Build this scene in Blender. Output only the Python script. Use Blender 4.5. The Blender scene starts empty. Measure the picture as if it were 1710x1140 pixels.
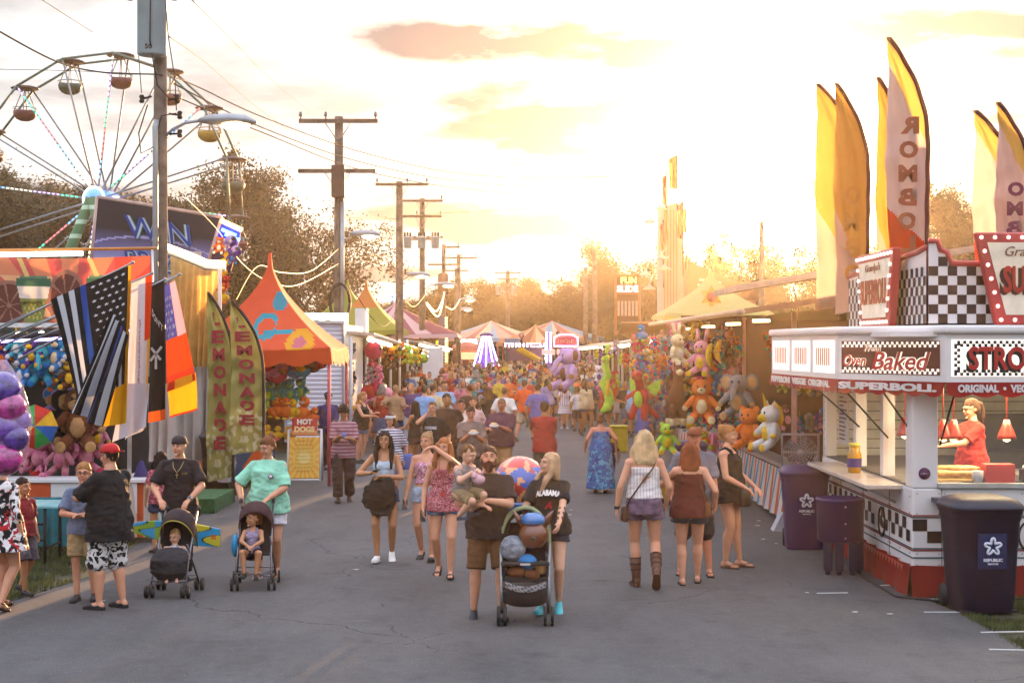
import bpy, bmesh, math, random
from mathutils import Vector, Matrix, noise, Euler
import numpy as np
R = math.radians
rnd = random.Random(7)
SC = bpy.context.scene
COL = SC.collection
# ---------------------------------------------------------------- camera, sky, sun, exposure
F = 2400.0; CAMZ = 2.75; HOR = 575.0; CX = 855.0
cam = bpy.data.objects.new('camera', bpy.data.cameras.new('camera')); COL.objects.link(cam)
cam.location = (0, 0, CAMZ); cam.rotation_euler = (R(90), 0, 0)
cam.data.sensor_width = 36; cam.data.lens = 36*F/1710; cam.data.shift_y = 5/1710
cam.data.clip_end = 3000; SC.camera = cam
SUN_AZ, SUN_EL = R(10.3), R(6.0)
W = bpy.data.worlds.new('World'); SC.world = W; W.use_nodes = True
nt = W.node_tree; nt.nodes.clear()
def wn(t, **k):
    n = nt.nodes.new(t)
    for a, b in k.items(): setattr(n, a, b)
    return n
def wl(a, b): nt.links.new(a, b)
sky = wn('ShaderNodeTexSky', sky_type='NISHITA', sun_disc=False, sun_elevation=SUN_EL, sun_rotation=SUN_AZ,
         altitude=100, air_density=1.0, dust_density=3.0, ozone_density=2.0)
bg = wn('ShaderNodeBackground'); out = wn('ShaderNodeOutputWorld')
tc = wn('ShaderNodeTexCoord')
# clouds: projected on a plane above (dir.xy / dir.z)
sep = wn('ShaderNodeSeparateXYZ'); wl(tc.outputs['Generated'], sep.inputs[0])
def wm(op, a, b=None, clamp=False):
    n = wn('ShaderNodeMath', operation=op, use_clamp=clamp)
    for i, v in enumerate((a, b)):
        if v is None: continue
        if isinstance(v, (int, float)): n.inputs[i].default_value = v
        else: wl(v, n.inputs[i])
    return n.outputs[0]
zz = wm('ADD', wm('MAXIMUM', sep.outputs[2], 0.0), 0.10)
cmb = wn('ShaderNodeCombineXYZ')
wl(wm('DIVIDE', sep.outputs[0], zz), cmb.inputs[0]); wl(wm('MULTIPLY', wm('DIVIDE', sep.outputs[1], zz), 1.0), cmb.inputs[1])
nz = wn('ShaderNodeTexNoise'); nz.inputs['Scale'].default_value = 1.55; nz.inputs['Detail'].default_value = 7; nz.inputs['Roughness'].default_value = .55
off = wn('ShaderNodeVectorMath', operation='ADD'); off.inputs[1].default_value = (3.1, 1.2, 0)
wl(cmb.outputs[0], off.inputs[0]); wl(off.outputs[0], nz.inputs['Vector'])
cr = wn('ShaderNodeValToRGB'); cr.color_ramp.elements[0].position = .46; cr.color_ramp.elements[1].position = .62
wl(nz.outputs['Fac'], cr.inputs[0])
# bright veil of thin cloud all over the evening sky
sund = wn('ShaderNodeVectorMath', operation='DOT_PRODUCT')
sund.inputs[1].default_value = (math.sin(SUN_AZ)*math.cos(SUN_EL), math.cos(SUN_AZ)*math.cos(SUN_EL), math.sin(SUN_EL))
wl(tc.outputs['Generated'], sund.inputs[0])
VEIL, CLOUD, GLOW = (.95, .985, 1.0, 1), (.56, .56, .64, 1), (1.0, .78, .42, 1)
ang = wm('MAXIMUM', sund.outputs['Value'], 0.0)
glow = wm('POWER', ang, 110.0)
glow2 = wm('POWER', ang, 700.0)
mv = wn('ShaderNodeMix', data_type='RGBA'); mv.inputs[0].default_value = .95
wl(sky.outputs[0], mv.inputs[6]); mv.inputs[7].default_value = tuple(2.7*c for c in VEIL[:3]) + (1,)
# a few banks of cloud at their own directions in the evening sky
yy = wm('MAXIMUM', sep.outputs[1], .05); az = wm('DIVIDE', sep.outputs[0], yy); el = wm('DIVIDE', sep.outputs[2], yy)
n2 = wn('ShaderNodeTexNoise'); n2.inputs['Scale'].default_value = 11; n2.inputs['Detail'].default_value = 8; n2.inputs['Roughness'].default_value = .6
mp2 = wn('ShaderNodeMapping'); mp2.inputs['Scale'].default_value = (1, 1, 3.2); wl(tc.outputs['Generated'], mp2.inputs[0]); wl(mp2.outputs[0], n2.inputs['Vector'])
tot = None
for (a0, e0, wa, we) in ((-.015,.212,.11,.02), (.085,.206,.08,.016), (.03,.155,.105,.04), (.10,.125,.07,.02), (.30,.215,.12,.02), (-.30,.10,.12,.02), (-.02,.085,.12,.018), (.36,.16,.08,.010), (-.12,.05,.08,.008)):
    dx = wm('DIVIDE', wm('SUBTRACT', az, a0), wa); dy = wm('DIVIDE', wm('SUBTRACT', el, e0), we)
    r2 = wm('ADD', wm('MULTIPLY', dx, dx), wm('MULTIPLY', dy, dy)); m_ = wm('SUBTRACT', 1.0, r2, True) if 0 else wm('MAXIMUM', wm('SUBTRACT', 1.25, r2), 0.0)
    tot = m_ if tot is None else wm('MAXIMUM', tot, m_)
bank = wm('MULTIPLY', wm('SUBTRACT', wm('MULTIPLY', tot, wm('MULTIPLY', wm('SUBTRACT', n2.outputs['Fac'], .34), 3.6)), .16), 2.1, True)
cfac = wm('MAXIMUM', wm("MULTIPLY", bank, .95), wm('MULTIPLY', cr.outputs[0], .55))
mc = wn('ShaderNodeMix', data_type='RGBA'); wl(cfac, mc.inputs[0])
wl(mv.outputs[2], mc.inputs[6]); mc.inputs[7].default_value = tuple(1.2*c for c in CLOUD[:3]) + (1,)
a1 = wn('ShaderNodeMix', data_type='RGBA', blend_type='ADD'); a1.inputs[0].default_value = 1.0
gl = wn('ShaderNodeVectorMath', operation='SCALE'); gl.inputs[0].default_value = tuple(c*1.5 for c in GLOW[:3]); wl(glow, gl.inputs['Scale'])
wl(mc.outputs[2], a1.inputs[6]); wl(gl.outputs[0], a1.inputs[7])
a2 = wn('ShaderNodeMix', data_type='RGBA', blend_type='ADD'); a2.inputs[0].default_value = 1.0
gl2 = wn('ShaderNodeVectorMath', operation='SCALE'); gl2.inputs[0].default_value = (230, 165, 70); wl(glow2, gl2.inputs['Scale'])
wl(a1.outputs[2], a2.inputs[6]); wl(gl2.outputs[0], a2.inputs[7])
# fill light added: sky overhead and behind made brighter and cooler, out of view
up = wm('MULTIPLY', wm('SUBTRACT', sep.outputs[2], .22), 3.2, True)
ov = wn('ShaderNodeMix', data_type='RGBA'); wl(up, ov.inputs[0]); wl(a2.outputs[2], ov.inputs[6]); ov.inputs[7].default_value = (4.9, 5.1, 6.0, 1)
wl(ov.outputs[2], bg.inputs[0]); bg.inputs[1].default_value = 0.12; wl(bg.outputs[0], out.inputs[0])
sl = bpy.data.lights.new('sun', 'SUN'); sl.energy = 4.8; sl.angle = R(0.6); sl.color = (1.0, .54, .22)
so = bpy.data.objects.new('sun', sl); COL.objects.link(so)
sd = Vector((math.sin(SUN_AZ)*math.cos(SUN_EL), math.cos(SUN_AZ)*math.cos(SUN_EL), math.sin(SUN_EL)))
so.rotation_euler = sd.to_track_quat('Z', 'Y').to_euler(); so.location = (20, 60, 40)
vs = SC.view_settings; vs.view_transform = 'Standard'; vs.look = 'None'; vs.gamma = 1; vs.exposure = 1.75
SC.cycles.max_bounces = 6; SC.cycles.diffuse_bounces = 2; SC.cycles.glossy_bounces = 2; SC.cycles.transmission_bounces = 4
SC.cycles.volume_bounces = 0; SC.cycles.transparent_max_bounces = 12; SC.cycles.use_denoising = True
SC.cycles.caustics_reflective = False; SC.cycles.caustics_refractive = False
# ---------------------------------------------------------------- helpers
def P(px, py, Y): return Vector(((px-CX)/F*Y, Y, CAMZ-(py-HOR)/F*Y))
def GY(py): return F*CAMZ/(py-HOR)
def G(px, py):
    Y = GY(py); return Vector(((px-CX)/F*Y, Y, 0))
def lin(c):
    if isinstance(c, str):
        c = [int(c[i:i+2], 16)/255 for i in (0, 2, 4)]
        return tuple((x/12.92 if x <= .04045 else ((x+.055)/1.055)**2.4) for x in c)
    return tuple(c[:3])
_M = {}
def mat(name, col=(.5,.5,.5), rough=.7, metal=0, var=.12, vscale=6, bump=.15, bscale=40, em=None, es=1, alpha=None, trans=0, coat=0, col2=None, vcol=False, sss=0, spec=None):
    """principled material with a procedural tint variation and bump; em = emitted colour; vcol = read the 'Col' attribute"""
    if name in _M: return _M[name]
    m = bpy.data.materials.new(name); m.use_nodes = True; n = m.node_tree.nodes; l = m.node_tree.links
    p = n['Principled BSDF']; c = lin(col)
    p.inputs['Roughness'].default_value = rough; p.inputs['Metallic'].default_value = metal
    if coat: p.inputs['Coat Weight'].default_value = coat
    if sss: p.inputs['Subsurface Weight'].default_value = sss; p.inputs['Subsurface Scale'].default_value = .02
    if spec is not None: p.inputs['Specular IOR Level'].default_value = spec
    t = n.new('ShaderNodeTexCoord'); nz = n.new('ShaderNodeTexNoise'); nz.inputs['Scale'].default_value = vscale; nz.inputs['Detail'].default_value = 5
    l.new(t.outputs['Object'], nz.inputs['Vector'])
    mx = n.new('ShaderNodeMix'); mx.data_type = 'RGBA'
    mr = n.new('ShaderNodeMapRange'); mr.inputs[1].default_value = .3; mr.inputs[2].default_value = .7
    l.new(nz.outputs['Fac'], mr.inputs[0]); l.new(mr.outputs[0], mx.inputs[0])
    if vcol:
        at = n.new('ShaderNodeAttribute'); at.attribute_name = 'Col'
        hv = n.new('ShaderNodeMix'); hv.data_type = 'RGBA'; hv.blend_type = 'MULTIPLY'; hv.inputs[0].default_value = 1
        mx.inputs[6].default_value = (1-var,)*3+(1,); mx.inputs[7].default_value = (1,1,1,1)
        l.new(at.outputs['Color'], hv.inputs[6]); l.new(mx.outputs[2], hv.inputs[7]); src = hv.outputs[2]
    else:
        c2 = lin(col2) if col2 else tuple(x*(1-2*var) for x in c)
        mx.inputs[6].default_value = c2+(1,); mx.inputs[7].default_value = tuple(min(1, x*(1+var*.5)) for x in c)+(1,); src = mx.outputs[2]
    l.new(src, p.inputs['Base Color'])
    if bump:
        b = n.new('ShaderNodeBump'); b.inputs['Strength'].default_value = bump; b.inputs['Distance'].default_value = .02
        n2 = n.new('ShaderNodeTexNoise'); n2.inputs['Scale'].default_value = bscale; n2.inputs['Detail'].default_value = 3
        l.new(t.outputs['Object'], n2.inputs['Vector']); l.new(n2.outputs['Fac'], b.inputs['Height']); l.new(b.outputs[0], p.inputs['Normal'])
    if em is not None:
        p.inputs['Emission Color'].default_value = lin(em)+(1,); p.inputs['Emission Strength'].default_value = es
    if alpha is not None: p.inputs['Alpha'].default_value = alpha
    if trans:
        tr = n.new('ShaderNodeBsdfTranslucent'); ms = n.new('ShaderNodeMixShader'); ms.inputs[0].default_value = trans
        l.new(src, tr.inputs[0]); l.new(p.outputs[0], ms.inputs[1]); l.new(tr.outputs[0], ms.inputs[2])
        l.new(ms.outputs[0], n['Material Output'].inputs[0])
    _M[name] = m; return m
def C(col, rough=.75, **k):
    """material by colour"""
    c = lin(col); key = 'paint_%02x%02x%02x_%d_' % tuple([int(min(1,x)**.4545*255) for x in c]+[int(rough*100)]) + '_'.join('%s%s' % kv for kv in sorted(k.items()))
    return mat(key, c, rough, **k)
def tag(o, label=None, cat=None, group=None, kind=None):
    if label: o['label'] = label
    if cat: o['category'] = cat
    if group: o['group'] = group
    if kind: o['kind'] = kind
    return o
def empty(name, loc=(0,0,0), rz=0, label=None, cat=None, group=None):
    o = bpy.data.objects.new(name, None); COL.objects.link(o); o.location = loc; o.rotation_euler = (0,0,rz)
    o.empty_display_size = .1
    return tag(o, label, cat, group)
def copy_tree(o, parent=None):
    c = o.copy(); COL.objects.link(c); c.parent = parent
    for ch in [x for x in o.children]: copy_tree(ch, c)
    return c
def link(name, me, parent=None):
    o = bpy.data.objects.new(name, me); COL.objects.link(o)
    if parent: o.parent = parent
    return o
class MB:
    """collects solids in one mesh"""
    def __init__(s): s.v = []; s.f = []; s.m = []; s.cur = 0; s.T = Matrix.Identity(4); s.sm = []; s.smooth = False
    def mi(s, i): s.cur = i; return s
    def add(s, vs, fs, smooth=None):
        b = len(s.v); s.v += [tuple(s.T @ Vector(v)) for v in vs]
        s.f += [tuple(b+i for i in f) for f in fs]; s.m += [s.cur]*len(fs); s.sm += [s.smooth if smooth is None else smooth]*len(fs); return s
    def box(s, c, d, rz=0, rx=0, ry=0):
        M = Matrix.Translation(c) @ Euler((rx, ry, rz)).to_matrix().to_4x4()
        vs = [M @ Vector((x*d[0]/2, y*d[1]/2, z*d[2]/2)) for x in (-1,1) for y in (-1,1) for z in (-1,1)]
        return s.add(vs, [(0,1,3,2),(4,6,7,5),(0,4,5,1),(2,3,7,6),(0,2,6,4),(1,5,7,3)])
    def cyl(s, a, b, r, r2=None, n=10, cap=True):
        a = Vector(a); b = Vector(b); r2 = r if r2 is None else r2; d = (b-a)
        if d.length < 1e-6: return s
        q = d.to_track_quat('Z', 'Y'); vs = []
        for (c, rr) in ((a, r), (b, r2)):
            vs += [c + q @ Vector((rr*math.cos(2*math.pi*i/n), rr*math.sin(2*math.pi*i/n), 0)) for i in range(n)]
        fs = [(i, (i+1) % n, n+(i+1) % n, n+i) for i in range(n)]
        if cap: fs += [tuple(range(n))[::-1], tuple(range(n, 2*n))]
        return s.add(vs, fs, True)
    def tube(s, pts, r, n=6, closed=False):
        pts = [Vector(p) for p in pts]; rs = r if isinstance(r, (list, tuple)) else [r]*len(pts); vs = []; N = len(pts); up = None
        for i, p in enumerate(pts):
            t = (pts[(i+1) % N if closed else min(i+1, N-1)] - pts[i-1 if closed else max(i-1, 0)]).normalized()
            if up is None: up = t.orthogonal().normalized()
            u = (up - t*up.dot(t)).normalized(); up = u; w = t.cross(u)
            vs += [p + (u*math.cos(2*math.pi*k/n) + w*math.sin(2*math.pi*k/n))*rs[i] for k in range(n)]
        fs = [(i*n+k, i*n+(k+1) % n, ((i+1) % N)*n+(k+1) % n, ((i+1) % N)*n+k) for i in range(N if closed else N-1) for k in range(n)]
        if not closed: fs += [tuple(range(n))[::-1], tuple(range((N-1)*n, N*n))]
        return s.add(vs, fs, True)
    def ell(s, c, r, n=12, m=8, q=None):
        c = Vector(c); r = (r,)*3 if isinstance(r, (int, float)) else r; vs = [Vector((0,0,-1))]
        for j in range(1, m):
            a = -math.pi/2+math.pi*j/m
            vs += [Vector((math.cos(a)*math.cos(2*math.pi*i/n), math.cos(a)*math.sin(2*math.pi*i/n), math.sin(a))) for i in range(n)]
        vs.append(Vector((0,0,1))); L = len(vs)-1
        fs = [(0, 1+(i+1) % n, 1+i) for i in range(n)]
        for j in range(m-2): fs += [(1+j*n+i, 1+j*n+(i+1) % n, 1+(j+1)*n+(i+1) % n, 1+(j+1)*n+i) for i in range(n)]
        fs += [(L, L-n+i, L-n+(i+1) % n) for i in range(n)]
        o = [Vector((v.x*r[0], v.y*r[1], v.z*r[2])) for v in vs]
        if q is not None: o = [q @ v for v in o]
        return s.add([c+v for v in o], fs, True)
    def cap(s, a, b, r1, r2, n=10):
        """tapered capsule"""
        a = Vector(a); b = Vector(b); s.cyl(a, b, r1, r2, n); s.ell(a, r1, n, 6); s.ell(b, r2, n, 6); return s
    def loft(s, rings, n=16, up=None):
        """rings = (centre, rx, ry[, quaternion])"""
        vs = []
        for rg in rings:
            c, rx, ry = Vector(rg[0]), rg[1], rg[2]; q = rg[3] if len(rg) > 3 else None
            for i in range(n):
                a = 2*math.pi*i/n; v = Vector((rx*math.cos(a), ry*math.sin(a), 0)); vs.append(c+(q @ v if q is not None else v))
        N = len(rings)
        fs = [(j*n+i, j*n+(i+1) % n, (j+1)*n+(i+1) % n, (j+1)*n+i) for j in range(N-1) for i in range(n)]
        fs += [tuple(range(n))[::-1], tuple(range((N-1)*n, N*n))]
        return s.add(vs, fs, True)
    def prism(s, pts, a, b):
        """polygon extruded: pts 3-D outline, a and b offsets"""
        n = len(pts); a = Vector(a); b = Vector(b)
        vs = [Vector(p)+a for p in pts]+[Vector(p)+b for p in pts]
        return s.add(vs, [tuple(range(n))[::-1], tuple(range(n, 2*n))]+[(i, (i+1) % n, n+(i+1) % n, n+i) for i in range(n)], False)
    def quad(s, a, b, c, d): return s.add([a,b,c,d], [(0,1,2,3)])
    def mesh(s, name, mats):
        me = bpy.data.meshes.new(name); me.from_pydata(s.v, [], s.f)
        for m in (mats if isinstance(mats, (list, tuple)) else [mats]): me.materials.append(m)
        me.polygons.foreach_set('material_index', s.m); me.polygons.foreach_set('use_smooth', s.sm); me.update(); return me
    def build(s, name, mats, parent=None, bevel=0):
        o = link(name, s.mesh(name, mats), parent)
        if bevel:
            b = o.modifiers.new('bevel', 'BEVEL'); b.width = bevel; b.segments = 2; b.limit_method = 'ANGLE'; b.angle_limit = R(50)
        return o
def remesh(mb, name, mats, voxel=.01, smooth=3, fn=None):
    """one continuous skin over overlapping solids; fn moves the vertices afterwards"""
    me = mb.mesh(name, mats); o = bpy.data.objects.new(name, me); COL.objects.link(o)
    m = o.modifiers.new('r', 'REMESH'); m.mode = 'VOXEL'; m.voxel_size = voxel; m.use_smooth_shade = True
    if smooth: k = o.modifiers.new('s', 'SMOOTH'); k.factor = .5; k.iterations = smooth
    dg = bpy.context.evaluated_depsgraph_get(); out = bpy.data.meshes.new_from_object(o.evaluated_get(dg)); out.name = name
    bpy.data.objects.remove(o); bpy.data.meshes.remove(me)
    if fn:
        for v in out.vertices: v.co = fn(v.co)
    out.update(); return out
def painted(name, fn_pos, fn_col, nu, nv, material, parent=None, thick=0):
    """sheet over u,v in 0..1: fn_pos gives the point, fn_col the printed colour of each cell"""
    us = np.linspace(0, 1, nu+1); vs_ = np.linspace(0, 1, nv+1)
    v = [tuple(fn_pos(u, w)) for w in vs_ for u in us]; fs = [(j*(nu+1)+i, j*(nu+1)+i+1, (j+1)*(nu+1)+i+1, (j+1)*(nu+1)+i) for j in range(nv) for i in range(nu)]
    me = bpy.data.meshes.new(name); me.from_pydata(v, [], fs); me.materials.append(material)
    ca = me.color_attributes.new('Col', 'FLOAT_COLOR', 'CORNER'); buf = np.ones((len(fs)*4, 4), dtype=np.float32); k = 0
    for j in range(nv):
        for i in range(nu):
            buf[k:k+4, :3] = fn_col((i+.5)/nu, (j+.5)/nv); k += 4
    ca.data.foreach_set('color', buf.ravel()); me.polygons.foreach_set('use_smooth', [True]*len(fs)); me.update()
    o = link(name, me, parent)
    if thick: s = o.modifiers.new('t', 'SOLIDIFY'); s.thickness = thick; s.offset = 0
    return o
_TC = {}
def text_mesh(txt, size=1, extrude=.01, bold=0, spacing=1, shear=0):
    """lettering as mesh centred on the origin in the xy plane: returns verts, faces, width, height"""
    key = (txt, bold, spacing, shear)
    if key not in _TC:
        cu = bpy.data.curves.new('t', 'FONT'); cu.body = txt; cu.offset = bold; cu.space_character = spacing; cu.shear = shear; cu.resolution_u = 3
        cu.align_x = 'CENTER'; cu.extrude = .05
        o = bpy.data.objects.new('t', cu); COL.objects.link(o); dg = bpy.context.evaluated_depsgraph_get(); dg.update()
        me = bpy.data.meshes.new_from_object(o.evaluated_get(dg)); vs = [v.co.copy() for v in me.vertices]; fs = [tuple(p.vertices) for p in me.polygons]
        bpy.data.objects.remove(o); bpy.data.curves.remove(cu); bpy.data.meshes.remove(me)
        x0, x1 = min(v.x for v in vs), max(v.x for v in vs); y0, y1 = min(v.y for v in vs), max(v.y for v in vs)
        _TC[key] = ([Vector(((v.x-(x0+x1)/2), (v.y-(y0+y1)/2), v.z)) for v in vs], fs, x1-x0, y1-y0)
    return _TC[key]
def text(name, txt, w, h, fn, material, parent=None, depth=.008, bold=.02, spacing=1, shear=0, stack=False, warp=None):
    """lettering stretched to w x h and laid on a surface: fn(x, y, z) -> point"""
    V, Fs, tw, th = text_mesh(txt, bold=bold, spacing=spacing, shear=shear)
    v = []
    for p in V:
        x, y = p.x/tw*w, p.y/th*h
        if warp: x, y = warp(x, y)
        v.append(tuple(fn(x, y, p.z/.05*depth)))
    me = bpy.data.meshes.new(name); me.from_pydata(v, [], Fs); me.materials.append(material); me.update()
    return link(name, me, parent)
def squiggle(name, n, w, h, fn, material, parent, depth=.01, seed=1):
    """writing too small to read in the photograph: a row of unreadable strokes"""
    q = random.Random(seed*7+n); b = MB(); c = w/n
    for k in range(n):
        x = -w/2+c*(k+.5)
        for _ in range(2):
            if q.random() < .55: x0 = x+q.uniform(-.3, .1)*c; b.prism([fn(x0, -h/2, 0), fn(x0+c*.16, -h/2, 0), fn(x0+c*.16, h/2, 0), fn(x0, h/2, 0)], (0,0,0), fn(0,0,depth)-fn(0,0,0))
            else: y0 = q.choice([-.5, -.08, .34])*h; b.prism([fn(x-c*.32, y0, 0), fn(x+c*.32, y0, 0), fn(x+c*.32, y0+h*.16, 0), fn(x-c*.32, y0+h*.16, 0)], (0,0,0), fn(0,0,depth)-fn(0,0,0))
    return b.build(name, material, parent)
def frame(o, ex, ey):
    """plane placement: origin, x axis, y axis -> fn(x, y, z)"""
    o = Vector(o); ex = Vector(ex).normalized(); ey = Vector(ey).normalized(); ez = ex.cross(ey)
    return lambda x, y, z=0: o+ex*x+ey*y+ez*z
# ---------------------------------------------------------------- ground
def ground_mats():
    m = bpy.data.materials.new('asphalt'); m.use_nodes = True; n = m.node_tree.nodes; l = m.node_tree.links; p = n['Principled BSDF']
    t = n.new('ShaderNodeTexCoord')
    def nz(s, d=6, r=.6, st=None):
        k = n.new('ShaderNodeTexNoise'); k.inputs['Scale'].default_value = s; k.inputs['Detail'].default_value = d; k.inputs['Roughness'].default_value = r
        if st:
            mp = n.new('ShaderNodeMapping'); mp.inputs['Scale'].default_value = st; l.new(t.outputs['Object'], mp.inputs[0]); l.new(mp.outputs[0], k.inputs[0])
        else: l.new(t.outputs['Object'], k.inputs[0])
        return k.outputs['Fac']
    def mm(op, a, b, cl=False):
        k = n.new('ShaderNodeMath'); k.operation = op; k.use_clamp = cl
        for i, v in enumerate((a, b)):
            if isinstance(v, (int, float)): k.inputs[i].default_value = v
            else: l.new(v, k.inputs[i])
        return k.outputs[0]
    big = nz(.35, 5); grain = nz(60, 3, .8); pat = nz(1.3, 6, .7, (1, .35, 1))
    vo = n.new('ShaderNodeTexVoronoi'); vo.feature = 'DISTANCE_TO_EDGE'; vo.inputs['Scale'].default_value = .22
    wv = n.new('ShaderNodeTexNoise'); wv.inputs['Scale'].default_value = 1.2; wv.inputs['Detail'].default_value = 6
    l.new(t.outputs['Object'], wv.inputs[0])
    ad = n.new('ShaderNodeVectorMath'); ad.operation = 'MULTIPLY_ADD'; l.new(wv.outputs['Color'], ad.inputs[0]); ad.inputs[1].default_value = (1.1, 1.1, 0); l.new(t.outputs['Object'], ad.inputs[2])
    l.new(ad.outputs[0], vo.inputs['Vector'])
    crack = mm('MULTIPLY', mm('LESS_THAN', vo.outputs['Distance'], .0016), mm('GREATER_THAN', big, .5))
    v = mm('ADD', mm('MULTIPLY', big, .06), mm('MULTIPLY', pat, .075)); v = mm('ADD', v, mm('MULTIPLY', grain, .14)); v = mm('ADD', v, mm('MULTIPLY', nz(8, 4), .04)); v = mm('ADD', v, -.098)
    v = mm('MULTIPLY', v, mm('SUBTRACT', 1.0, mm('MULTIPLY', crack, .75)))
    st = mm('MULTIPLY', mm('SUBTRACT', nz(1.7, 5, .65), .56), 9, True); v = mm('MULTIPLY', v, mm('SUBTRACT', 1.0, mm('MULTIPLY', st, .3)))
    sp = mm('GREATER_THAN', nz(22, 2), .69); v = mm('MULTIPLY', v, mm('SUBTRACT', 1.0, mm('MULTIPLY', sp, .45)))
    lt = mm('GREATER_THAN', nz(34, 1), .73); v = mm('ADD', v, mm('MULTIPLY', lt, .09))
    cb = n.new('ShaderNodeCombineColor'); l.new(v, cb.inputs[0]); l.new(mm('MULTIPLY', v, .97), cb.inputs[1]); l.new(mm('MULTIPLY', v, 1.0), cb.inputs[2])
    l.new(cb.outputs[0], p.inputs['Base Color']); p.inputs['Roughness'].default_value = .82
    b = n.new('ShaderNodeBump'); b.inputs['Strength'].default_value = .5; b.inputs['Distance'].default_value = .012
    l.new(grain, b.inputs['Height']); l.new(b.outputs[0], p.inputs['Normal'])
    return m
g = MB(); g.quad((-900,-60,-.02), (900,-60,-.02), (900,1500,-.02), (-900,1500,-.02))
tag(g.build('ground', mat('dirt_grass', (.055,.06,.03), .95, var=.35, vscale=.6, bump=.6, bscale=12)), kind='structure')
rd = MB()
L = [G(-500,1300), G(-60,1075), G(60,978), G(215,880), G(400,828), G(560,730)]
left = [(-5.6,2), (-5.5,13.2), (-5.4,15.2), (-4.98,17.0), (-5.2,20.5), (-5.0,24.5), (-5.1,30), (-5.6,60), (-8,150)]
right = [(4.8,2), (4.66,12.4), (4.6,14.8), (4.3,16.3), (5.2,17.5), (5.6,26), (6.0,60), (8,150)]
vs = [(x,y,0) for x, y in left]+[(x,y,0) for x, y in reversed(right)]
rd.add(vs, [tuple(range(len(vs)))[::-1]])
tag(rd.build('road', ground_mats()), kind='structure')
q_l = random.Random(5)
for i in range(16):
    x, y = q_l.uniform(-4.5, 4.2), q_l.uniform(12.2, 27); b = MB(); n = q_l.randint(4, 6); r_ = q_l.uniform(.02, .05)
    b.prism([(r_*q_l.uniform(.5, 1.2)*math.cos(6.28*k/n), r_*q_l.uniform(.5, 1.2)*math.sin(6.28*k/n)*.7, .004) for k in range(n)], (0,0,0), (0,0,.008)); o = b.build('litter', C('b0aca8', .8)); o.location = (x, y, 0)
    tag(o, 'small pale scrap of litter lying on the asphalt', 'litter', 'scraps of litter on the road')
# grass: blades along both verges
def grass(name, poly, n, seed, h=.06):
    r = random.Random(seed); mb = MB(); xs = [p[0] for p in poly]; ys = [p[1] for p in poly]
    def inside(x, y):
        c = False; j = len(poly)-1
        for i in range(len(poly)):
            if (poly[i][1] > y) != (poly[j][1] > y) and x < (poly[j][0]-poly[i][0])*(y-poly[i][1])/(poly[j][1]-poly[i][1])+poly[i][0]: c = not c
            j = i
        return c
    k = 0
    while k < n:
        x, y = r.uniform(min(xs), max(xs)), r.uniform(min(ys), max(ys))
        x += r.gauss(0, .05)
        if not inside(x, y) or noise.noise(Vector((x*1.5, y*1.5, seed))) < -.25: k += .3; continue
        k += 1; a = r.uniform(0, 6.28); hh = h*r.uniform(.4, 1.5); w = .006; lx, ly = r.gauss(0, .4)*hh, r.gauss(0, .4)*hh
        dx, dy = math.cos(a)*w, math.sin(a)*w
        mb.add([(x-dx, y-dy, -.02), (x+dx, y+dy, -.02), (x+lx, y+ly, hh)], [(0,1,2)])
    o = mb.build(name, mat('grass_blade', (.09,.11,.03), .8, var=.4, vscale=3, bump=0, trans=.3)); tag(o, 'short patchy grass growing along the road edge' if 'left' not in name else None, 'grass', kind='stuff'); return o
o = grass('grass', [(4.5,16.2), (4.56,14.8), (4.6,12.4), (4.7,11.0), (8,11.0), (8,15.7), (4.6,15.7)], 30000, 1, .045); o['label'] = 'dark mown grass in front of the navy bin at the right road edge'
o = grass('grass', [(-9,13), (-5.55,13.2), (-5.45,15.2), (-5.05,17.0), (-5.25,20.0), (-9,20.0)], 24000, 2, .05); o['label'] = 'worn grass under the prize table at the left road edge'
o = grass('grass', [(-6.3,23), (-5.05,23.2), (-5.0,26), (-5.2,29.5), (-6.4,29.5)], 9000, 3, .09); o['label'] = 'longer green grass between the green step and the road'
# bare earth behind the left verge
e = MB(); e.add([(-7.5,22.8,-.012), (-5.4,22.8,-.012), (-5.3,30,-.012), (-7.5,30,-.012)], [(0,1,2,3)])
tag(e.build('bare_ground', mat('earth', (.16,.075,.04), .95, var=.3, vscale=5, bump=.5, bscale=20)), kind='structure')
def stripes(name, a, b, s, axis=2, duty=.5, rough=.85):
    if name in _M: return _M[name]
    m = mat(name, a, rough, var=.1, vscale=8); n = m.node_tree.nodes; l = m.node_tree.links; p = n['Principled BSDF']
    t = n.new('ShaderNodeTexCoord'); sp = n.new('ShaderNodeSeparateXYZ'); l.new(t.outputs['Object'], sp.inputs[0])
    w = n.new('ShaderNodeMath'); w.operation = 'MULTIPLY'; w.inputs[1].default_value = s; l.new(sp.outputs[axis], w.inputs[0])
    fr = n.new('ShaderNodeMath'); fr.operation = 'FRACT'; l.new(w.outputs[0], fr.inputs[0])
    g = n.new('ShaderNodeMath'); g.operation = 'GREATER_THAN'; g.inputs[1].default_value = duty; l.new(fr.outputs[0], g.inputs[0])
    mx = n.new('ShaderNodeMix'); mx.data_type = 'RGBA'; mx.inputs[6].default_value = lin(a)+(1,); mx.inputs[7].default_value = lin(b)+(1,)
    l.new(g.outputs[0], mx.inputs[0]); l.new(mx.outputs[2], p.inputs['Base Color']); return m
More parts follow.
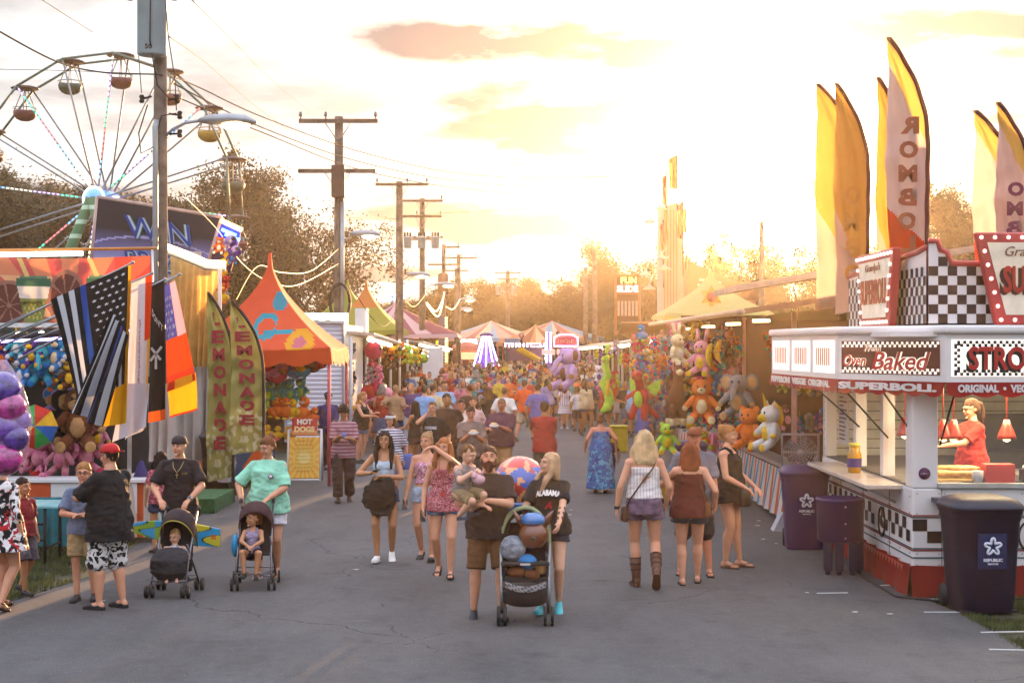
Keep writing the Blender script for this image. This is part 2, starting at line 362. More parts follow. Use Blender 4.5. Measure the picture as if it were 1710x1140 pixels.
def floral(name, a, b, c, s=22, thr=.35):
    if name in _M: return _M[name]
    m = mat(name, a, .85); n = m.node_tree.nodes; l = m.node_tree.links; p = n['Principled BSDF']; t = n.new('ShaderNodeTexCoord')
    def mask(sc, th, off):
        mp = n.new('ShaderNodeMapping'); mp.inputs['Location'].default_value = (off, off, off); l.new(t.outputs['Object'], mp.inputs[0])
        nz = n.new('ShaderNodeTexNoise'); nz.inputs['Scale'].default_value = sc; nz.inputs['Detail'].default_value = 2; nz.inputs['Distortion'].default_value = 1.2; l.new(mp.outputs[0], nz.inputs[0])
        g = n.new('ShaderNodeMath'); g.operation = 'GREATER_THAN'; g.inputs[1].default_value = th; l.new(nz.outputs['Fac'], g.inputs[0]); return g.outputs[0]
    m1 = n.new('ShaderNodeMix'); m1.data_type = 'RGBA'; m1.inputs[6].default_value = lin(a)+(1,); m1.inputs[7].default_value = lin(b)+(1,); l.new(mask(s, .5+thr*.1, 0), m1.inputs[0])
    m2 = n.new('ShaderNodeMix'); m2.data_type = 'RGBA'; l.new(m1.outputs[2], m2.inputs[6]); m2.inputs[7].default_value = lin(c)+(1,); l.new(mask(s*1.2, .6, 3), m2.inputs[0])
    l.new(m2.outputs[2], p.inputs['Base Color']); return m
def cloth(c, **k): return C(c, .9, var=.16, vscale=5, bump=.7, bscale=22, **k)
def denim(c): return mat('denim_'+c, c, .9, var=.3, vscale=14, bump=.3, bscale=120)
# ---------------------------------------------------------------- people
def ik(a, c, l1, l2, pole):
    a = Vector(a); c = Vector(c); d = c-a; L = min(d.length, (l1+l2)*.999); L = max(L, abs(l1-l2)+.01); dn = d.normalized()
    x = (l1*l1-l2*l2+L*L)/(2*L); h = math.sqrt(max(l1*l1-x*x, 0)); p = Vector(pole); p = (p-dn*p.dot(dn))
    p = p.normalized() if p.length > 1e-4 else dn.orthogonal().normalized()
    return a+dn*x+p*h, a+dn*L
TR_M = [(-.15,.07,.07,0,.2),(-.12,.13,.10,.005,.6),(-.06,.165,.118,.01,1),(.02,.168,.12,.008,1.2),(.1,.155,.112,0,1.6),(.17,.148,.108,0,1.6),(.26,.158,.114,0,1.2),(.35,.160,.116,.0,.8),(.42,.162,.104,.005,.6),(.447,.145,.085,.01,.4),(.474,.105,.068,.012,.3),(.505,.068,.058,.012,.3),(.56,.056,.056,.005,.2)]
TR_F = [(-.15,.07,.07,0,.2),(-.12,.14,.105,.01,.6),(-.06,.176,.125,.015,1),(.02,.172,.122,.012,1.1),(.1,.145,.104,0,1.5),(.17,.127,.095,0,1.6),(.26,.136,.102,0,1.1),(.34,.148,.112,-.006,.8),(.41,.152,.1,.004,.6),(.455,.142,.08,.01,.4),(.485,.10,.062,.012,.3),(.51,.056,.05,.012,.2),(.56,.046,.047,.005,.1)]
def rings_at(TR, fat, z):
    for a, b in zip(TR, TR[1:]):
        if a[0] <= z <= b[0]:
            t = (z-a[0])/(b[0]-a[0]); r = [a[i]+(b[i]-a[i])*t for i in range(5)]; break
    else: r = list(TR[0] if z < TR[0][0] else TR[-1])
    k = 1+(fat-1)*r[4]; return (z, r[1]*k, r[2]*(1+(fat-1)*r[4]*1.25), r[3]-(fat-1)*.05*r[4])
SKINS = {'light': 'c98f70', 'pale': 'd3a083', 'tan': 'b07a55', 'olive': '9c6a45', 'dark': '5a3823', 'red': 'c07a5c'}
def skin_mat(k): return mat('skin_'+k, SKINS[k], .55, var=.08, vscale=9, bump=.05, bscale=90, sss=.06)
def hair_mat(c): return mat('hair_'+c, c, .62, var=.22, vscale=9, bump=.7, bscale=60, trans=.12, spec=.25)
class Body:
    def __init__(s, sex='m', fat=1., hs=1., hipz=.95, lean=0, turn=0, tilt=0, lf=(.10,0,.08), rf=(-.10,0,.08), lp=0, rp=0, lh=None, rh=None, lpole=None, rpole=None,
                 yaw=0, pitch=0, roll=0, hipx=0, curl=.5, lhd=None, rhd=None, lk=(.15,-1,0), rk=(-.15,-1,0), thin=1.):
        fat = 1+(fat-1)*.62; s.sex = sex; s.fat = fat; s.TR = TR_M if sex == 'm' else TR_F; s.hipz = hipz; s.curl = curl
        s.S = Matrix.Translation((hipx, 0, hipz)) @ Matrix.Rotation(R(turn), 4, 'Z') @ Matrix.Rotation(R(lean), 4, 'X') @ Matrix.Rotation(R(tilt), 4, 'Y')
        s.q = s.S.to_quaternion(); sw = .18 if sex == 'm' else .158; sw *= 1+(fat-1)*.35; s.thin = thin
        s.sh = [s.S @ Vector((sg*sw, .008, .428)) for sg in (1, -1)]
        dl = s.S @ Vector((sw+.10, .01, -.06)); dr = s.S @ Vector((-sw-.10, .01, -.06))
        hw = [Vector(lh) if lh else dl, Vector(rh) if rh else dr]; pl = [lpole or (.5, .8, -.3), rpole or (-.5, .8, -.3)]
        s.el, s.wr = [], []
        for i in range(2):
            e, w = ik(s.sh[i], hw[i], .285, .255, pl[i]); s.el.append(e); s.wr.append(w)
        s.hd = [Vector(h).normalized() if h else (s.wr[i]-s.el[i]).normalized() for i, h in enumerate((lhd, rhd))]
        hx = .088 if sex == 'm' else .092
        s.hp = [Vector((hipx, 0, hipz))+Matrix.Rotation(R(turn*.3), 3, 'Z') @ Vector((sg*hx, .005, -.03)) for sg in (1, -1)]
        s.kn, s.an = [], []; s.fp = [lp, rp]; s.kp = [Vector(lk), Vector(rk)]
        for i, (f, k) in enumerate(((lf, lk), (rf, rk))):
            kn, an = ik(s.hp[i], f, .43, .42, k); s.kn.append(kn); s.an.append(an)
        s.turn = turn
        s.neck = s.S @ Vector((0, .008, .50)); hc = s.S @ Vector((0, -.012, .50+.062+.098*hs))
        s.HM = Matrix.Translation(hc) @ Matrix.Rotation(R(turn*.3+yaw), 4, 'Z') @ Matrix.Rotation(R(lean*.4+pitch), 4, 'X') @ Matrix.Rotation(R(roll), 4, 'Y') @ Matrix.Scale(hs, 4)
    def torso(s, mb, z0, z1, infl=0, flare=0, n=20, steps=12, cy=0):
        rs = []
        for i in range(steps+1):
            z = z0+(z1-z0)*i/steps; _, rx, ry, y = rings_at(s.TR, s.fat, max(z, -.06) if infl else z); e = infl+flare*(1-i/steps)**1.5
            rs.append((s.S @ Vector((0, y+cy, z)), rx+e, ry+e, s.q))
        mb.loft(rs, n)
    def skin(s, mb, hands=True, feet=True, head=True):
        f = 1+(s.fat-1)*.6; t = s.thin; fm = s.sex == 'f'
        s.torso(mb, -.15, .56)
        if fm:
            for sg in (1, -1): mb.ell(s.S @ Vector((sg*.062, -.075-(s.fat-1)*.05, .335)), (.062*f, .052*f, .06*f), 12, 8)
        for i in range(2):
            a, b, c = s.sh[i], s.el[i], s.wr[i]; ar = (.046 if fm else .053)*f*t
            mb.ell(a+Vector((0,0,-.004)), ar*1.16, 12, 8); mb.cap(a, b, ar, ar*.78, 12); m = b.lerp(c, .28)
            mb.cap(b, m, ar*.8, ar*.8, 12); mb.cap(m, c, ar*.8, ar*.52, 12)
            mb.cap(s.S @ Vector((0, .01, .47)), a, .04, ar*1.02, 10)
            if hands: s.hand(mb, i)
            h, k, n_ = s.hp[i], s.kn[i], s.an[i]; th = (.088 if fm else .084)*f*t
            mb.cap(h+Vector((0,0,.02)), h.lerp(k, .35), th*1.02, th*.9, 14); mb.cap(h.lerp(k, .35), k, th*.9, .056*f*t, 14)
            bk = -s.kp[i].normalized()*.018; c1 = k.lerp(n_, .3)+bk
            mb.cap(k, c1, .052*f*t, .056*f*t, 12); mb.cap(c1, n_+Vector((0,0,.02)), .055*f*t, .034*t, 12)
            if feet:
                M = s.foot(i); mb.ell(M @ Vector((0, .025, -.035)), (.034, .042, .045), 10, 6)
                mb.cap(M @ Vector((0, -.0, -.02)), M @ Vector((0, -.09, -.045)), .032, .027, 10); mb.cap(M @ Vector((.012, -.08, -.05)), M @ Vector((.014, -.155, -.058)), .026, .015, 8); mb.cap(M @ Vector((-.016, -.08, -.05)), M @ Vector((-.018, -.135, -.06)), .024, .014, 8)
        if head:
            mb.cap(s.neck-Vector((0,0,.03)), s.HM @ Vector((0, .012, -.055)), .056 if not fm else .047, .05 if not fm else .043, 14)
            H = s.HM
            def e(c, r, n=14, m=10): mb.ell(H @ Vector(c), [x*H.to_scale()[0] for x in r], n, m, H.to_quaternion())
            e((0, .012, .02), (.077, .096, .1), 18, 12); e((0, -.026, -.045), (.056, .064, .068)); e((0, -.005, -.03), (.066, .075, .075))
            e((0, -.1, -.012), (.012, .017, .02), 8, 6); e((0, -.092, .012), (.009, .012, .022), 8, 6); e((0, -.083, -.098), (.022, .018, .016), 8, 6)
            for sg in (1, -1): e((sg*.077, .01, -.008), (.01, .018, .03), 8, 6); e((sg*.034, -.078, .03), (.024, .016, .008), 8, 6); e((sg*.035, -.07, -.03), (.024, .02, .02), 8, 6)
    def hand(s, mb, i):
        w = s.wr[i]; d = s.hd[i]; sg = 1 if i == 0 else -1
        out = Vector((sg, 0, 0)) if abs(d.z) > .6 else Vector((0, 0, 1)); nrm = (out-d*out.dot(d)).normalized(); side = d.cross(nrm).normalized()
        if side.dot(Vector((0, -1, 0)) if abs(d.z) > .6 else Vector((-sg, 0, 0))) < 0: side = -side
        q = Matrix((side, d, nrm)).transposed().to_quaternion()
        mb.ell(w+d*.045, (.041, .052, .018), 12, 8, q)
        for k in range(4):
            o = (k-1.5)*-.021; ln = (.036, .041, .038, .03)[k]; p = w+d*.078+side*o; a = s.curl*(.8+.1*k)
            d1 = (d*math.cos(a)-nrm*math.sin(a)+side*o*1.5).normalized(); p1 = p+d1*ln; d2 = (d*math.cos(2*a)-nrm*math.sin(2*a)).normalized()
            mb.cap(p-d*.02, p1, .0105, .009, 6); mb.cap(p1, p1+d2*ln, .009, .0075, 6)
        t = w+d*.025+side*.03; td = (d*.7+side*.7-nrm*.35).normalized(); mb.cap(t, t+td*.04, .013, .01, 6); mb.cap(t+td*.04, t+td*.04+(d-nrm*.5).normalized()*.03, .01, .008, 6)
    def foot(s, i):
        k = s.kp[i]; yaw = math.atan2(k.x, -k.y)*.7
        return Matrix.Translation(s.an[i]) @ Matrix.Rotation(yaw, 4, 'Z') @ Matrix.Rotation(R(s.fp[i]), 4, 'X')
def wrinkle(amp=.007, fz=9, cx=0, seed=0):
    def fn(v):
        k_ = 1-.75*min(1, max(0, (v.z-1.3)/.1)) if fz == 8 and seed else 1
        n = noise.noise(Vector((v.x*6+seed, v.y*6, v.z*fz)))+.6*noise.noise(Vector((v.x*13+seed+v.z*5, v.y*13-v.z*5, v.z*24)))
        d = Vector((v.x, v.y, 0)); return v+(d.normalized()*n*amp*k_ if d.length > .02 else Vector())
    return fn
def shoe_mb(b, i, kind, s=1):
    mb = MB(); M = b.foot(i)
    def ring(y, w, z0, z1): return (M @ Vector((0, y, (z0+z1)/2-.08)), w*s, (z1-z0)/2, M.to_quaternion() @ Euler((R(90), 0, 0)).to_quaternion())
    if kind in ('sneaker', 'boot', 'flat'):
        hi = {'sneaker': .075, 'boot': .1, 'flat': .045}[kind]
        mb.mi(0).loft([ring(.062, .018, .02, hi*.8), ring(.05, .034, .012, hi), ring(.01, .038, .01, hi+.02), ring(-.04, .04, .01, hi), ring(-.09, .045, .01, .062), ring(-.14, .044, .01, .05), ring(-.175, .036, .012, .042), ring(-.19, .018, .015, .032)], 14)
        mb.mi(1).loft([(M @ Vector((0, 0, z)), 1, 1) for z in ()], 3) if 0 else None
        pts = [(.02,.068),(.038,.045),(.04,0),(.044,-.07),(.05,-.12),(.042,-.175),(.018,-.2),(-.018,-.2),(-.04,-.175),(-.046,-.12),(-.04,-.07),(-.04,0),(-.038,.045),(-.02,.068)]
        mb.prism([M @ Vector((x*s, y, -.08)) for x, y in pts], M.to_3x3() @ Vector((0,0,0)), M.to_3x3() @ Vector((0,0,.026)))
        if kind == 'boot':
            sh = b.an[i]; up = (b.kn[i]-sh).normalized(); q = up.to_track_quat('Z', 'Y')
            mb.mi(0).loft([(sh-up*.03, .045, .05, q), (sh+up*.05, .05, .052, q), (sh+up*.14, .058, .06, q), (sh+up*.24, .067, .07, q)], 14)
            mb.mi(1); [mb.loft([(sh+up*z, .0675-(.24-z)*.06, .0705-(.24-z)*.06, q), (sh+up*(z+.012), .0685-(.24-z)*.06, .0715-(.24-z)*.06, q)], 14) for z in (.1, .16, .225)]
    else:
        pts = [(.02,.06),(.034,.04),(.036,-.06),(.044,-.12),(.036,-.165),(0,-.185),(-.034,-.165),(-.043,-.12),(-.036,-.06),(-.034,.04),(-.02,.06)]
        mb.mi(1).prism([M @ Vector((x*s, y, -.082)) for x, y in pts], M.to_3x3() @ Vector((0,0,0)), M.to_3x3() @ Vector((0,0,.016)))
        mb.mi(0)
        for sg in (1, -1): mb.tube([M @ Vector(p) for p in ((0, -.125, -.045), (sg*.02, -.1, -.026), (sg*.036, -.07, -.045), (sg*.037, -.055, -.068))], .006, 5)
        if kind == 'sandal': mb.tube([M @ Vector((.04*math.cos(a), -.0+.045*math.sin(a), -.015)) for a in np.linspace(0, 6.28, 12)], .006, 5); mb.tube([M @ Vector(p) for p in ((-.045, -.1, -.068), (-.03, -.1, -.035), (0, -.1, -.025), (.03, -.1, -.035), (.045, -.1, -.068))], .009, 5)
    return mb
def hair_parts(b, kind, L):
    """solids of the hair in head space, and the function that clears the face"""
    mb = MB(); H = b.HM; sc = H.to_scale()[0]; mb.T = H; q = None
    k = 1.0
    if kind == 'short': mb.ell((0, .016, .028), (.084, .1, .105), 20, 14)
    elif kind == 'buzz': mb.ell((0, .014, .022), (.080, .099, .1025), 20, 14)
    elif kind == 'curly': mb.ell((0, .018, .035), (.1, .112, .115), 20, 14); [mb.ell((.075*math.sin(a)*math.cos(t), .02+.09*math.cos(a)*math.cos(t), .04+.09*math.sin(t)), .03, 8, 6) for a in np.linspace(0, 6.28, 9) for t in (.2, .8)]
    else: mb.ell((0, .016, .026), (.086, .103, .106), 20, 14)
    if kind in ('long', 'wavy'):
        w = 1.15 if kind == 'wavy' else 1
        mb.loft([((0, .05, .06), .08, .06), ((0, .055, 0), .092*w, .062), ((0, .062, -.08), .1*w, .058), ((0, .075, -.15), .108*w, .05), ((0, .09, -.15-L*.5), .112*w, .042), ((0, .092, -.15-L), .085*w, .028)], 18)
        for sg in (1, -1): mb.tube([(sg*.078, -.015, .055), (sg*.09, -.005, -.02), (sg*.1*w, .0, -.1), (sg*.11*w, -.005, -.17), (sg*.11*w, -.03, -.17-L*.45)], [.026, .03, .033*w, .032*w, .016], 8)
    if kind == 'front':
        mb.loft([((0, .05, .06), .08, .06), ((0, .055, 0), .095, .062), ((0, .06, -.08), .105, .058), ((0, .075, -.16), .11, .045)], 18)
        for sg in (1, -1): mb.tube([(sg*.076, -.02, .06), (sg*.092, -.012, -.02), (sg*.102, -.02, -.1), (sg*.105, -.075, -.18), (sg*.095, -.105, -.2-L*.6)], [.026, .032, .036, .036, .018], 8)
    if kind == 'bun': mb.ell((0, .1, .1), .048, 12, 8); mb.ell((0, .04, .0), (.084, .085, .09), 14, 10)
    if kind == 'updo': mb.ell((0, .08, .06), (.075, .06, .07), 12, 8); [mb.ell((.05*math.sin(a), .11, .06+.05*math.cos(a)), .024, 8, 6) for a in np.linspace(0, 5.5, 6)]
    if kind == 'pony': mb.tube([(0, .09, .05), (0, .14, .03), (0, .15, -.06), (0, .13, -.1-L*.5), (0, .12, -.1-L)], [.03, .034, .032, .028, .01], 8); mb.ell((0, .035, -.005), (.082, .085, .09), 14, 10)
    if kind == 'bob': mb.loft([((0, .03, .06), .085, .08), ((0, .035, 0), .1, .085), ((0, .035, -.07), .102, .078), ((0, .035, -.11), .08, .06)], 18)
    inv = H.inverted()
    hl = {'short': .056, 'buzz': .06, 'curly': .048}.get(kind, .06)
    def fn(v):
        p = inv @ v; amp = .012 if kind in ('curly', 'wavy') else .005
        n = noise.noise(Vector((p.x*38, p.y*38, p.z*(30 if kind == 'curly' else 6)))); 
        if p.y < -.03+max(0, abs(p.x)-.05)*.9 and p.z < hl-abs(p.x)*.25+n*.016 and p.z > -.2 and abs(p.x) < .082:
            if kind in ('long', 'wavy', 'front', 'bob') and abs(p.x) > .068: pass
            else: p = Vector((p.x*.6, p.y*.4+.01, p.z*.8))
        elif kind in ('short', 'buzz', 'curly') and p.z < -.03 and p.y < .05: p = Vector((p.x*.6, p.y*.5, p.z*.9))
        d = Vector((p.x, p.y-.01, p.z*.3)); d = d.normalized() if d.length > .03 else Vector()
        return H @ (p+d*amp*n*1.6)
    return mb, fn
def hat_mb(b, kind):
    mb = MB(); mb.T = b.HM
    f = 1 if kind == 'cap_back' else -1
    if kind in ('cap', 'cap_back'):
        rs = []
        for i in range(9):
            t = i/8*math.pi/2; rs.append(((0, .014, .035+.095*math.sin(t)), max(.092*math.cos(t)**.7, .004), max(.109*math.cos(t)**.7, .004)))
        mb.mi(0).loft(rs, 20); mb.ell((0, .014, .13), .008, 8, 6)
        br = [(math.sin(a)*.07, .014+f*(.085+math.cos(a)*.095), .04-.012*abs(math.sin(a))) for a in np.linspace(-1.45, 1.45, 12)]
        mb.mi(1).prism(br+[(.078, .014+f*.055, .036), (-.078, .014+f*.055, .036)], (0, 0, -.004), (0, 0, .004))
    if kind == 'visor':
        mb.mi(0).loft([((0, .012, .04), .09, .107), ((0, .012, .075), .087, .104)], 20)
        br = [(math.sin(a)*.075, .01-(.085+math.cos(a)*.08), .04-.01*abs(math.sin(a))) for a in np.linspace(-1.45, 1.45, 12)]
        mb.mi(1).prism(br+[(.078, -.04, .036), (-.078, -.04, .036)], (0, 0, -.004), (0, 0, .004))
    return mb
def build_person(b, skin='light', hair=('short', '3a2416', 0), top=None, bot=None, shoes=('sneaker', '2a2a2a', 'dddddd'), hat=None, beard=None, vox=.009, glasses=None, lips=None, teeth=False):
    """returns [(part name, mesh)] with the body first"""
    out = []; mb = MB(); bare = shoes is None or shoes[0] in ('sandal', 'flip')
    b.skin(mb, True, bare or shoes[0] == 'flat')
    out.append(('body', remesh(mb, 'body', [skin_mat(skin)], vox, 3)))
    n_ = vox*1.25
    if top:
        kind, m, sl = top[:3]; lo = top[3] if len(top) > 3 else -.04; fl = top[4] if len(top) > 4 else .02; mb = MB()
        e = {'tee': .014, 'polo': .014, 'tank': .012, 'strapless': .012, 'cami': .014, 'crop': .008, 'dress': .014, 'shirt': .02}[kind]
        hi = {'tee': .515, 'polo': .52, 'tank': .44, 'strapless': .385, 'cami': .40, 'crop': .385, 'dress': .36, 'shirt': .52}[kind]
        b.torso(mb, lo, hi, e, fl+(.014 if kind in ('tee', 'polo', 'shirt') else 0))
        if b.sex == 'f':
            for sg in (1, -1): mb.ell(b.S @ Vector((sg*.062, -.078-(b.fat-1)*.05, .335)), (.062*b.fat+e, .05*b.fat+e, .058*b.fat+e), 12, 8)
        if kind in ('tank', 'cami', 'crop'):
            wd = .024 if kind == 'tank' else .008
            for sg in (1, -1):
                x = sg*(.085 if kind == 'tank' else .09); mb.tube([b.S @ Vector(p) for p in ((x, -.09, hi-.03), (x, -.065, .47), (x*.98, .01, .507), (x, .075, .46), (x, .09, hi-.03))], [wd]*5, 6)
        if kind in ('tee', 'polo', 'shirt'):
            ar = (.048 if b.sex == 'f' else .055)*(1+(b.fat-1)*.6)
            for i in range(2):
                a, el, w = b.sh[i], b.el[i], b.wr[i]; mb.cap(b.S @ Vector((0, .008, .452)), a, .056, ar*1.14, 12)
                if sl <= 1: mb.ell(a, ar*1.2, 12, 8); mb.cyl(a, a.lerp(el, sl), ar*1.17, ar*1.2+fl*.35, 14)
                else: mb.cap(a, el, ar*1.15, ar*1.05, 12); mb.cyl(el, el.lerp(w, sl-1), ar*1.05, ar*.85, 14)
        if kind == 'dress':
            L = -lo; z0 = b.hipz
        out.append(('dress' if kind == 'dress' else 'top', remesh(mb, 'top', [m], n_, 2, wrinkle(.02, 8, 0, lo*9)), m))
    if bot:
        kind, m, L = bot[:3]; ease = bot[3] if len(bot) > 3 else .018; mb = MB(); hi = bot[4] if len(bot) > 4 else .06
        b.torso(mb, -.13, hi, .011, .004)
        f = 1+(b.fat-1)*.6; th = (.09 if b.sex == 'f' else .086)*f
        if kind in ('shorts', 'pants'):
            for i in range(2):
                h, k, a = b.hp[i], b.kn[i], b.an[i]; h0 = h+Vector((0,0,.04))
                mb.ell(h+Vector((0,0,.01)), th*1.1, 12, 8)
                if L <= 1: mb.cyl(h0, h.lerp(k, L), th+ease*.7, th*(1-.35*L)+ease*1.6, 16)
                else: mb.cyl(h0, k, th+ease*.6, .062*f+ease, 16); mb.ell(k, .062*f+ease, 12, 8); mb.cyl(k, k.lerp(a, L-1), .062*f+ease, .048*f+ease*1.1, 16)
        if kind == 'skirt':
            z1 = b.hipz-L; w = .17*b.fat; rs = []
            for i in range(12):
                t = i/11; rs.append(((0, .01, b.hipz-.02-(L-.02)*t), (w+.02)+(ease*4)*t, (.13*b.fat+.015)+(ease*5)*t))
            mb.loft(rs[::-1], 28)
        out.append(('skirt' if kind == 'skirt' else kind, remesh(mb, kind, [m], n_, 2, wrinkle(.022 if kind == 'pants' else .016, 8, 0, 3.3)), m))
    if shoes:
        for i in range(2):
            s = shoe_mb(b, i, shoes[0]); out.append(('sandal' if bare else 'shoe', s.mesh('shoe', [C(shoes[1], .6), C(shoes[2], .7)]), 0))
    if hair and hair[0] != 'none':
        mb, fn = hair_parts(b, hair[0], hair[2]); out.append(('hair', remesh(mb, 'hair', [hair_mat(hair[1])], max(vox, .008), 1, fn)))
    if beard:
        mb = MB(); mb.T = b.HM; mb.ell((0, -.045, -.075), (.06, .062, .05), 14, 10); mb.ell((0, -.075, -.115), (.04, .034, .04)); mb.ell((0, -.098, -.042), (.028, .01, .009)); 
        for sg in (1, -1): mb.cap((sg*.07, -.01, -.01), (sg*.058, -.04, -.07), .014, .02)
        out.append(('beard', remesh(mb, 'beard', [hair_mat(beard)], .008, 1)))
    if hat: out.append(('cap' if 'cap' in hat[0] else hat[0], hat_mb(b, hat[0]).mesh('hat', [C(hat[1], .8), C(hat[2], .8)])))
    if vox < .014:
        for sg in (1, -1):
            mb = MB(); mb.T = b.HM; mb.mi(0).ell((sg*.031, -.0845, .013), (.014, .009, .0062), 10, 6); mb.mi(1).ell((sg*.031, -.0885, .013), (.0072, .006, .0065), 8, 6)
            out.append(('eye', mb.mesh('eye', [C('b0a49c', .4), C('1c120c', .3)])))
            mb = MB(); mb.T = b.HM; mb.tube([(sg*.014, -.097, .031), (sg*.032, -.0945, .036), (sg*.05, -.084, .030)], [.004, .0045, .003], 6)
            out.append(('eyebrow', mb.mesh('eyebrow', [hair_mat(hair[1] if hair else '3a2416')])))
        mb = MB(); mb.T = b.HM; mb.mi(0).ell((0, -.0915, -.0525), (.026, .009, .0045), 10, 6); mb.ell((0, -.0905, -.0605), (.022, .009, .0055), 10, 6)
        if teeth: mb.mi(1).ell((0, -.095, -.0565), (.019, .007, .0035), 8, 6)
        out.append(('lips', mb.mesh('lips', [C(lips or ('a8584a' if b.sex == 'f' else '9a5f4d'), .5), C('e8e2d8', .3)])))
        if glasses:
            mb = MB(); mb.T = b.HM
            for sg in (1, -1):
                if glasses == 'sun': mb.ell((sg*.033, -.098, .012), (.026, .006, .017), 12, 8)
                else: mb.tube([(sg*.033+.024*math.cos(a), -.1, .01+.017*math.sin(a)) for a in np.linspace(0, 6.28, 14)[:-1]], .0028, 5, True)
                mb.tube([(sg*.057, -.097, .014), (sg*.08, -.03, .015), (sg*.082, .01, .01)], .003, 5)
            mb.tube([(-.01, -.102, .013), (.01, -.102, .013)], .003, 5); out.append(('glasses', mb.mesh('glasses', [C('181412', .3)])))
    return out
def person(label, at, Hm, rz, spec, body, group=None, name='person', extra=None):
    b = Body(**body); parts = build_person(b, **spec); s = Hm/1.75
    root = link(name, parts[0][1]); root.location = at; root.rotation_euler = (0, 0, R(rz)); root.scale = (s, s, s)
    tag(root, label, 'person', group)
    for p in parts[1:]: link(p[0], p[1], root)
    root_b[root.name] = b
    if extra: extra(root, b)
    return root
root_b = {}
def at_px(px, py, hpx, Y=None):
    """feet at a pixel: position and height of the figure in metres"""
    Y = Y or GY(py); return Vector(((px-CX)/F*Y, Y, 0)), hpx/F*Y
def walk(ph=1, st=.18, **k):
    """walking: ph=1 left foot forward"""
    d = dict(lf=(.09, -st*ph, .085 if ph > 0 else .11), rf=(-.09, st*ph, .11 if ph > 0 else .085), lp=(-4 if ph > 0 else 22), rp=(22 if ph > 0 else -4), hipz=.935); d.update(k); return d
# ---------------------------------------------------------------- trees
LEAFM = [mat('leaves_dark', (.018,.030,.009), .8, var=.45, vscale=.5, bump=0, trans=.16), mat('leaves_olive', (.036,.044,.012), .8, var=.4, vscale=.5, bump=0, trans=.22)]
BARK = mat('bark', (.06,.04,.028), .95, var=.3, vscale=3, bump=.6, bscale=9)
def tree_mesh(seed, h=12, r=5, n=9000, leaf=.22, trunk=.35, sparse=0.0, base=.25):
    """tapered trunk with limbs, leaf clumps through the crown's volume"""
    q = random.Random(seed); t = MB(); c = MB(); ends = []
    def limb(p, d, L, rad, lvl):
        pts = [p]; rs = [rad]; k = 5
        for i in range(k):
            d = (d+Vector((q.gauss(0,.16), q.gauss(0,.16), q.gauss(.05,.08)))).normalized(); pts.append(pts[-1]+d*L/k); rs.append(rad*(1-.6*(i+1)/k))
            if lvl > 0 and i > 0:
                for _ in range(2 if lvl > 1 else 2):
                    a = q.uniform(0, 6.28); side = d.orthogonal().normalized(); side = Matrix.Rotation(a, 3, d) @ side
                    limb(pts[-1], (d*.55+side*.9).normalized(), L*q.uniform(.4, .6), rs[-1]*.55, lvl-1)
            if lvl <= 1 and i > 1: ends.append((pts[-1], L*.3))
        t.tube(pts, rs, 6)
    limb(Vector((0,0,0)), Vector((q.gauss(0,.04), q.gauss(0,.04), 1)), h*.78, trunk, 2)
    ends = [e for e in ends if e[0].z > h*base]
    per = max(4, n//max(1, len(ends)))
    for (p, s) in ends:
        # push the clump outward so that the crown reaches its width
        rr = Vector((p.x, p.y, 0)); k = r/(h*.36)
        p = Vector((p.x*k, p.y*k, p.z)); sc = q.uniform(.5, 1.15)*r*.125
        if q.random() < sparse: continue
        for _ in range(per):
            o = Vector((q.gauss(0,1), q.gauss(0,1), q.gauss(0,.75)))*sc; a = p+o
            u = Vector((q.gauss(0,1), q.gauss(0,1), q.gauss(0,1))).normalized(); v = u.orthogonal().normalized(); l = leaf*q.uniform(.5,1.3)
            c.mi(0 if q.random() < .7 else 1).add([a-u*l, a-v*l*.5, a+u*l, a+v*l*.5], [(0,1,2,3)])
    return t.mesh('trunk', [BARK]), c.mesh('crown', LEAFM)
def bush_mesh(seed, n=9000):
    q = random.Random(seed); c = MB()
    cl = [(q.uniform(-5,5), q.uniform(-1.2,1.2), q.uniform(.3,3.6)) for _ in range(60)]
    for k in range(n):
        x, y, z = cl[k % 60]; a = Vector((x+q.gauss(0,.55), y+q.gauss(0,.5), max(.05, z*(1-.06*abs(x))+q.gauss(0,.5)))); u = Vector((q.gauss(0,1), q.gauss(0,1), q.gauss(0,1))).normalized(); v = u.orthogonal().normalized(); l = .2*q.uniform(.5,1.3)
        c.mi(0 if q.random() < .7 else 1).add([a-u*l, a-v*l*.5, a+u*l, a+v*l*.5], [(0,1,2,3)])
    st = MB(); [st.tube([(x*.6,y,0),(x*.8,y,z*.5),(x,y,z)], .04, 4) for x, y, z in cl[:14]]
    return st.mesh('stems', [BARK]), c.mesh('foliage', LEAFM)
BUSH = [bush_mesh(1), bush_mesh(2)]
def bush(px, top, Y, w, label, group):
    e = empty('bush', ((px-CX)/F*Y, Y, 0), 0, label, 'bush', group); h = CAMZ-(top-HOR)/F*Y; e.scale = (w, w, h/4.0); k = int(px) % 2
    link('stems', BUSH[k][0], e); link('foliage', BUSH[k][1], e)
TREES = [tree_mesh(1, 12, 5, 18000, .16), tree_mesh(2, 12, 5.5, 18000, .16), tree_mesh(5, 12, 4.6, 9000, .14, sparse=.35), tree_mesh(9, 12, 6, 20000, .17, base=.15)]
TOP = [sorted(v.co.z for v in t[1].vertices)[-60] for t in TREES]
ordn = ['first', 'second', 'third', 'fourth', 'fifth', 'sixth', 'seventh', 'eighth', 'ninth', 'tenth', 'eleventh', 'twelfth', 'thirteenth', 'fourteenth', 'fifteenth', 'sixteenth', 'seventeenth', 'eighteenth', 'nineteenth', 'twentieth']
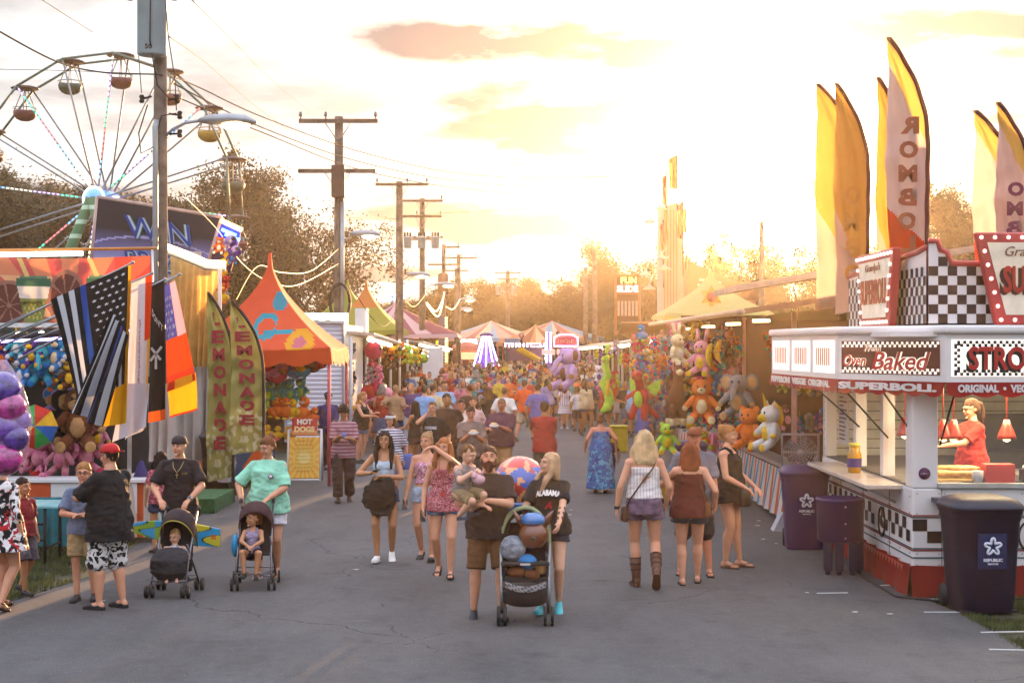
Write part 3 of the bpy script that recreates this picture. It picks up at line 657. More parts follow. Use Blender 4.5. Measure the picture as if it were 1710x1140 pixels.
def tree(px, top, Y, k, wf=1., label=None, rz=0, group=None):
    h = CAMZ-(top-HOR)/F*Y; s = h/TOP[k]
    e = empty('tree', ((px-CX)/F*Y, Y, 0), R(rz), label, 'tree', group); e.scale = (s*wf, s*wf, s)
    link('trunk', TREES[k][0], e); link('crown', TREES[k][1], e)
for i, (px, top, Y, k, w) in enumerate([(20,300,120,0,1.1),(95,285,125,1,1.0),(165,280,118,3,1.0),(232,300,130,0,1)]):
    tree(px, top, Y, k, w, 'bushy dark tree behind the big wheel, %s from the left' % ordn[i], 40*i, 'trees behind the big wheel')
tree(345, 262, 100, 0, .8, 'tall tree between the utility pole and the wheel rim', 20)
tree(435, 285, 98, 1, .8, 'leafy tree with visible slanting limbs above the orange tent', 75)
tree(490, 330, 92, 2, 1.0, 'sparse see through tree just left of the second wooden pole', 190)
tree(535, 300, 92, 2, .8, 'thin airy tree right behind the second wooden pole', 10)
bk = [(560,505,150,3,1.6),(610,500,155,0,1.5),(655,500,150,1,1.5),(700,490,150,3,1.3),(745,468,145,1,1.2),(790,470,150,0,1.2),(835,455,145,3,1.1),(880,462,150,1,1.2),(925,468,150,0,1.1),(968,455,145,3,1.1),(1005,462,150,1,1.2)]
for i, (px, top, Y, k, w) in enumerate(bk): tree(px, top, Y, k, w, 'tree in the low wood closing off the street, %s from the left' % ordn[i], 63*i, 'trees closing off the street')
for i, px in enumerate(range(300, 1060, 62)): bush(px, 520-6*(i % 3), 138+(i % 4)*3, .52, 'dense bush at the foot of the far wood, %s from the left' % ordn[i], 'bushes under the far wood')
for i, px in enumerate(range(1080, 1900, 75)): bush(px, 470-14*(i % 3), 108+(i % 3)*3, .5, 'dense bush below the setting sun, %s from the left' % ordn[i], 'bushes below the setting sun')
for i, px in enumerate(range(-40, 420, 70)): bush(px, 430-14*(i % 3), 108+(i % 3)*3, .5, 'dense bush behind the big wheel, %s from the left' % ordn[i], 'bushes behind the big wheel')
tree(1055, 385, 112, 3, .85, 'round tree left of the white slide tower', 30)
tree(1150, 383, 118, 0, 1.0, 'round tree behind the white slide tower', 120)
for i, (px, top, Y, k, w) in enumerate([(1215,470,120,1,1.1),(1262,440,105,2,1),(1305,392,100,0,.9),(1362,395,104,3,.8),(1420,400,100,1,.8)]):
    tree(px, top, Y, k, w, 'tree under the setting sun, %s from the left' % ordn[i], 33*i, 'trees under the setting sun')
tree(1598, 298, 62, 1, .75, 'dense tree behind the checkered parapet', 20); tree(1665, 318, 66, 0, .8, 'tree at the right edge behind the feather flags', 90); tree(1730, 300, 70, 3, .8, 'tree at the far right edge of the photo', 50)
# ---------------------------------------------------------------- poles, lamps, wires
WOOD = mat('pole_wood', (.17,.125,.095), .9, var=.3, vscale=4, bump=.5, bscale=14)
STEEL = mat('galvanised', (.32,.34,.36), .45, metal=.6, var=.1, vscale=3, bump=.05)
TANK = mat('transformer_paint', (.36,.46,.50), .45, var=.1, vscale=2, bump=.05, coat=.2)
DARK = C('191718', .7)
def pole(px, Y, top, label, r=.14, arms=(), lean=0, group=None):
    e = empty('utility_pole', ((px-CX)/F*Y, Y, 0), 0, label, 'utility pole', group); h = CAMZ-(top-HOR)/F*Y
    m = MB(); m.cyl((0,0,-.1), (lean,0,h), r*1.15, r*.85, 16); m.build('post', WOOD, e)
    for (py, x0, x1, ins) in arms:
        z = CAMZ-(py-HOR)/F*Y; a, b = (x0-px)/F*Y, (x1-px)/F*Y
        m = MB(); m.box(((a+b)/2, -r-.06, z), (b-a, .09, .12)); c = m.build('cross_arm', WOOD, e)
        m = MB(); m.cyl((a*.35, -r-.07, z-.02), (0, -r-.01, z-.62), .018, .018, 6); m.cyl((b*.35, -r-.07, z-.02), (0, -r-.01, z-.62), .018, .018, 6); m.build('brace', STEEL, c)
        for t in ins:
            m = MB(); x = a+(b-a)*t; m.cyl((x, -r-.06, z+.06), (x, -r-.06, z+.16), .02, .02, 6); m.loft([((x, -r-.06, z+.13), .04, .04), ((x, -r-.06, z+.17), .065, .065), ((x, -r-.06, z+.2), .04, .04), ((x, -r-.06, z+.24), .05, .05), ((x, -r-.06, z+.28), .02, .02)], 10); m.build('insulator', C('6a6468', .35), c)
    return e, h
def tank(e, x, y, z, r, h, letters=None):
    m = MB(); m.loft([((x,y,z-.02), r*.9, r*.9), ((x,y,z), r, r), ((x,y,z+h*.93), r, r), ((x,y,z+h*.94), r*1.05, r*1.05), ((x,y,z+h), r*1.03, r*1.03), ((x,y,z+h+.04), r*.5, r*.5)], 24); t = m.build('transformer', TANK, e)
    for a in (-.7, 0, .7): m = MB(); m.loft([((x+a*r, y, z+h), .04, .04), ((x+a*r, y, z+h+.06), .07, .07), ((x+a*r, y, z+h+.1), .04, .04), ((x+a*r, y, z+h+.15), .06, .06), ((x+a*r, y, z+h+.24), .03, .03)], 10); m.build('bushing', DARK, t)
    for sg in (-1, 1): m = MB(); m.cyl((x+sg*r, y, z+h*.97), (x+sg*(r+.13), y, z+h*.97), .03, .03, 8); m.cyl((x+sg*(r+.13), y, z+h*.97-.04), (x+sg*(r+.13), y, z+h*.97+.06), .05, .05, 8); m.build('terminal', DARK, t)
    if letters: text('number', letters, .12, .085, frame((x+.0, y-r-.003, z+.09), (1,0,0), (0,0,1)), DARK, t, .004)
    return t
LAMPON = mat('lamp_glass_lit', (1,.75,.4), .3, em=(1,.62,.2), es=16, bump=0); LAMPDIM = mat('lamp_glass_pale', (.8,.8,.75), .3, em=(1,.9,.65), es=1.6, bump=0)
def lamp(e, z, reach, r=.14, on=True, s=1):
    m = MB(); m.tube([(.0, -.0, z-.25), (r+.1, -.05, z-.05), (r+.35*s, -.08, z+.06), (reach-.5*s, -.1, z+.1)], .03*s, 8); a = m.build('lamp_arm', STEEL, e)
    m = MB(); q = Euler((0, R(90), 0)).to_quaternion()
    m.loft([((reach-.55*s,-.1,z+.1), .04, .05, q), ((reach-.35*s,-.1,z+.11), .09*s, .12*s, q), ((reach,-.1,z+.12), .11*s, .16*s, q), ((reach+.3*s,-.1,z+.10), .1*s, .14*s, q), ((reach+.5*s,-.1,z+.06), .03*s, .06*s, q)], 14); h = m.build('lamp_head', STEEL, a)
    m = MB(); m.ell((reach+.12*s, -.1, z+.02), (.27*s, .13*s, .1*s), 14, 8); m.build('lamp_glass', LAMPON if on else LAMPDIM, h)
# first pole with the big transformer
e, h = pole(268, 25, -80, 'nearest wooden utility pole with a large grey transformer and conduit', .125)
tank(e, -.06, -.34, CAMZ-(90-HOR)/F*24.6, .25, 1.0, '50')
m = MB(); m.tube([(-.05,-.15,0), (-.05,-.15,6.1), (-.05,-.17,6.5), (-.03,-.13,6.62)], .05, 10); m.build('conduit', STEEL, e)
for i, (a, b_) in enumerate([((.16,-.05,7.0),(.32,-.1,7.0)), ((.16,-.05,6.75),(.36,-.1,6.72)), ((.16,-.05,6.4),(.36,-.1,6.4)), ((-.14,-.05,7.05),(-.3,-.1,7.0))]):
    m = MB(); m.cyl(a, b_, .02, .02, 6); m.loft([(Vector(b_)+Vector((0,0,d)), rr, rr) for d, rr in ((-.07,.03),(-.04,.05),(0,.03),(.04,.05),(.07,.03))], 8); m.build('insulator', DARK, e)
m = MB(); m.tube([(-.3,-.1,8.6),(-.36,-.12,7.9),(-.3,-.12,7.1)], .008, 5); m.tube([(-.02,-.6,8.9),(-.03,-.62,7.9),(.02,-.3,7.2),(.16,-.06,7.02)], .012, 5); m.tube([(.2,-.5,8.8),(.24,-.5,8.1),(.3,-.2,7.3),(.3,-.1,6.8)], .01, 5)
m.tube([(-.2,-.1,6.9),(-.34,-.15,6.4),(-.3,-.15,6.05),(-.1,-.15,6.15),(.05,-.14,6.7),(.3,-.1,6.75)], .012, 5); m.build('service_wire', DARK, e)
lamp(e, CAMZ-(212-HOR)/F*25, (385-268)/F*25, .125, True, .95)
e, h = pole(566, 43, 195, 'tall wooden pole with two cross arms, a control box and a coil of black cable', .15, [(204,501,632,(.02,.34,.97)), (287,500,628,())], .0)
m = MB(); m.box((.03,-.32,CAMZ-(305-HOR)/F*43), (.4,.36,.95)); m.build('control_box', C('4a3830', .6), e, .02)
m = MB(); m.tube([(.02+.3*math.cos(a)+.05, -.3-.04*k, CAMZ-(505-HOR)/F*43+.55*math.sin(a)) for k in range(3) for a in np.linspace(0, 6.28, 20)], .045, 6); m.build('cable_coil', DARK, e)
m = MB(); m.tube([(.12,-.16,3), (.12,-.16,7.0)], .06, 8); m.build('conduit', STEEL, e)
lamp(e, CAMZ-(396-HOR)/F*43, (612-566)/F*43, .15, False, .9)
e, h = pole(667, 62, 303, 'wooden pole with one cross arm behind the second one, lamp on its right', .17, [(309,628,716,(.03,.6,.97))])
lamp(e, CAMZ-(462-HOR)/F*62, (700-667)/F*62, .17, False, 1)
e, h = pole(705, 72, 331, 'wooden pole carrying a row of three grey transformers', .15, [(336,670,740,(.03,.97)), (362,670,738,(.4,.97))])
z = CAMZ-(415-HOR)/F*72
for x in (-.7, 0, .68): tank(e, x, -.42, z, .2, .55)
m = MB(); m.box((0,-.2,z+.45), (1.7,.08,.1)); m.build('bracket', STEEL, e)
lamp(e, CAMZ-(478-HOR)/F*72, (745-705)/F*72, .15, True, 1)
e, h = pole(741, 92, 408, 'distant pole with a barrel shaped box hanging under its arm', .15, [(413,741,768,(.9,)), (442,715,768,())])
m = MB(); m.loft([((0,-.4,5.9), .3, .3), ((0,-.4,6.1), .36, .36), ((0,-.4,7.2), .36, .36), ((0,-.4,7.3), .2, .2)], 16); m.build('transformer', C('6a4a30', .5), e)
e, h = pole(766, 96, 425, 'distant pole with a single wide cross arm near the lit street lamps', .15, [(431,745,797,(.1,.5,.95))])
lamp(e, CAMZ-(502-HOR)/F*96, (782-766)/F*96, .15, True, 1)
e, h = pole(762, 112, 448, 'faint far pole just behind the wide arm one', .15, [(452,740,782,(.1,.9))]); lamp(e, CAMZ-(518-HOR)/F*112, (778-762)/F*112, .15, False, 1.1)
e, h = pole(848, 125, 452, 'far pole with two arms and hanging hardware at the end of the street', .2, [(456,826,870,(.05,.5,.95)), (466,830,866,())])
for x in (-.8, .5): tank(e, x, -.5, CAMZ-(492-HOR)/F*125, .26, .7)
pole(978, 95, 446, 'plain grey pole left of its taller twin at the end of the right stands', .16); pole(993, 92, 413, 'taller plain grey pole at the end of the right stands', .18)
e, h = pole(1272, 60, 95+275, 'dark thin pole in the glare under the sun', .12)
WIRE = C('1a1614', .8)
def wire(pts, r=.012, sag=0, name='wire', label=None, group='overhead wires'):
    m = MB(); P3 = [P(*p) for p in pts]; out = []
    for a, b_ in zip(P3, P3[1:]):
        for k in range(14): t = k/14; q = a.lerp(b_, t); q.z -= sag*4*t*(1-t); out.append(q)
    out.append(P3[-1]); m.tube(out, r, 5); o = m.build(name, WIRE); tag(o, label, 'wire', group); return o
ww = [([(-40,35,18),(275,155,25),(566,262,43),(1235,268,70)], 'uppermost of the long sagging wires crossing to the right'), ([(275,160,25),(566,282,43),(1225,283,70)], 'second of the long sagging wires crossing to the right'),
      ([(275,165,25),(566,300,43),(1200,295,70)], 'third of the long sagging wires crossing to the right')]
def poly_wire(pts, r, label, n=60, name='wire'):
    """a wire through the given points, smooth"""
    V = [P(*p) for p in pts]; out = []
    for i in range(len(V)-1):
        a = V[max(i-1,0)]; b_ = V[i]; c = V[i+1]; d = V[min(i+2, len(V)-1)]
        for k in range(10):
            t = k/10; out.append(.5*((2*b_)+(c-a)*t+(2*a-5*b_+4*c-d)*t*t+(-a+3*b_-3*c+d)*t**3))
    out.append(V[-1]); m = MB(); m.tube(out, r, 5); o = m.build(name, WIRE); tag(o, label, 'wire', 'overhead wires'); return o
poly_wire([(-20,42,19),(95,103,21),(180,122,23),(275,126,25),(330,145,27),(440,196,31),(600,253,40),(750,287,50),(900,297,58),(1100,290,66),(1235,268,72)], .013, 'uppermost of the long sagging wires crossing to the right')
poly_wire([(290,140,26),(440,214,31),(600,270,40),(750,300,50),(900,311,58),(1080,304,66),(1235,282,72)], .013, 'middle one of the long sagging wires crossing to the right')
poly_wire([(290,160,26),(440,222,31),(600,283,40),(750,312,50),(900,324,58),(1080,318,66),(1200,306,72)], .013, 'lowest of the long sagging wires crossing to the right')
poly_wire([(0,116,40),(60,117,40),(130,119,40),(275,125,25.2)], .009, 'thin level wire running left from the nearest pole across the wheel')
poly_wire([(566,362,43),(660,365,62),(740,356,72),(860,350,85),(990,340,100)], .012, 'thin wire running right from the transformer pole')
poly_wire([(280,60,26),(350,110,40),(430,180,60),(500,230,80)], .012, 'fine wire slanting down right of the big transformer')
poly_wire([(320,0,26),(390,70,40),(450,130,60),(520,190,80)], .01, 'faint wire slanting down from the top of the photo')
poly_wire([(70,0,26),(120,32,28),(155,54,30)], .008, 'short faint wire at the top left corner')
poly_wire([(570,380,43),(585,470,44),(640,545,46),(667,500,61.8)], .012, 'loose wire drooping from the second pole to the third')
poly_wire([(566,430,43),(620,428,52),(667,426,61.8)], .01, 'short level wire between the second and third poles')
poly_wire([(566,440,43),(620,436,52),(667,434,61.8)], .01, 'lower short wire between the second and third poles')
poly_wire([(768,420,92),(900,416,100),(1100,412,110)], .014, 'level wire running right from the far poles')
poly_wire([(790,520,100),(850,524,110),(960,524,110),(1080,520,110)], .014, 'low level wire across the far wood')
STR = mat('string_light', (1,.8,.5), .4, em=(1,.6,.22), es=1.4, bump=0)
def string(pts, label, r=.005):
    o = poly_wire(pts, r, label, name='string_lights'); o.data.materials[0] = STR; o['category'] = 'string lights'; o['group'] = 'strings of warm lights'
string([(395,500,30),(430,445,30),(470,455,33),(520,452,38),(566,415,43)], 'light string from the orange tent to the second pole')  # this and the next are thin wires without lamps, golden glow added
string([(310,330,26),(360,380,27),(405,440,29),(450,470,31),(500,475,35),(566,440,43)], 'lower light string passing in front of the wheel')
string([(667,485,62),(690,512,64),(712,490,68)], 'short light string between third and fourth poles'); string([(712,508,72),(732,528,76),(742,488,80)], 'light swag left of the far lamp', .03)
string([(712,505,72),(728,520,76),(740,498,80)], 'upper light swag left of the far lamp', .03); string([(745,512,90),(757,516,92),(768,500,94)], 'tiny light swag under the far lamp', .03)
# ---------------------------------------------------------------- big wheel
def big_wheel():
    Y = 85; hub = P(172, 335, Y); r0 = 8.6; n = 16
    e = empty('ferris_wheel', (hub.x, Y, 0), R(-14), 'big green and white wheel with round gondolas and coloured lights', 'ferris wheel')
    GS = .8; GR = C('4a6c62', .5); WH = C('7c868c', .5); LED = [mat('led_'+k, c, .4, em=c, es=1.6, bump=0) for k, c in (('blue',(.1,.35,1)),('red',(1,.1,.12)),('green',(.05,.9,.35)),('violet',(.6,.3,1)),('warm',(1,.8,.5)))]
    hz = hub.z; w = .85
    def pt(a, r, y): return (r*math.sin(a), y, hz+r*math.cos(a))
    q = random.Random(3)
    m = MB(); m.cyl((0,-w*1.2,hz), (0,w*1.2,hz), .62, .62, 24); m.cyl((0,-w*1.35,hz), (0,w*1.35,hz), .35, .35, 16); m.build('hub', C('2c4a90', .5, em=(.1,.3,1), es=.5), e)
    m = MB(); m.tube([(.68*math.cos(a), -w*1.25, hz+.68*math.sin(a)) for a in np.linspace(0, 6.28, 24)[:-1]], .06, 6, True); m.build('hub_light_ring', mat('led_white', (1,1,1), .4, em=(.85,.95,1), es=2, bump=0), e)
    for y in (-w, w):
        m = MB(); pts = [pt(2*math.pi*(i+.35)/n, r0, y) for i in range(n)]
        for i in range(n): m.cyl(pts[i], pts[(i+1) % n], .075, .075, 6)
        m.build('rim', GR, e)
        for i in range(n):
            a = 2*math.pi*(i+.35)/n; m = MB(); m.mi(0).cyl(pt(a, .7, y*.8), pt(a, r0, y), .06, .055, 6)
            d0, d1 = Vector(pt(a, .7, y*.8)), Vector(pt(a, r0, y)); k = 26
            for j in range(2, k): 
                if (i % 2 == 0 and y < 0): p = d0.lerp(d1, j/k); p.y -= .06; m.mi(1+int(j/6+i) % 5).box(p, (.06,.03,.14), 0, 0, a)
            m.build('spoke', [WH]+LED, e)
    for i in range(n):
        a = 2*math.pi*(i+.35)/n; p = Vector(pt(a, r0, 0)); col = ['5c1c2a','5c1c2a','a08018','1c4438'][(i) % 4]
        if a > 3.6: col = '1c4438' if i % 3 == 0 else '5c1c2a'
        g = MB(); g.mi(0).loft([(p+Vector((0,0,z)), r, r) for z, r in ((-1.95,.28),(-1.85,.5),(-1.65,.66),(-1.4,.7),(-1.38,.62),(-1.6,.55),(-1.8,.3))], 18); g.build('gondola', C(col, .5), e)
        g = MB(); g.loft([(p+Vector((0,0,z)), r, r) for z, r in ((-.05,.8),(.0,.84),(.1,.6),(.16,.2))], 18); g.build('canopy', C('5a4c50', .6), e)
        g = MB()
        for k in range(4): t = k*math.pi/2+.4; g.cyl(p+Vector((.1*math.cos(t), .1*math.sin(t), 0)), p+Vector((.64*math.cos(t), .64*math.sin(t), -1.4)), .03, .03, 5)
        g.tube([p+Vector((.7*math.cos(t), .7*math.sin(t), -1.2)) for t in np.linspace(0, 6.28, 16)[:-1]], .03, 5, True); g.build('gondola_frame', WH, e)
        g = MB(); g.cyl(p+Vector((0,-w,0)), p+Vector((0,w,0)), .05, .05, 6); g.build('axle', WH, e)
    for sg in (-1, 1):
        for y in (-w*1.6, w*1.6): m = MB(); m.cyl((0, y, hz), (sg*4.6, y*1.6, 0), .3, .34, 10); m.build('support_leg', stripes('leg_green', '3f6a48', '9ab8a0', 1.2, 2, .7), e)
big_wheel()
# ---------------------------------------------------------------- soft toys
def plush_mesh(kind):
    m = MB(); e = m.ell
    if kind in ('bear', 'dog', 'monkey', 'elephant', 'unicorn', 'pig', 'bunny'):
        m.mi(0); e((0,0,.30), (.17,.15,.2)); m.mi(1); e((0,-.05,.29), (.12,.12,.15)); m.mi(0)
        e((0,-.02,.6), (.17,.16,.155))
        for s in (1,-1):
            m.mi(0).cap((s*.14,-.03,.42), (s*.27,-.12,.28), .06, .05, 10); m.cap((s*.1,-.05,.15), (s*.17,-.24,.06), .075, .07, 10); m.mi(1); e((s*.175,-.28,.06), (.065,.035,.07), 10, 6); e((s*.28,-.13,.26), (.05,.05,.05), 10, 6)
            m.mi(2); e((s*.06,-.165,.63), (.022,.015,.026), 8, 6)
        m.mi(1)
        if kind == 'bear': e((0,-.15,.56), (.075,.06,.055)); m.mi(2); e((0,-.21,.575), (.022,.015,.016), 8, 6); m.mi(0); [e((s*.13,0,.73), (.06,.035,.06)) for s in (1,-1)]
        if kind == 'dog': e((0,-.16,.55), (.085,.08,.06)); m.mi(2); e((0,-.24,.575), (.028,.02,.02), 8, 6); m.mi(1); [e((s*.175,.0,.56), (.045,.07,.12)) for s in (1,-1)]
        if kind == 'monkey': e((0,-.13,.56), (.11,.06,.085)); e((0,-.12,.64), (.1,.05,.06)); [e((s*.18,0,.61), (.06,.03,.065)) for s in (1,-1)]; m.mi(2); e((0,-.19,.59), (.03,.015,.012), 8, 6); m.mi(0).tube([(0,.13,.2),(.1,.2,.15),(.25,.2,.25),(.28,.18,.4)], .025, 6)
        if kind == 'elephant': m.mi(0).tube([(0,-.15,.58),(0,-.26,.5),(0,-.3,.38),(0,-.36,.33)], [.06,.05,.04,.03], 8); [e((s*.22,.02,.62), (.12,.03,.14)) for s in (1,-1)]; m.mi(1); [e((s*.22,-.005,.62), (.085,.025,.1)) for s in (1,-1)]
        if kind == 'unicorn': e((0,-.16,.54), (.085,.09,.07)); m.mi(3).cyl((0,-.1,.74), (0,-.16,.95), .035, .004, 10); m.mi(1).tube([(0,.04,.78),(0,.15,.68),(0,.18,.52),(0,.16,.4)], [.04,.055,.05,.03], 8); m.mi(0); [m.cyl((s*.1,0,.7), (s*.12,-.01,.83), .035, .005, 8) for s in (1,-1)]
        if kind == 'pig': e((0,-.17,.57), (.06,.04,.05)); m.mi(0); [m.cyl((s*.1,-.02,.7), (s*.15,-.06,.8), .05, .005, 8) for s in (1,-1)]
        if kind == 'bunny': e((0,-.14,.56), (.06,.05,.045)); m.mi(0); [m.cap((s*.07,0,.74), (s*.11,.02,.98), .04, .035, 8) for s in (1,-1)]
    elif kind == 'duck':
        m.mi(0); e((0,0,.25), (.19,.2,.2)); e((0,-.04,.56), (.15,.15,.15)); m.mi(1); e((0,-.2,.53), (.07,.09,.03)); [e((s*.12,-.22,.06), (.08,.11,.04)) for s in (1,-1)]; m.mi(0); [e((s*.19,0,.28), (.05,.13,.11)) for s in (1,-1)]; m.mi(2); [e((s*.06,-.165,.61), (.02,.02,.025), 8, 6) for s in (1,-1)]
    elif kind == 'llama':
        m.mi(0); m.loft([((0,.12,.42),.12,.1),((0,.1,.5),.2,.24),((0,.06,.68),.22,.28),((0,.0,.85),.18,.22),((0,-.08,1.0),.13,.13),((0,-.12,1.25),.11,.11),((0,-.14,1.36),.08,.08)], 16)
        for s in (1,-1):
            for y in (-.08,.22): m.mi(0).cap((s*.12,y,.5), (s*.13,y,.25), .09, .075, 10); m.mi(1).cap((s*.13,y,.25), (s*.13,y,.1), .07, .07, 10); m.mi(2); e((s*.13,y-.02,.04), (.08,.1,.05), 10, 6)
            m.mi(0).cyl((s*.07,-.1,1.42), (s*.09,-.1,1.56), .035, .008, 8); m.mi(2); e((s*.06,-.24,1.38), (.02,.015,.025), 8, 6)
        m.mi(0); e((0,-.13,1.36), (.12,.13,.12)); m.mi(1); e((0,-.22,1.31), (.09,.1,.075))
    elif kind == 'snake':
        m.mi(0).tube([(.02,0,1.3),(-.02,-.02,1.1),(.06,0,.9),(-.08,0,.7),(.05,0,.5),(.1,0,.3),(.0,-.05,.12),(-.15,-.1,.05)], [.05,.09,.1,.11,.11,.12,.11,.06], 12); e((-.03,-.04,1.28), (.1,.12,.09)); m.mi(1); [e((s*.06-.03,-.12,1.33), (.03,.02,.03), 8, 6) for s in (1,-1)]; e((0,-.1,.6), (.05,.06,.2))
    elif kind == 'dragon':
        m.mi(0); e((0,0,.5), (.2,.17,.26)); m.cap((0,-.02,.7), (0,-.1,.92), .11, .09, 12); e((0,-.16,1.02), (.12,.17,.11)); m.tube([(0,.12,.35),(.1,.25,.2),(.28,.2,.1),(.42,.1,.05)], [.12,.09,.06,.02], 10)
        for s in (1,-1): m.mi(0).cap((s*.12,-.04,.32), (s*.17,-.14,.06), .09, .08, 10); m.cap((s*.15,-.06,.62), (s*.26,-.2,.5), .05, .045, 8); m.mi(1).prism([(s*.1,.12,.75),(s*.42,.22,.95),(s*.4,.2,.7),(s*.28,.18,.55)], (0,-.02,0), (0,.02,0)); m.mi(2); e((s*.06,-.27,1.07), (.02,.02,.025), 8, 6)
        m.mi(1); e((0,-.08,.48), (.13,.12,.2))
    elif kind == 'ball': m.mi(0); e((0,0,.3), .3, 20, 14); m.mi(1); e((0,-.06,.33), (.26,.26,.27), 16, 10); m.mi(2); e((.09,-.02,.36), (.2,.27,.2), 14, 10)
    elif kind == 'banana': m.mi(0).tube([(.1,0,.9),(.03,-.02,.8),(-.06,-.05,.55),(-.04,-.05,.3),(.08,0,.08)], [.02,.08,.11,.1,.03], 12); m.mi(2); [e((s*.04-.06,-.15,.6), (.015,.015,.03), 8, 6) for s in (1,-1)]; m.mi(1).tube([(-.14,-.1,.48),(-.06,-.17,.44),(.02,-.14,.48)], .01, 5)
    return m
PL = {}; HCOL = {'blue':'2a7ab8','turquoise':'38a0b4','purple':'5a3a8c','pink':'d87a9a','hot pink':'c8285a','yellow':'e0b020','orange':'d86a1c','red':'b01c1c','green':'5aa028','lime':'a4c83c','brown':'6b3a1c','tan':'b48a58','white':'d8d4d0','cream':'d8c49a','grey':'7c7a80','lilac':'a88cc0','black':'1c1a1c','teal':'4a9a94','rose':'e090a0'}
FUR = {k: mat('fur_'+k.replace(' ', '_'), v, .95, var=.15, vscale=9, bump=.6, bscale=70, trans=.0) for k, v in HCOL.items()}
HTOY = {'bear':.76,'dog':.75,'monkey':.75,'elephant':.76,'unicorn':.95,'pig':.8,'bunny':1.02,'duck':.72,'llama':1.56,'snake':1.36,'dragon':1.14,'ball':.6,'banana':.92}
_used = {}
def toy(kind, px, py, Y, hpx, c1, c2, rz=0, rx=0, label=None, group=None, ry=0):
    """soft toy, its lowest point at px, py"""
    if kind not in PL: PL[kind] = plush_mesh(kind).mesh('plush_'+kind, [FUR['brown'], FUR['tan'], C('141214', .3), FUR['yellow']])
    o = link('plush_'+kind, PL[kind]); s = hpx/F*Y/HTOY[kind]; o.scale = (s,s,s); o.location = P(px, py, Y); o.rotation_euler = (R(rx), R(ry), R(rz))
    for i, c in ((0, c1), (1, c2)): o.material_slots[i].link = 'OBJECT'; o.material_slots[i].material = FUR[c]
    tag(o, label, 'soft toy', group); return o
def toy_row(place, group, Y, items, base=None):
    """items = (kind, px, py, hpx, c1, c2, rz, rx); labels count from the left within the row"""
    items = sorted(items, key=lambda t: t[1])
    for i, t in enumerate(items):
        kind, px, py, h, c1, c2 = t[:6]; rz = t[6] if len(t) > 6 else rnd.uniform(-40, 40); rx = t[7] if len(t) > 7 else rnd.uniform(-12, 12)
        w = 'stuffed '+({'ball':'ball'}.get(kind, kind))
        toy(kind, px, py, Y+rnd.uniform(-.12,.12), h, c1, c2, rz, rx, '%s %s toy, %s from the left, %s' % (c1 if c1 == c2 else c1+' and '+c2, {'ball':'round'}.get(kind, kind), ordn[i], place), group, rnd.uniform(-10, 10))
# ---------------------------------------------------------------- left side of the street
VC = mat('printed_cloth', (1,1,1), .8, vcol=True, var=.08, vscale=4, bump=.12, bscale=30, trans=.3)
VCF = mat('flag_cloth', (1,1,1), .8, vcol=True, var=.06, vscale=4, bump=.12, bscale=30, trans=.75)
VCL = mat('banner_cloth', (1,1,1), .85, vcol=True, var=.15, vscale=3, bump=.2, bscale=20, trans=.08)
VCB = mat('printed_board', (1,1,1), .55, vcol=True, var=.05, vscale=2, bump=.03)
WHITEP = mat('white_paint', (.62,.62,.64), .5, var=.08, vscale=1.5, bump=.05)
ALU = mat('aluminium', (.5,.5,.5), .4, metal=.8, var=.1, vscale=5, bump=.05)
TARP = mat('grey_tarp', (.05,.055,.06), .85, var=.3, vscale=1.5, bump=.4, bscale=5)
def tubes(e, name, segs, r, m):
    b = MB()
    for s in segs: b.cyl(s[0], s[1], r, r, 8)
    return b.build(name, m, e)
# --- prize booth at the left edge
e = empty('prize_booth', (-7, 21, 0), 0, 'open prize booth at the left edge with a striped skirt, grey tarp and hanging toys', 'prize booth')
def L(x, y, z): return (x+7, y-21, z)
b = MB(); b.box(L(-6.9, 20.15, .86), (3.9, .5, .05)); b.box(L(-5.25, 20.7, .86), (.5, .7, .05)); b.build('counter_top', WHITEP, e, .008)
b = MB()
for k in range(9): b.mi(k % 2).box(L(-8.6+k*.4, 19.95, .62), (.395, .03, .42))
b.build('counter_front', [WHITEP, C('b8481c', .7)], e)
def skirt_pos(p0, p1, zt, zb, amp=.05, wv=14, flare=.1):
    p0 = Vector(p0); p1 = Vector(p1); n = Vector((p1.y-p0.y, -(p1.x-p0.x), 0)).normalized()
    def f(u, v):
        p = p0.lerp(p1, u); return Vector((p.x, p.y, zt+(zb-zt)*v))+n*(amp*v*math.sin(u*wv*6.28)+flare*v)
    return f
SK = [lin('9ab8b8'), lin('3a8c9c'), lin('c85a28'), lin('c8c0b8'), lin('c85a28'), lin('c8c0b8')]
painted('skirt', skirt_pos(L(-5.6,19.86,0), L(-5.02,20.0,0), .84, .08, .03, 4, .04), lambda u, v: SK[int(u*6) % 6], 40, 6, VC, e)
painted('skirt', skirt_pos(L(-5.0,20.0,0), L(-4.95,21.6,0), .84, .06, .04, 8, .12), lambda u, v: SK[int(u*12) % 6] if v > .25 else lin('c8ac80'), 80, 12, VC, e)
b = MB()
for i in range(26): t = i/25; x, y = -5.0+.06*t, 20.0+1.6*t; b.cyl(L(x+.03, y, .84), L(x+.06, y, .62+.03*math.sin(i)), .012, .004, 5)
b.build('fringe', C('d0c0a8', .8), e)
painted('tarp_wall', lambda u, v: Vector(L(-9.5+4.0*u, 22.4+.05*math.sin(u*15), .5+1.75*v)), lambda u, v: lin('2a2e34'), 30, 8, TARP, e)
b = MB(); b.box(L(-7.6, 22.5, 2.7), (4.3, .05, 1.0)); b.build('back_panel', mat('pale_blue_panel', (.36,.44,.52), .6, bump=.05), e)
tubes(e, 'booth_post', [(L(-5.35,20.1,0), L(-5.35,20.1,3.0))], .03, ALU); tubes(e, 'booth_post', [(L(-5.35,22.4,0), L(-5.35,22.4,3.0))], .03, ALU)
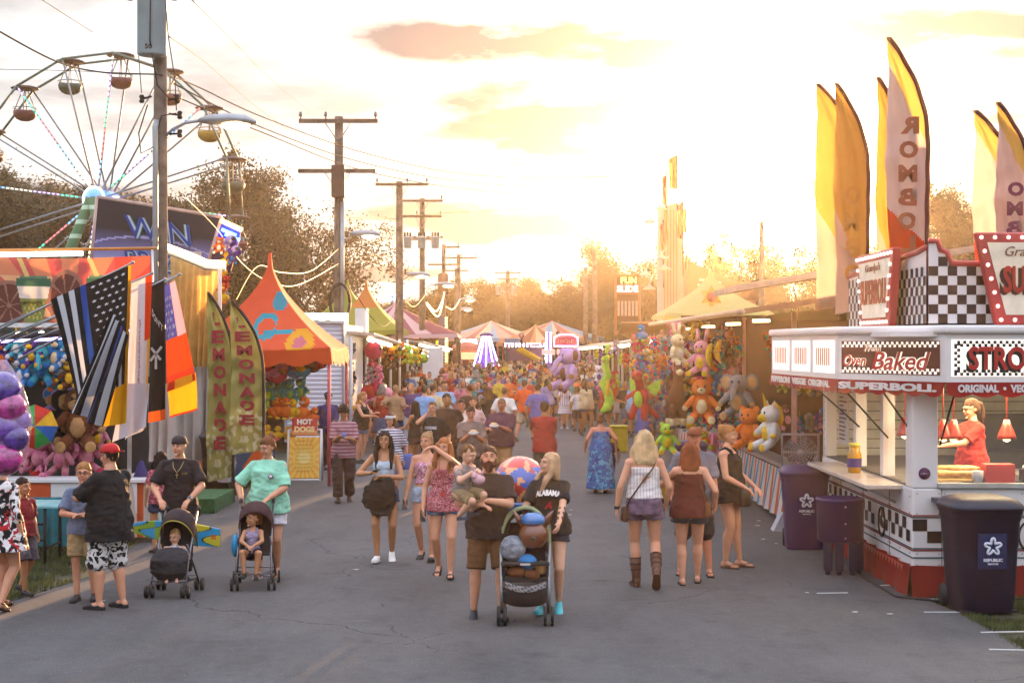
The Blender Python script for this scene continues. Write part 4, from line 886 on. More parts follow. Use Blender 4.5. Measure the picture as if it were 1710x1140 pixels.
b = MB(); b.box(L(-7.6, 21.3, 3.02), (4.6, 2.6, .06)); b.build('roof', C('c8ccd0', .6), e)
b = MB(); b.tube([L(-8.6,19.7,2.92), L(-7.4,19.65,2.78), L(-6.4,19.75,2.82), L(-5.3,19.9,2.95)], .022, 6); b.build('purple_light_tube', mat('tube_purple', (.6,.5,1), .4, em=(.45,.35,1), es=3, bump=0), e)
b = MB(); b.tube([L(-8.6,19.72,2.97), L(-7.4,19.67,2.83), L(-6.4,19.77,2.87), L(-5.3,19.92,3.0)], .05, 6); b.build('awning_edge', C('2a1c20', .8), e)
for i in range(9): b = MB(); b.ell(L(-8.2+.33*i, 20.0, 2.9), .045, 8, 6); b.build('bulb', mat('bulb_warm', (1,.9,.7), .4, em=(1,.8,.5), es=5, bump=0), e)
# lemonade banner on top: rays, cups and lemons
def ban(u, v):
    x = (u-.44)/.56*250; y = v; a = math.atan2((y+.15)*138, x-118); k = math.sin(a*19)
    col = lin('b8504c') if k > .2 else (lin('cf9a70') if y < .75 else lin('c47858'))
    if x > 190 and y > .3: col = lin('b04438') if k > 0 else lin('b85c44')
    if y < .16: col = lin('8c4c38')
    for cx, cy, rx, ry in ((18,.32,40,.36),(112,.42,31,.42)):
        dx, dy = (x-cx)/rx, (y-cy)/ry; r = math.hypot(dx, dy)
        if r < 1: col = lin('5c342c') if math.sin(math.atan2(dy, dx)*8) < .85 and .1 < r < .85 else lin('8a6050')
    for cx in (58, 172):
        w = 15+12*(y-.1)/.5
        if .08 < y < .6 and abs(x-cx) < w: col = lin('6e7440') if y < .42 else lin('c0b6ac')
        if .12 < y < .38 and abs(x-cx) < w*.8 and math.sin(x*.9)*math.sin(y*50) > .25: col = lin('b09c48')
        if .6 <= y < .71 and abs(x-cx) < 28: col = lin('3c5c46')
        if .71 <= y < .75 and abs(x-cx) < 23: col = lin('54745a')
        if y >= .74 and abs(x-(cx-10-(y-.74)*50)) < 4: col = lin('c8ac6c')
    return col
bo = Vector(L(-8.4, 20.0, 3.0)); b0 = bo
bp = lambda u, v: Vector(L(-8.9+3.84*u, 20.15-.02*math.sin(u*9)*(1-v), 2.98+.02*u+(.98+.0*u)*v+.02*math.sin(u*7)))
painted('banner', bp, ban, 300, 80, VC, e)
text('lettering', 'LEMONADE', .32, .055, lambda x, y, z: Vector(L(-6.73+x, 20.1, 3.33+y)), C('c8b060'), e, .003)
tubes(e, 'white_tube', [(L(-8.9,20.1,3.98), L(-6.0,20.08,4.02))], .035, mat('tube_white', (1,1,1), .4, em=(1,.93,.85), es=1.2, bump=0))
tubes(e, 'banner_rail', [(L(-8.9,20.2,4.05), L(-4.98,20.2,4.1))], .022, C('b8782c', .5))
tubes(e, 'banner_rail', [(L(-5.05,20.18,2.9), L(-5.05,20.18,4.08))], .018, ALU)
# folding table with a teal cloth in front
e = empty('folding_table', (-6.3, 18.3, 0), 0, 'black folding table with a pale top in front of the prize booth', 'table')
b = MB(); b.box((-.2,0,.72), (1.9,.7,.04)); b.build('table_top', C('7cb0b4', .4), e, .01)
for x in (-1.1, .45):
    for y in (-.3,.3): b = MB(); b.cyl((x,y,0), (x,y,.7), .02, .02, 8); b.build('leg', DARK, e)
b = MB(); b.cyl((.45,-.3,.2), (.45,.3,.2), .015, .015, 6); b.cyl((-1.1,-.3,.3), (.45,-.3,.3), .015, .015, 6); b.cyl((-1.1,-.3,.5), (.45,-.3,.5), .015, .015, 6); b.build('stretcher', DARK, e)
o = painted('tablecloth', skirt_pos((-6.55,18.95,0), (-5.45,18.95,0), .74, .1, .035, 7, .02), lambda u, v: lin('1c7a8c'), 50, 5, mat('teal_cloth', (.03,.2,.24), .5, var=.2, vscale=5, bump=.3, bscale=9)); tag(o, 'teal cloth hanging down behind the black folding table', 'tablecloth')
# toys
T = 'the left prize booth'
toy_row('left booth top row', 'toys hung in the left booth', 20.4, [('bear',8,622,55,'purple','orange'),('unicorn',28,600,58,'turquoise','white'),('dog',42,650,60,'blue','white'),('unicorn',58,612,62,'purple','yellow'),('elephant',70,640,66,'turquoise','blue'),('dog',92,622,62,'blue','cream'),('unicorn',88,655,58,'turquoise','orange'),('bear',104,612,52,'blue','white'),('monkey',118,652,52,'brown','yellow'),('dog',120,600,44,'turquoise','white')])
toy_row('on the grey tarp', 'pink pigs on the tarp', 21.3, [('pig',38,778,62,'pink','rose'),('pig',64,790,68,'pink','rose'),('pig',86,765,60,'pink','rose'),('pig',104,792,66,'rose','pink'),('pig',124,768,60,'pink','rose'),('pig',142,790,72,'pink','rose'),('bear',160,752,54,'rose','yellow')])
toy('monkey', 132, 752, 20.6, 104, 'brown', 'tan', 8, 0, 'large brown toy dog with a blue vest hanging above the pink pigs', 'toys hung in the left booth').name = 'plush_dog'
toy('monkey', 104, 742, 20.8, 92, 'black', 'tan', 40, 0, 'dark toy monkey with cream feet beside the large brown one', 'toys hung in the left booth')
toy('elephant', 100, 712, 21.6, 66, 'lilac', 'blue', 0, 0, 'lilac and blue elephant toy against the grey tarp', 'toys hung in the left booth')
toy('bunny', 72, 822, 20.3, 46, 'pink', 'lilac', 20, 0, 'small pink and lilac bunny sitting on the counter of the left booth', 'toys on the left counter')
toy('bear', 58, 822, 20.5, 36, 'red', 'red', 0, 0, 'small red bear sitting beside the pink bunny on the left counter', 'toys on the left counter')
toy('ball', 170, 802, 20.9, 22, 'green', 'hot pink', 0, 0, 'green and pink ball behind the man in the red cap', 'toys on the left counter'); 
b = MB(); b.loft([((0,0,0),.03,.03),((0,0,.1),.16,.14),((0,0,.45),.03,.03)], 8); o = b.build('pennant_bundle', C('281c5c', .7)); o.location = P(236, 822, 20.3); tag(o, 'dark blue folded cloth standing on the left counter corner', 'cloth')
# umbrella toy: eight coloured panels facing the camera
c = P(58, 712, 20.0); cols = [FUR[k] for k in ('yellow','red','green','blue')]; b = MB(); n = Vector((.35,-1,.15)).normalized(); q = n.to_track_quat('Z', 'Y')
for k in range(8):
    a0, a1 = k*math.pi/4, (k+1)*math.pi/4; f = lambda r, a, z: c+q @ Vector((r*math.cos(a), r*math.sin(a), z))
    b.mi(k % 4)
    for r0, r1, z0, z1 in ((0,.13,.1,.085),(.13,.24,.085,.03),(.24,.31,.03,-.03)): b.quad(f(r0,a0,z0), f(r0,a1,z0), f(r1,a1,z1), f(r1,a0,z1))
o = b.build('toy_umbrella', [C('d8a818'), C('c02c18'), C('2c9040'), C('1c58a8')]); s = o.modifiers.new('t', 'SOLIDIFY'); s.thickness = .006; tag(o, 'open rainbow coloured toy umbrella against the grey tarp', 'umbrella')
b = MB(); b.tube([c-n*.05, c-n*.45], .01, 6); b.build('shaft', ALU, o)
# bunch of purple foil balloons / inflatable toys at the very edge
q = random.Random(4)
e = empty('balloon_bunch', P(15, 700, 14.4), 0, 'bunch of shiny purple and pink inflatables in clear film at the left edge', 'balloons')
for i, (px, py, r) in enumerate([(8,650,30),(22,680,26),(12,715,34),(28,730,24),(14,765,28),(30,700,22),(6,740,26),(2,690,26)]):
    d = P(px, py, 14.4)-P(15,700,14.4); d.y += q.uniform(-.1,.1); m = MB(); m.ell(d, r/F*14.4, 16, 12); m.build('balloon', mat('balloon_%d' % (i % 3), ['5a3a9c','b83a8c','7a4ab8'][i % 3], .15, var=.4, vscale=14, bump=.1, coat=.8), e)
m = MB(); m.loft([(P(12,790,14.4)-P(15,700,14.4), .03, .03), (P(14,772,14.4)-P(15,700,14.4), .17, .17), (P(18,700,14.4)-P(15,700,14.4), .22, .2), (P(14,640,14.4)-P(15,700,14.4), .14, .14), (P(6,600,14.4)-P(15,700,14.4), .03, .03)], 18); fm = m.build('clear_film', mat('clear_film', (.8,.6,.8), .08, alpha=.22, bump=.3, bscale=9, coat=1), e)
# --- flags on slanting poles
def cloth_grid(corners, wav=.05, nw=2.5, ph=0, drop=0):
    """corners tl, tr, br, bl as points; folds run along v"""
    tl, tr, br, bl = [Vector(c) for c in corners]
    def f(u, v):
        p = (tl.lerp(tr, u)).lerp(bl.lerp(br, u), v); k = wav*(.25+v)
        return p+Vector((.25*k*math.sin(u*nw*6.28+ph+v*2), k*math.sin(u*nw*6.28+ph+v*1.5), 0))
    return f
def fpole(a, b_, label):
    m = MB(); m.cyl(a, b_, .014, .012, 8); m.ell(b_, .022, 8, 6); o = m.build('flag_pole', STEEL); return tag(o, label, 'flag pole', 'slanting flag poles')
FY = 18.2
fpole(P(-20,560,FY+.6), P(222,438,FY), 'topmost slanting flag pole, carrying the black and white flag')
fpole(P(-10,575,FY+1), P(254,456,FY+.3), 'second slanting flag pole, carrying the white and red flag')
fpole(P(20,585,FY+1.4), P(276,466,FY+.6), 'third slanting flag pole, carrying the black lettered flag'); fpole(P(30,600,FY+1.6), P(300,458,FY+.9), 'fourth slanting flag pole, carrying the starry flag')
for i, (a, c2) in enumerate([((0,545),(150,478)), ((0,565),(160,500)), ((15,572),(170,512)), ((40,572),(180,520))]): fpole(P(a[0],a[1],19.3), P(c2[0],c2[1],19.0), 'bare lower slanting pole behind the flags, %s from the top' % ordn[i])
BLK, WHT = lin('08080a'), lin('b8bcc4')
def thin_blue(u, v):
    """u along the pole from the outer end, v down: canton and stripes"""
    if u > .46 and v < .62: return BLK
    k = int(u*13); 
    if u <= .46: return lin('1a3f8c') if k == 5 else (WHT if k % 2 == 1 else BLK)
    return WHT if k % 2 == 1 else BLK
def star_on(fn, parent, u0, u1, v0, v1, nu, nv, s, asp, col='d0d4dc', both=True, name='star'):
    m = MB()
    for j in range(nv):
        for i in range(nu-(j % 2)):
            u = u0+(u1-u0)*(i+.5+(.5 if j % 2 else 0))/nu; v = v0+(v1-v0)*(j+.5)/nv
            for off in ((-.006, .006) if both else (-.006,)):
                pts = [fn(u+s*(1 if k % 2 == 0 else .4)*math.sin(k*math.pi/5), v-s*asp*(1 if k % 2 == 0 else .4)*math.cos(k*math.pi/5))+Vector((0, off, 0)) for k in range(10)]
                m.add([fn(u, v)+Vector((0, off, 0))]+pts, [(0, 1+k, 1+(k+1) % 10) for k in range(10)])
    return m.build(name+'s', cloth(col), parent)
f1 = cloth_grid((P(84,500,FY+.1), P(214,444,FY), P(212,640,FY-.1), P(128,672,FY+.1)), .05, 1.3, 1)
o = painted('flag', f1, thin_blue, 130, 60, VC); tag(o, 'black and white striped flag with stars and one blue stripe, upper half spread flat', 'flag')
star_on(f1, o, .5, .98, .02, .60, 5, 9, .035, .42)
f1b = cloth_grid((P(185,520,FY-.15), P(214,560,FY-.2), P(170,716,FY-.25), P(116,682,FY-.1)), .07, 2.2, 0)
o2 = painted('flag_fold', f1b, lambda u, v: [BLK, WHT, BLK, WHT, BLK, lin('1a3f8c'), BLK, WHT, BLK][int(u*9) % 9], 90, 40, VC, o)
f2 = cloth_grid((P(206,446,FY+.2), P(219,442,FY+.15), P(214,706,FY+.1), P(174,712,FY+.1)), .04, 1.2, 2)
o = painted('flag', f2, lambda u, v: lin('d8a010'), 20, 40, VC); tag(o, 'plain yellow flag with a coiled snake drawing, hanging beside the black and white one', 'flag')
m = MB(); cc = f2(.35,.52)+Vector((0,-.05,0))
m.tube([cc+Vector((.09*math.sin(t)*(1-t/26), -.01, -.13+.012*t*1.0+.03*math.cos(t))) for t in np.linspace(0, 20, 60)], .012, 5); m.tube([cc+Vector((.0,-.01,.1)), cc+Vector((-.04,-.01,.17)), cc+Vector((.03,-.01,.2))], .014, 5); m.build('snake_drawing', DARK, o)
f3 = cloth_grid((P(219,470,FY+.4), P(254,458,FY+.35), P(248,712,FY+.3), P(206,735,FY+.35)), .05, 1.4, .5)
def wr(u, v): return lin('d84010') if u > .68 and v < .42 else (lin('e0a818') if u > .8 else lin('d0ccd4'))
o = painted('flag', f3, wr, 50, 60, VC); tag(o, 'white flag with an orange edge and small reversed red lettering', 'flag')
text('lettering', 'Right of the People to Keep and Bear Arms', .55, .035, lambda x, y, z: f3(.55-y*2.2, .52+x*.9)+Vector((0,-.025,0)), C('a83038'), o, .002, .01)
f3b = cloth_grid((P(205,640,FY+.3), P(250,640,FY+.3), P(246,712,FY+.25), P(190,738,FY+.25)), .04, 1.2, 2.5)
painted('flag_fold', f3b, lambda u, v: lin('c8c4d0'), 20, 20, VC, o)
f4 = cloth_grid((P(252,472,FY+.75), P(274,466,FY+.7), P(278,700,FY+.65), P(246,706,FY+.7)), .03, 1.2, 1)
o = painted('flag', f4, lambda u, v: BLK if v < .93 else lin('c85a18'), 20, 40, VC); tag(o, 'black flag with slanted white capital letters and crossed shapes', 'flag')
text('lettering', "DON'T", .26, .1, lambda x, y, z: f4(.5+x*3.4*.8, .28-y*.5+x*.55)+Vector((0,-.03,0)), C('c8c8cc'), o, .002, .03)
m = MB(); cc = f4(.5,.52)+Vector((0,-.04,0)); m.box(cc, (.2,.01,.03), 0, 0, .9); m.box(cc, (.24,.01,.03), 0, 0, -.9); m.box(cc-Vector((0,0,.1)), (.03,.01,.2)); m.build('emblem', C('a8a8ac'), o)
f5 = cloth_grid((P(273,478,FY+1.0), P(292,468,FY+.95), P(330,634,FY+.9), P(280,655,FY+1)), .04, 1.1, 2)
o = painted('flag', f5, lambda u, v: (lin('4a4a9c') if u < .55 else lin('d8a8b8')) if v < .52 else (lin('d84818') if v < .86 else lin('b8381c')), 40, 50, VC); tag(o, 'blue and pink starry flag with an orange red lower half', 'flag')
star_on(f5, o, .05, .55, .1, .52, 3, 6, .09, .35, 'c8c4e0')
f5b = cloth_grid((P(278,640,FY+.95), P(326,622,FY+.9), P(330,684,FY+.85), P(282,698,FY+.95)), .04, 1.1, 1)
painted('flag_fold', f5b, lambda u, v: lin('e8b010') if v < .93 else lin('c8301c'), 30, 20, VC, o)
# --- white curtains and clear plastic sheets behind the flags
for i, (x0, x1, y0, y1, Y) in enumerate([(246,290,640,770,20.6),(290,336,420,770,27.2),(330,352,560,720,27.4)]):
    o = painted('curtain', cloth_grid((P(x0,y0,Y), P(x1,y0,Y), P(x1,y1,Y), P(x0,y1,Y)), .06, 3, i), lambda u, v: lin('a8a098'), 40, 10, mat('curtain_cloth', (.5,.47,.44), .85, var=.1, vscale=3, trans=.3)); tag(o, ['white curtain hanging left of the man with the backwards cap', 'pale tall curtain behind the starry flag', 'narrow pale curtain strip beside the black rubbish bin'][i], 'curtain')
PLAS = mat('plastic_sun_gold', (.8,.55,.2), .12, alpha=.75, bump=.6, bscale=5, trans=.6, coat=1)  # golden glow of sun through clear plastic is put into the tint
for i, (x0, x1, y0, y1, Y) in enumerate([(284,330,424,610,26.8),(322,366,438,612,27.0)]):
    o = painted('plastic_sheet', cloth_grid((P(x0,y0,Y), P(x1,y0+10,Y), P(x1-8,y1,Y), P(x0+4,y1,Y)), .12, 4, i*2), lambda u, v: (1,1,1), 90, 20, PLAS); tag(o, ['creased clear plastic sheet glowing gold right of the nearest pole', 'second clear plastic sheet, next to the yellow toys'][i], 'plastic sheet')
# booth behind: frame, light strip, WIN board
e = empty('game_stand', P(330,800,26)-Vector((0,0,P(330,800,26).z)), 0, 'game stand with a tilted WIN board on top and a bright light strip', 'game stand'); o0 = e.location
def Q(px, py, Y): return P(px, py, Y)-o0
b = MB(); b.tube([Q(270,408,25.4), Q(315,425,25.4), Q(345,438,25.4), Q(376,440,25.4)], .05, 6); b.build('light_strip', mat('strip_warm', (1,.9,.7), .4, em=(1,.68,.3), es=5, bump=0), e)
b = MB(); b.tube([Q(270,415,25.5), Q(315,433,25.5), Q(345,446,25.5), Q(376,448,25.5)], .06, 6); b.build('awning_edge', WHITEP, e)
tubes(e, 'post', [(Q(367,448,25.4), Q(367,800,25.4))], .035, C('b8a8a8', .5)); tubes(e, 'post', [(Q(357,560,27.5), Q(357,770,27.5))], .03, C('c8623a', .5))
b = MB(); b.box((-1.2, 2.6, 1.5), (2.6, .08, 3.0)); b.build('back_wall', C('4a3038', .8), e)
wy = 28.0; tl, tr, br, bl = Q(163,329,wy), Q(370,363,wy), Q(338,470,wy), Q(150,470,wy)
def winc(u, v):
    v = 1-v; c = np.array(lin('241a24'))*(1-v)+0; 
    if v > .35: t = min(1, (v-.35)/.3); c = np.array(lin('241a24'))*(1-t)+np.array(lin('6a68a0'))*t
    if v > .6: t = min(1, (v-.6)/.3); c = np.array(lin('6a68a0'))*(1-t)+np.array(lin('a8aac4'))*t
    if abs(v-(.42+.35*(u-.45)**2*1.6-.0)) < .012: c = np.array(lin('9090c0'))
    return c
wp = lambda u, v: bl.lerp(br, u).lerp(tl.lerp(tr, u), v)
bd = painted('win_board', wp, winc, 80, 50, VCB, e, .06)
m = MB(); [m.cyl(a, b_, .045, .045, 6) for a, b_ in ((tl,tr),(tr,br),(bl,tl))]; m.build('board_frame', C('b09488', .5), bd)
ex = (tr-tl).normalized(); ez = Vector((0,0,1))
def W_(x, y, z): return Q(258,385,wy)+ex*x+(ez-ex*.12)*y+Vector((0,-.05-z,0))
for k, (col, bo_, d) in enumerate((('1c6a5c', .055, .0), ('b0c0d4', .035, .012), ('143c8c', .0, .024))):
    text('lettering', 'WIN', 1.28, .42, lambda x, y, z: W_(x+.08, y, z+d), C(col), bd, .004, bo_)
    text('lettering', 'PRIZES', 1.5, .36, lambda x, y, z: W_(x+.12, y-.62, z+d), C(col), bd, .004, bo_)
sp = lambda u, v: Q(348,455,wy).lerp(Q(385,455,wy), u).lerp(Q(368,366,wy).lerp(Q(404,382,wy), u), v)
painted('side_board', sp, lambda u, v: lin('14309a') if v > .6 else (lin('381030') if v < .4 else lin('7a1c3c')), 20, 20, VCB, e, .05)
b = MB(); b.cyl(Q(369,368,wy-.1), Q(404,384,wy-.1), .05, .05, 6); b.build('orange_tube', mat('tube_orange', (1,.6,.2), .4, em=(1,.5,.1), es=3, bump=0), e)
b = MB()
for k in range(2): b.box(Q(382+k*6,388+k*8,wy-.12), (.3,.04,.06), 0, 0, .4)
b.build('blue_neon', mat('neon_blue', (.1,.3,1), .4, em=(.05,.25,1), es=5, bump=0), e)
toy_row('beside the gold sheet', 'toys beside the plastic sheet', 26, [('duck',372,465,26,'yellow','orange'),('bear',374,488,28,'red','orange'),('duck',373,508,30,'yellow','orange'),('bear',366,424,28,'orange','white'),('elephant',378,420,22,'lilac','white'),('ball',388,412,20,'purple','lilac'),('ball',394,428,18,'purple','lilac'),('duck',376,446,26,'yellow','yellow'),('bear',386,440,24,'purple','blue')])
# green step, black bin, clear bag
b = MB(); b.box((0,0,.12), (.62,1.6,.24)); o = b.build('step', mat('green_turf', (.03,.12,.04), .95, var=.3, vscale=12, bump=.6, bscale=60), None, .01); o.location = (-5.15, 24.2, 0); tag(o, 'low green carpeted step beside the road on the left', 'step')
def dustbin(at, w, d, h, col, label, lidcol=None, hole=False, logo=None, rz=0, legs=False):
    e = empty('dustbin', at, R(rz), label, 'bin'); m = MB()
    m.box((0,0,h*.02), (w*.76,d*.76,.02)); n = 20
    def sq(z, k): return [(math.copysign(abs(math.cos(a))**.45, math.cos(a))*w/2*k, math.copysign(abs(math.sin(a))**.45, math.sin(a))*d/2*k, z) for a in [2*math.pi*(i+.5)/28 for i in range(28)]]
    rows = [(0,.76),(.02,.79),(h*.5,.87),(h*.56,.88),(h*.57,.895),(h*.78,.93),(h*.8,.96),(h*.84,.97),(h*.85,1.0),(h*.88,1.0)]
    vs = [v for z, k in rows for v in sq(z, k)]; fs = [(j*28+i, j*28+(i+1) % 28, (j+1)*28+(i+1) % 28, (j+1)*28+i) for j in range(len(rows)-1) for i in range(28)]; m.add(vs, fs+[tuple(range(28))[::-1]], True)
    M_ = mat('bin_'+col, col, .45, var=.12, vscale=2, bump=.15, bscale=60); m.build('tub', M_, e)
    m = MB(); rows = [(h*.875,1.03),(h*.905,1.04),(h*.93,.98),(h*.965,.86),(h*.985,.6),(h*.99,.3)]
    vs = []
    for z, k in rows:
        for v in sq(z, k): vs.append((v[0], v[1]*1.0, v[2]+(v[0]*-.07 if legs is None else 0)))
    fs = [(j*28+i, j*28+(i+1) % 28, (j+1)*28+(i+1) % 28, (j+1)*28+i) for j in range(len(rows)-1) for i in range(28)]; m.add(vs, fs+[tuple(range(28))[::-1], tuple(range(5*28, 6*28))], True)
    l = m.build('lid', mat('bin_'+(lidcol or col), lidcol or col, .4, var=.1, vscale=2, bump=.1), e)
    m = MB(); m.cyl((-w*.4,d*.5,h*.9), (w*.4,d*.5,h*.9), .025, .025, 8); m.build('handle', DARK, e)
    for sx in (-1,1): m = MB(); m.cyl((sx*w*.42,d*.3,.12), (sx*w*.34,d*.3,.12), .12, .12, 16); m.build('wheel', DARK, e)
    if logo:
        m = MB(); cz = h*.58; 
        pts = []
        for k in range(60):
            a = 2*math.pi*k/60; r = .062+.026*math.cos(5*a); pts.append((r*math.sin(a)*1.0, -d*.47, cz+r*math.cos(a)))
        if logo == 'plate': m.mi(2).box((0,-d*.455,cz-.05), (.3,.012,.36))
        m.mi(0).tube([(p[0], p[1]-.008, p[2]) for p in pts], .013, 6, True); m.mi(1).tube([(p[0], p[1]-.012, p[2]) for p in pts], .006, 5, True); m.build('logo', [C('c8ccd8', .5), C('a03048' if logo == 'plate' else 'b8b0d0', .5), C('0c1c4c', .4)], e)
        text('lettering', 'REPUBLIC', .2, .032, frame((0,-d*.475-.008,cz-.135), (1,0,0), (0,0,1)), C('c8ccd8', .5), e, .003, .04); text('lettering', 'SERVICES', .11, .016, frame((0,-d*.47-.008,cz-.175), (1,0,0), (0,0,1)), C('c8ccd8', .5), e, .003, .03)
    return e
dustbin((-5.55, 27.0, 0), .62, .62, 1.15, '1c1418', 'black rubbish bin beside the first lemonade flag', rz=10)
b = MB(); b.loft([((0,0,.0),.12,.1),((0,0,.15),.2,.16),((0,0,.6),.19,.16),((0,0,.9),.12,.1),((0,0,1.0),.05,.05)], 14); o = link('plastic_bag', remesh(b, 'bag', [mat('bag_film', (.7,.6,.6), .15, alpha=.45, bump=.6, bscale=10, coat=1)], .03, 2, wrinkle(.05, 5))); o.location = P(374, 805, 26.2); tag(o, 'clear plastic bag hanging at the first lemonade flag', 'plastic bag')
# --- feather flags
def feather(px, base_y, top_y, Y, w, letters, label, col, edge, lcol, face=1, tail=.25, mirror=False, tilt=0, fade=None, group=None, slant=0, zb=0, lh=None, print_=None):
    """tall feather shaped flag: curved pole on the px side, cloth to the other (face=-1 to the left)"""
    zt = CAMZ-(top_y-HOR)/F*Y; x0 = (px-CX)/F*Y; zg = zb; W_ = w/F*Y; H = zt-zb
    e = empty('feather_flag', (x0, Y, zb), 0, label, 'feather flag', group)
    def pole_x(t):
        """t 0..1 height: the pole bends over at the top towards the cloth"""
        return face*W_*.98*max(0, (t-.62)/.38)**2.4
    m = MB(); m.tube([(pole_x(t)+slant*t, 0, H*t) for t in np.linspace(0, 1, 30)], [.022-.012*t for t in np.linspace(0, 1, 30)], 8); m.build('pole', C(edge, .5), e)
    def f(u, v):
        """v 0 top .. 1 bottom of cloth; u 0 at the pole"""
        t = 1-v*(1-tail); px_ = pole_x(t)+slant*t; wide = W_*(.985+.015*math.sin(v*3))-abs(pole_x(t))*.985; 
        x = px_+face*wide*u if v < .97 else px_+face*wide*u
        z = H*t-(H*.0)*u+ (H*.05*(1-u)*(v > 2)) - H*.07*u*v*(.35 if v > .9 else .1)
        return Vector((x, .06*math.sin(u*4+v*9)*(u+.1)+.02*math.sin(v*30)*u+.022*math.sin(u*14+v*11)+.012*math.sin(u*5-v*47), z))
    cl = painted('cloth', f, print_ or (lambda u, v: col if u > .04 else lin(edge)), 40, 120, VCF if mirror else VCL, e)
    m = MB(); m.tube([f(.01, v)+Vector((0,-.012,0)) for v in np.linspace(0.005, .995, 50)], .028, 6); m.build('sleeve', C(edge, .8), e)
    n = len(letters); 
    for k, ch in enumerate(letters):
        if ch == ' ': continue
        vv = (lh[0] if lh else .2)+((lh[1] if lh else .9)-(lh[0] if lh else .2))*(k+.5)/n; hh = ((lh[1]-lh[0]) if lh else .7)/n*.74*H*(1-tail)
        cx = f(.5, vv); ww = W_*(.46)
        def fn(x, y, z, vv=vv, cx=cx):
            x = -x if mirror else x; p = Vector((cx.x+x, cx.y, cx.z+y)); return p+Vector((0, -.05-z, 0))
        text('letter', ch, ww*(.8 if ch in 'IL1' else 1), hh, fn, C(lcol, .8), cl, .004, .05)
    return e
olive = lin('9a8c50')
def lemf(u, v): return lin('241a1c') if u < .05 else (tuple(np.array(lin('9a9250'))*(1-.25*v)) if not (v > .72 and noise.noise(Vector((u*6, v*30, 3))) > .12) else lin('aca684'))
feather(390, 822, 487, 25.1, 44, 'LEMONADE', 'rear olive feather flag with red letters reading down, left of its twin', olive, '241a1c', '8c2030', -1, .12, print_=lemf, lh=(.1,.86), group='lemonade feather flags').location.x += 0
feather(441, 850, 502, 24.2, 56, 'LEMONADE', 'front olive feather flag with large red letters reading down', olive, '241a1c', '8c2030', -1, .28, print_=lemf, lh=(.1,.84), group='lemonade feather flags')
# --- orange tent
def canopy(cx, Y, w, d, ze, za, colf, label, val=.25, sag=.5, n=40, polecol='b84a5a', nm='tent', rz=0, group=None, poles=True):
    e = empty(nm, (cx, Y, 0), rz, label, 'tent', group)
    def f(u, v):
        a = u*4; k = int(min(a, 3.999)); t = a-k; cs = [(-1,-1),(1,-1),(1,1),(-1,1),(-1,-1)]
        x = cs[k][0]+(cs[k+1][0]-cs[k][0])*t; y = cs[k][1]+(cs[k+1][1]-cs[k][1])*t; r = max(v, .015)
        z = za-(za-ze)*(v**sag); return Vector((x*w/2*r, y*d/2*r, z-.06*math.sin(t*math.pi)*v))
    painted('canopy', f, colf, n*4, 30, VC, e, .01)
    def g(u, v):
        p = f(u, 1.0); sc = abs(math.sin(u*4*9*math.pi/2)); return Vector((p.x*(1+.02*v), p.y*(1+.02*v), p.z-val*v*(.7+.3*sc)))
    painted('valance', g, lambda u, v: colf(u, 1.2), n*4, 4, VC, e)
    if poles:
        for sx in (-1,1):
            for sy in (-1,1): m = MB(); m.cyl((sx*w/2*.98, sy*d/2*.98, 0), (sx*w/2*.98, sy*d/2*.98, ze), .035, .035, 8); m.build('pole', C(polecol, .5), e)
    return e
def otent(u, v):
    if v > 1: return lin('c84810')
    a = u*4; k = int(a) % 4; t = a-int(a)
    if k == 0:
        x = (t-.5)*v; 
        def ring(cx, cv, r0, r1): d = math.hypot((x-cx)*2.2, (v-cv)*1.0); return r0 < d < r1
        if ring(.03,.62,.13,.2) and x < .1: return lin('1898b0')
        if .66 < v < .72 and .02 < x < .22: return lin('1898b0')
        if ring(.28,.88,.0,.1): return lin('c86a7c')
        if ring(.28,.88,.1,.22): return lin('e0a018')
        if ring(.1,.3,.0,.11): return lin('2090a8')
        if ring(-.3,.85,.08,.14): return lin('1898b0')
    return lin('d8542c')
canopy(-4.95, 29.4, 2.85, 3.0, 2.68, 4.62, otent, 'orange tent with blue swirls and a yellow dot', .32, .55)
toy_row('top row, orange tent', 'toys under the orange tent', 28.6, [('ball',447,630,28,'pink','hot pink'),('ball',462,640,36,'hot pink','pink'),('ball',490,632,34,'blue','orange'),('ball',505,630,30,'turquoise','yellow'),('ball',522,622,30,'brown','red'),('ball',535,616,26,'red','purple'),('ball',475,625,30,'orange','rose')])
toy_row('middle row, orange tent', 'toys under the orange tent', 29, [('bear',452,672,36,'teal','green'),('bear',470,668,38,'teal','turquoise'),('bear',488,674,40,'teal','green'),('bear',505,670,40,'teal','lime'),('bear',440,690,36,'lime','teal')])
toy_row('lower row, orange tent', 'toys under the orange tent', 28.8, [('duck',458,702,40,'orange','yellow'),('duck',477,700,38,'orange','yellow'),('duck',502,706,46,'orange','white'),('duck',490,700,36,'yellow','orange'),('duck',425,710,36,'orange','orange'),('duck',522,708,30,'orange','yellow')])
toy_row('shelf of orange tent', 'toys under the orange tent', 28.9, [('duck',450,734,26,'yellow','yellow'),('duck',463,736,26,'yellow','lime'),('duck',478,735,24,'yellow','yellow'),('duck',490,733,24,'yellow','orange')])
e = empty('game_counter', (-5.55, 28.4, 0), 0, 'low game counter with a blue and orange front under the orange tent', 'counter')
b = MB(); b.box((0,0,.45), (1.75,.1,.75)); b.build('front', C('2a4a6c', .7), e); b = MB(); b.box((0,-.02,.88), (1.85,.2,.06)); b.build('rail', C('b83848', .5), e)
for x in (-.6,.5): b = MB(); b.box((x,-.06,.45), (.3,.02,.5), 0, 0, .6); b.build('orange_patch', C('c8561c', .7), e)
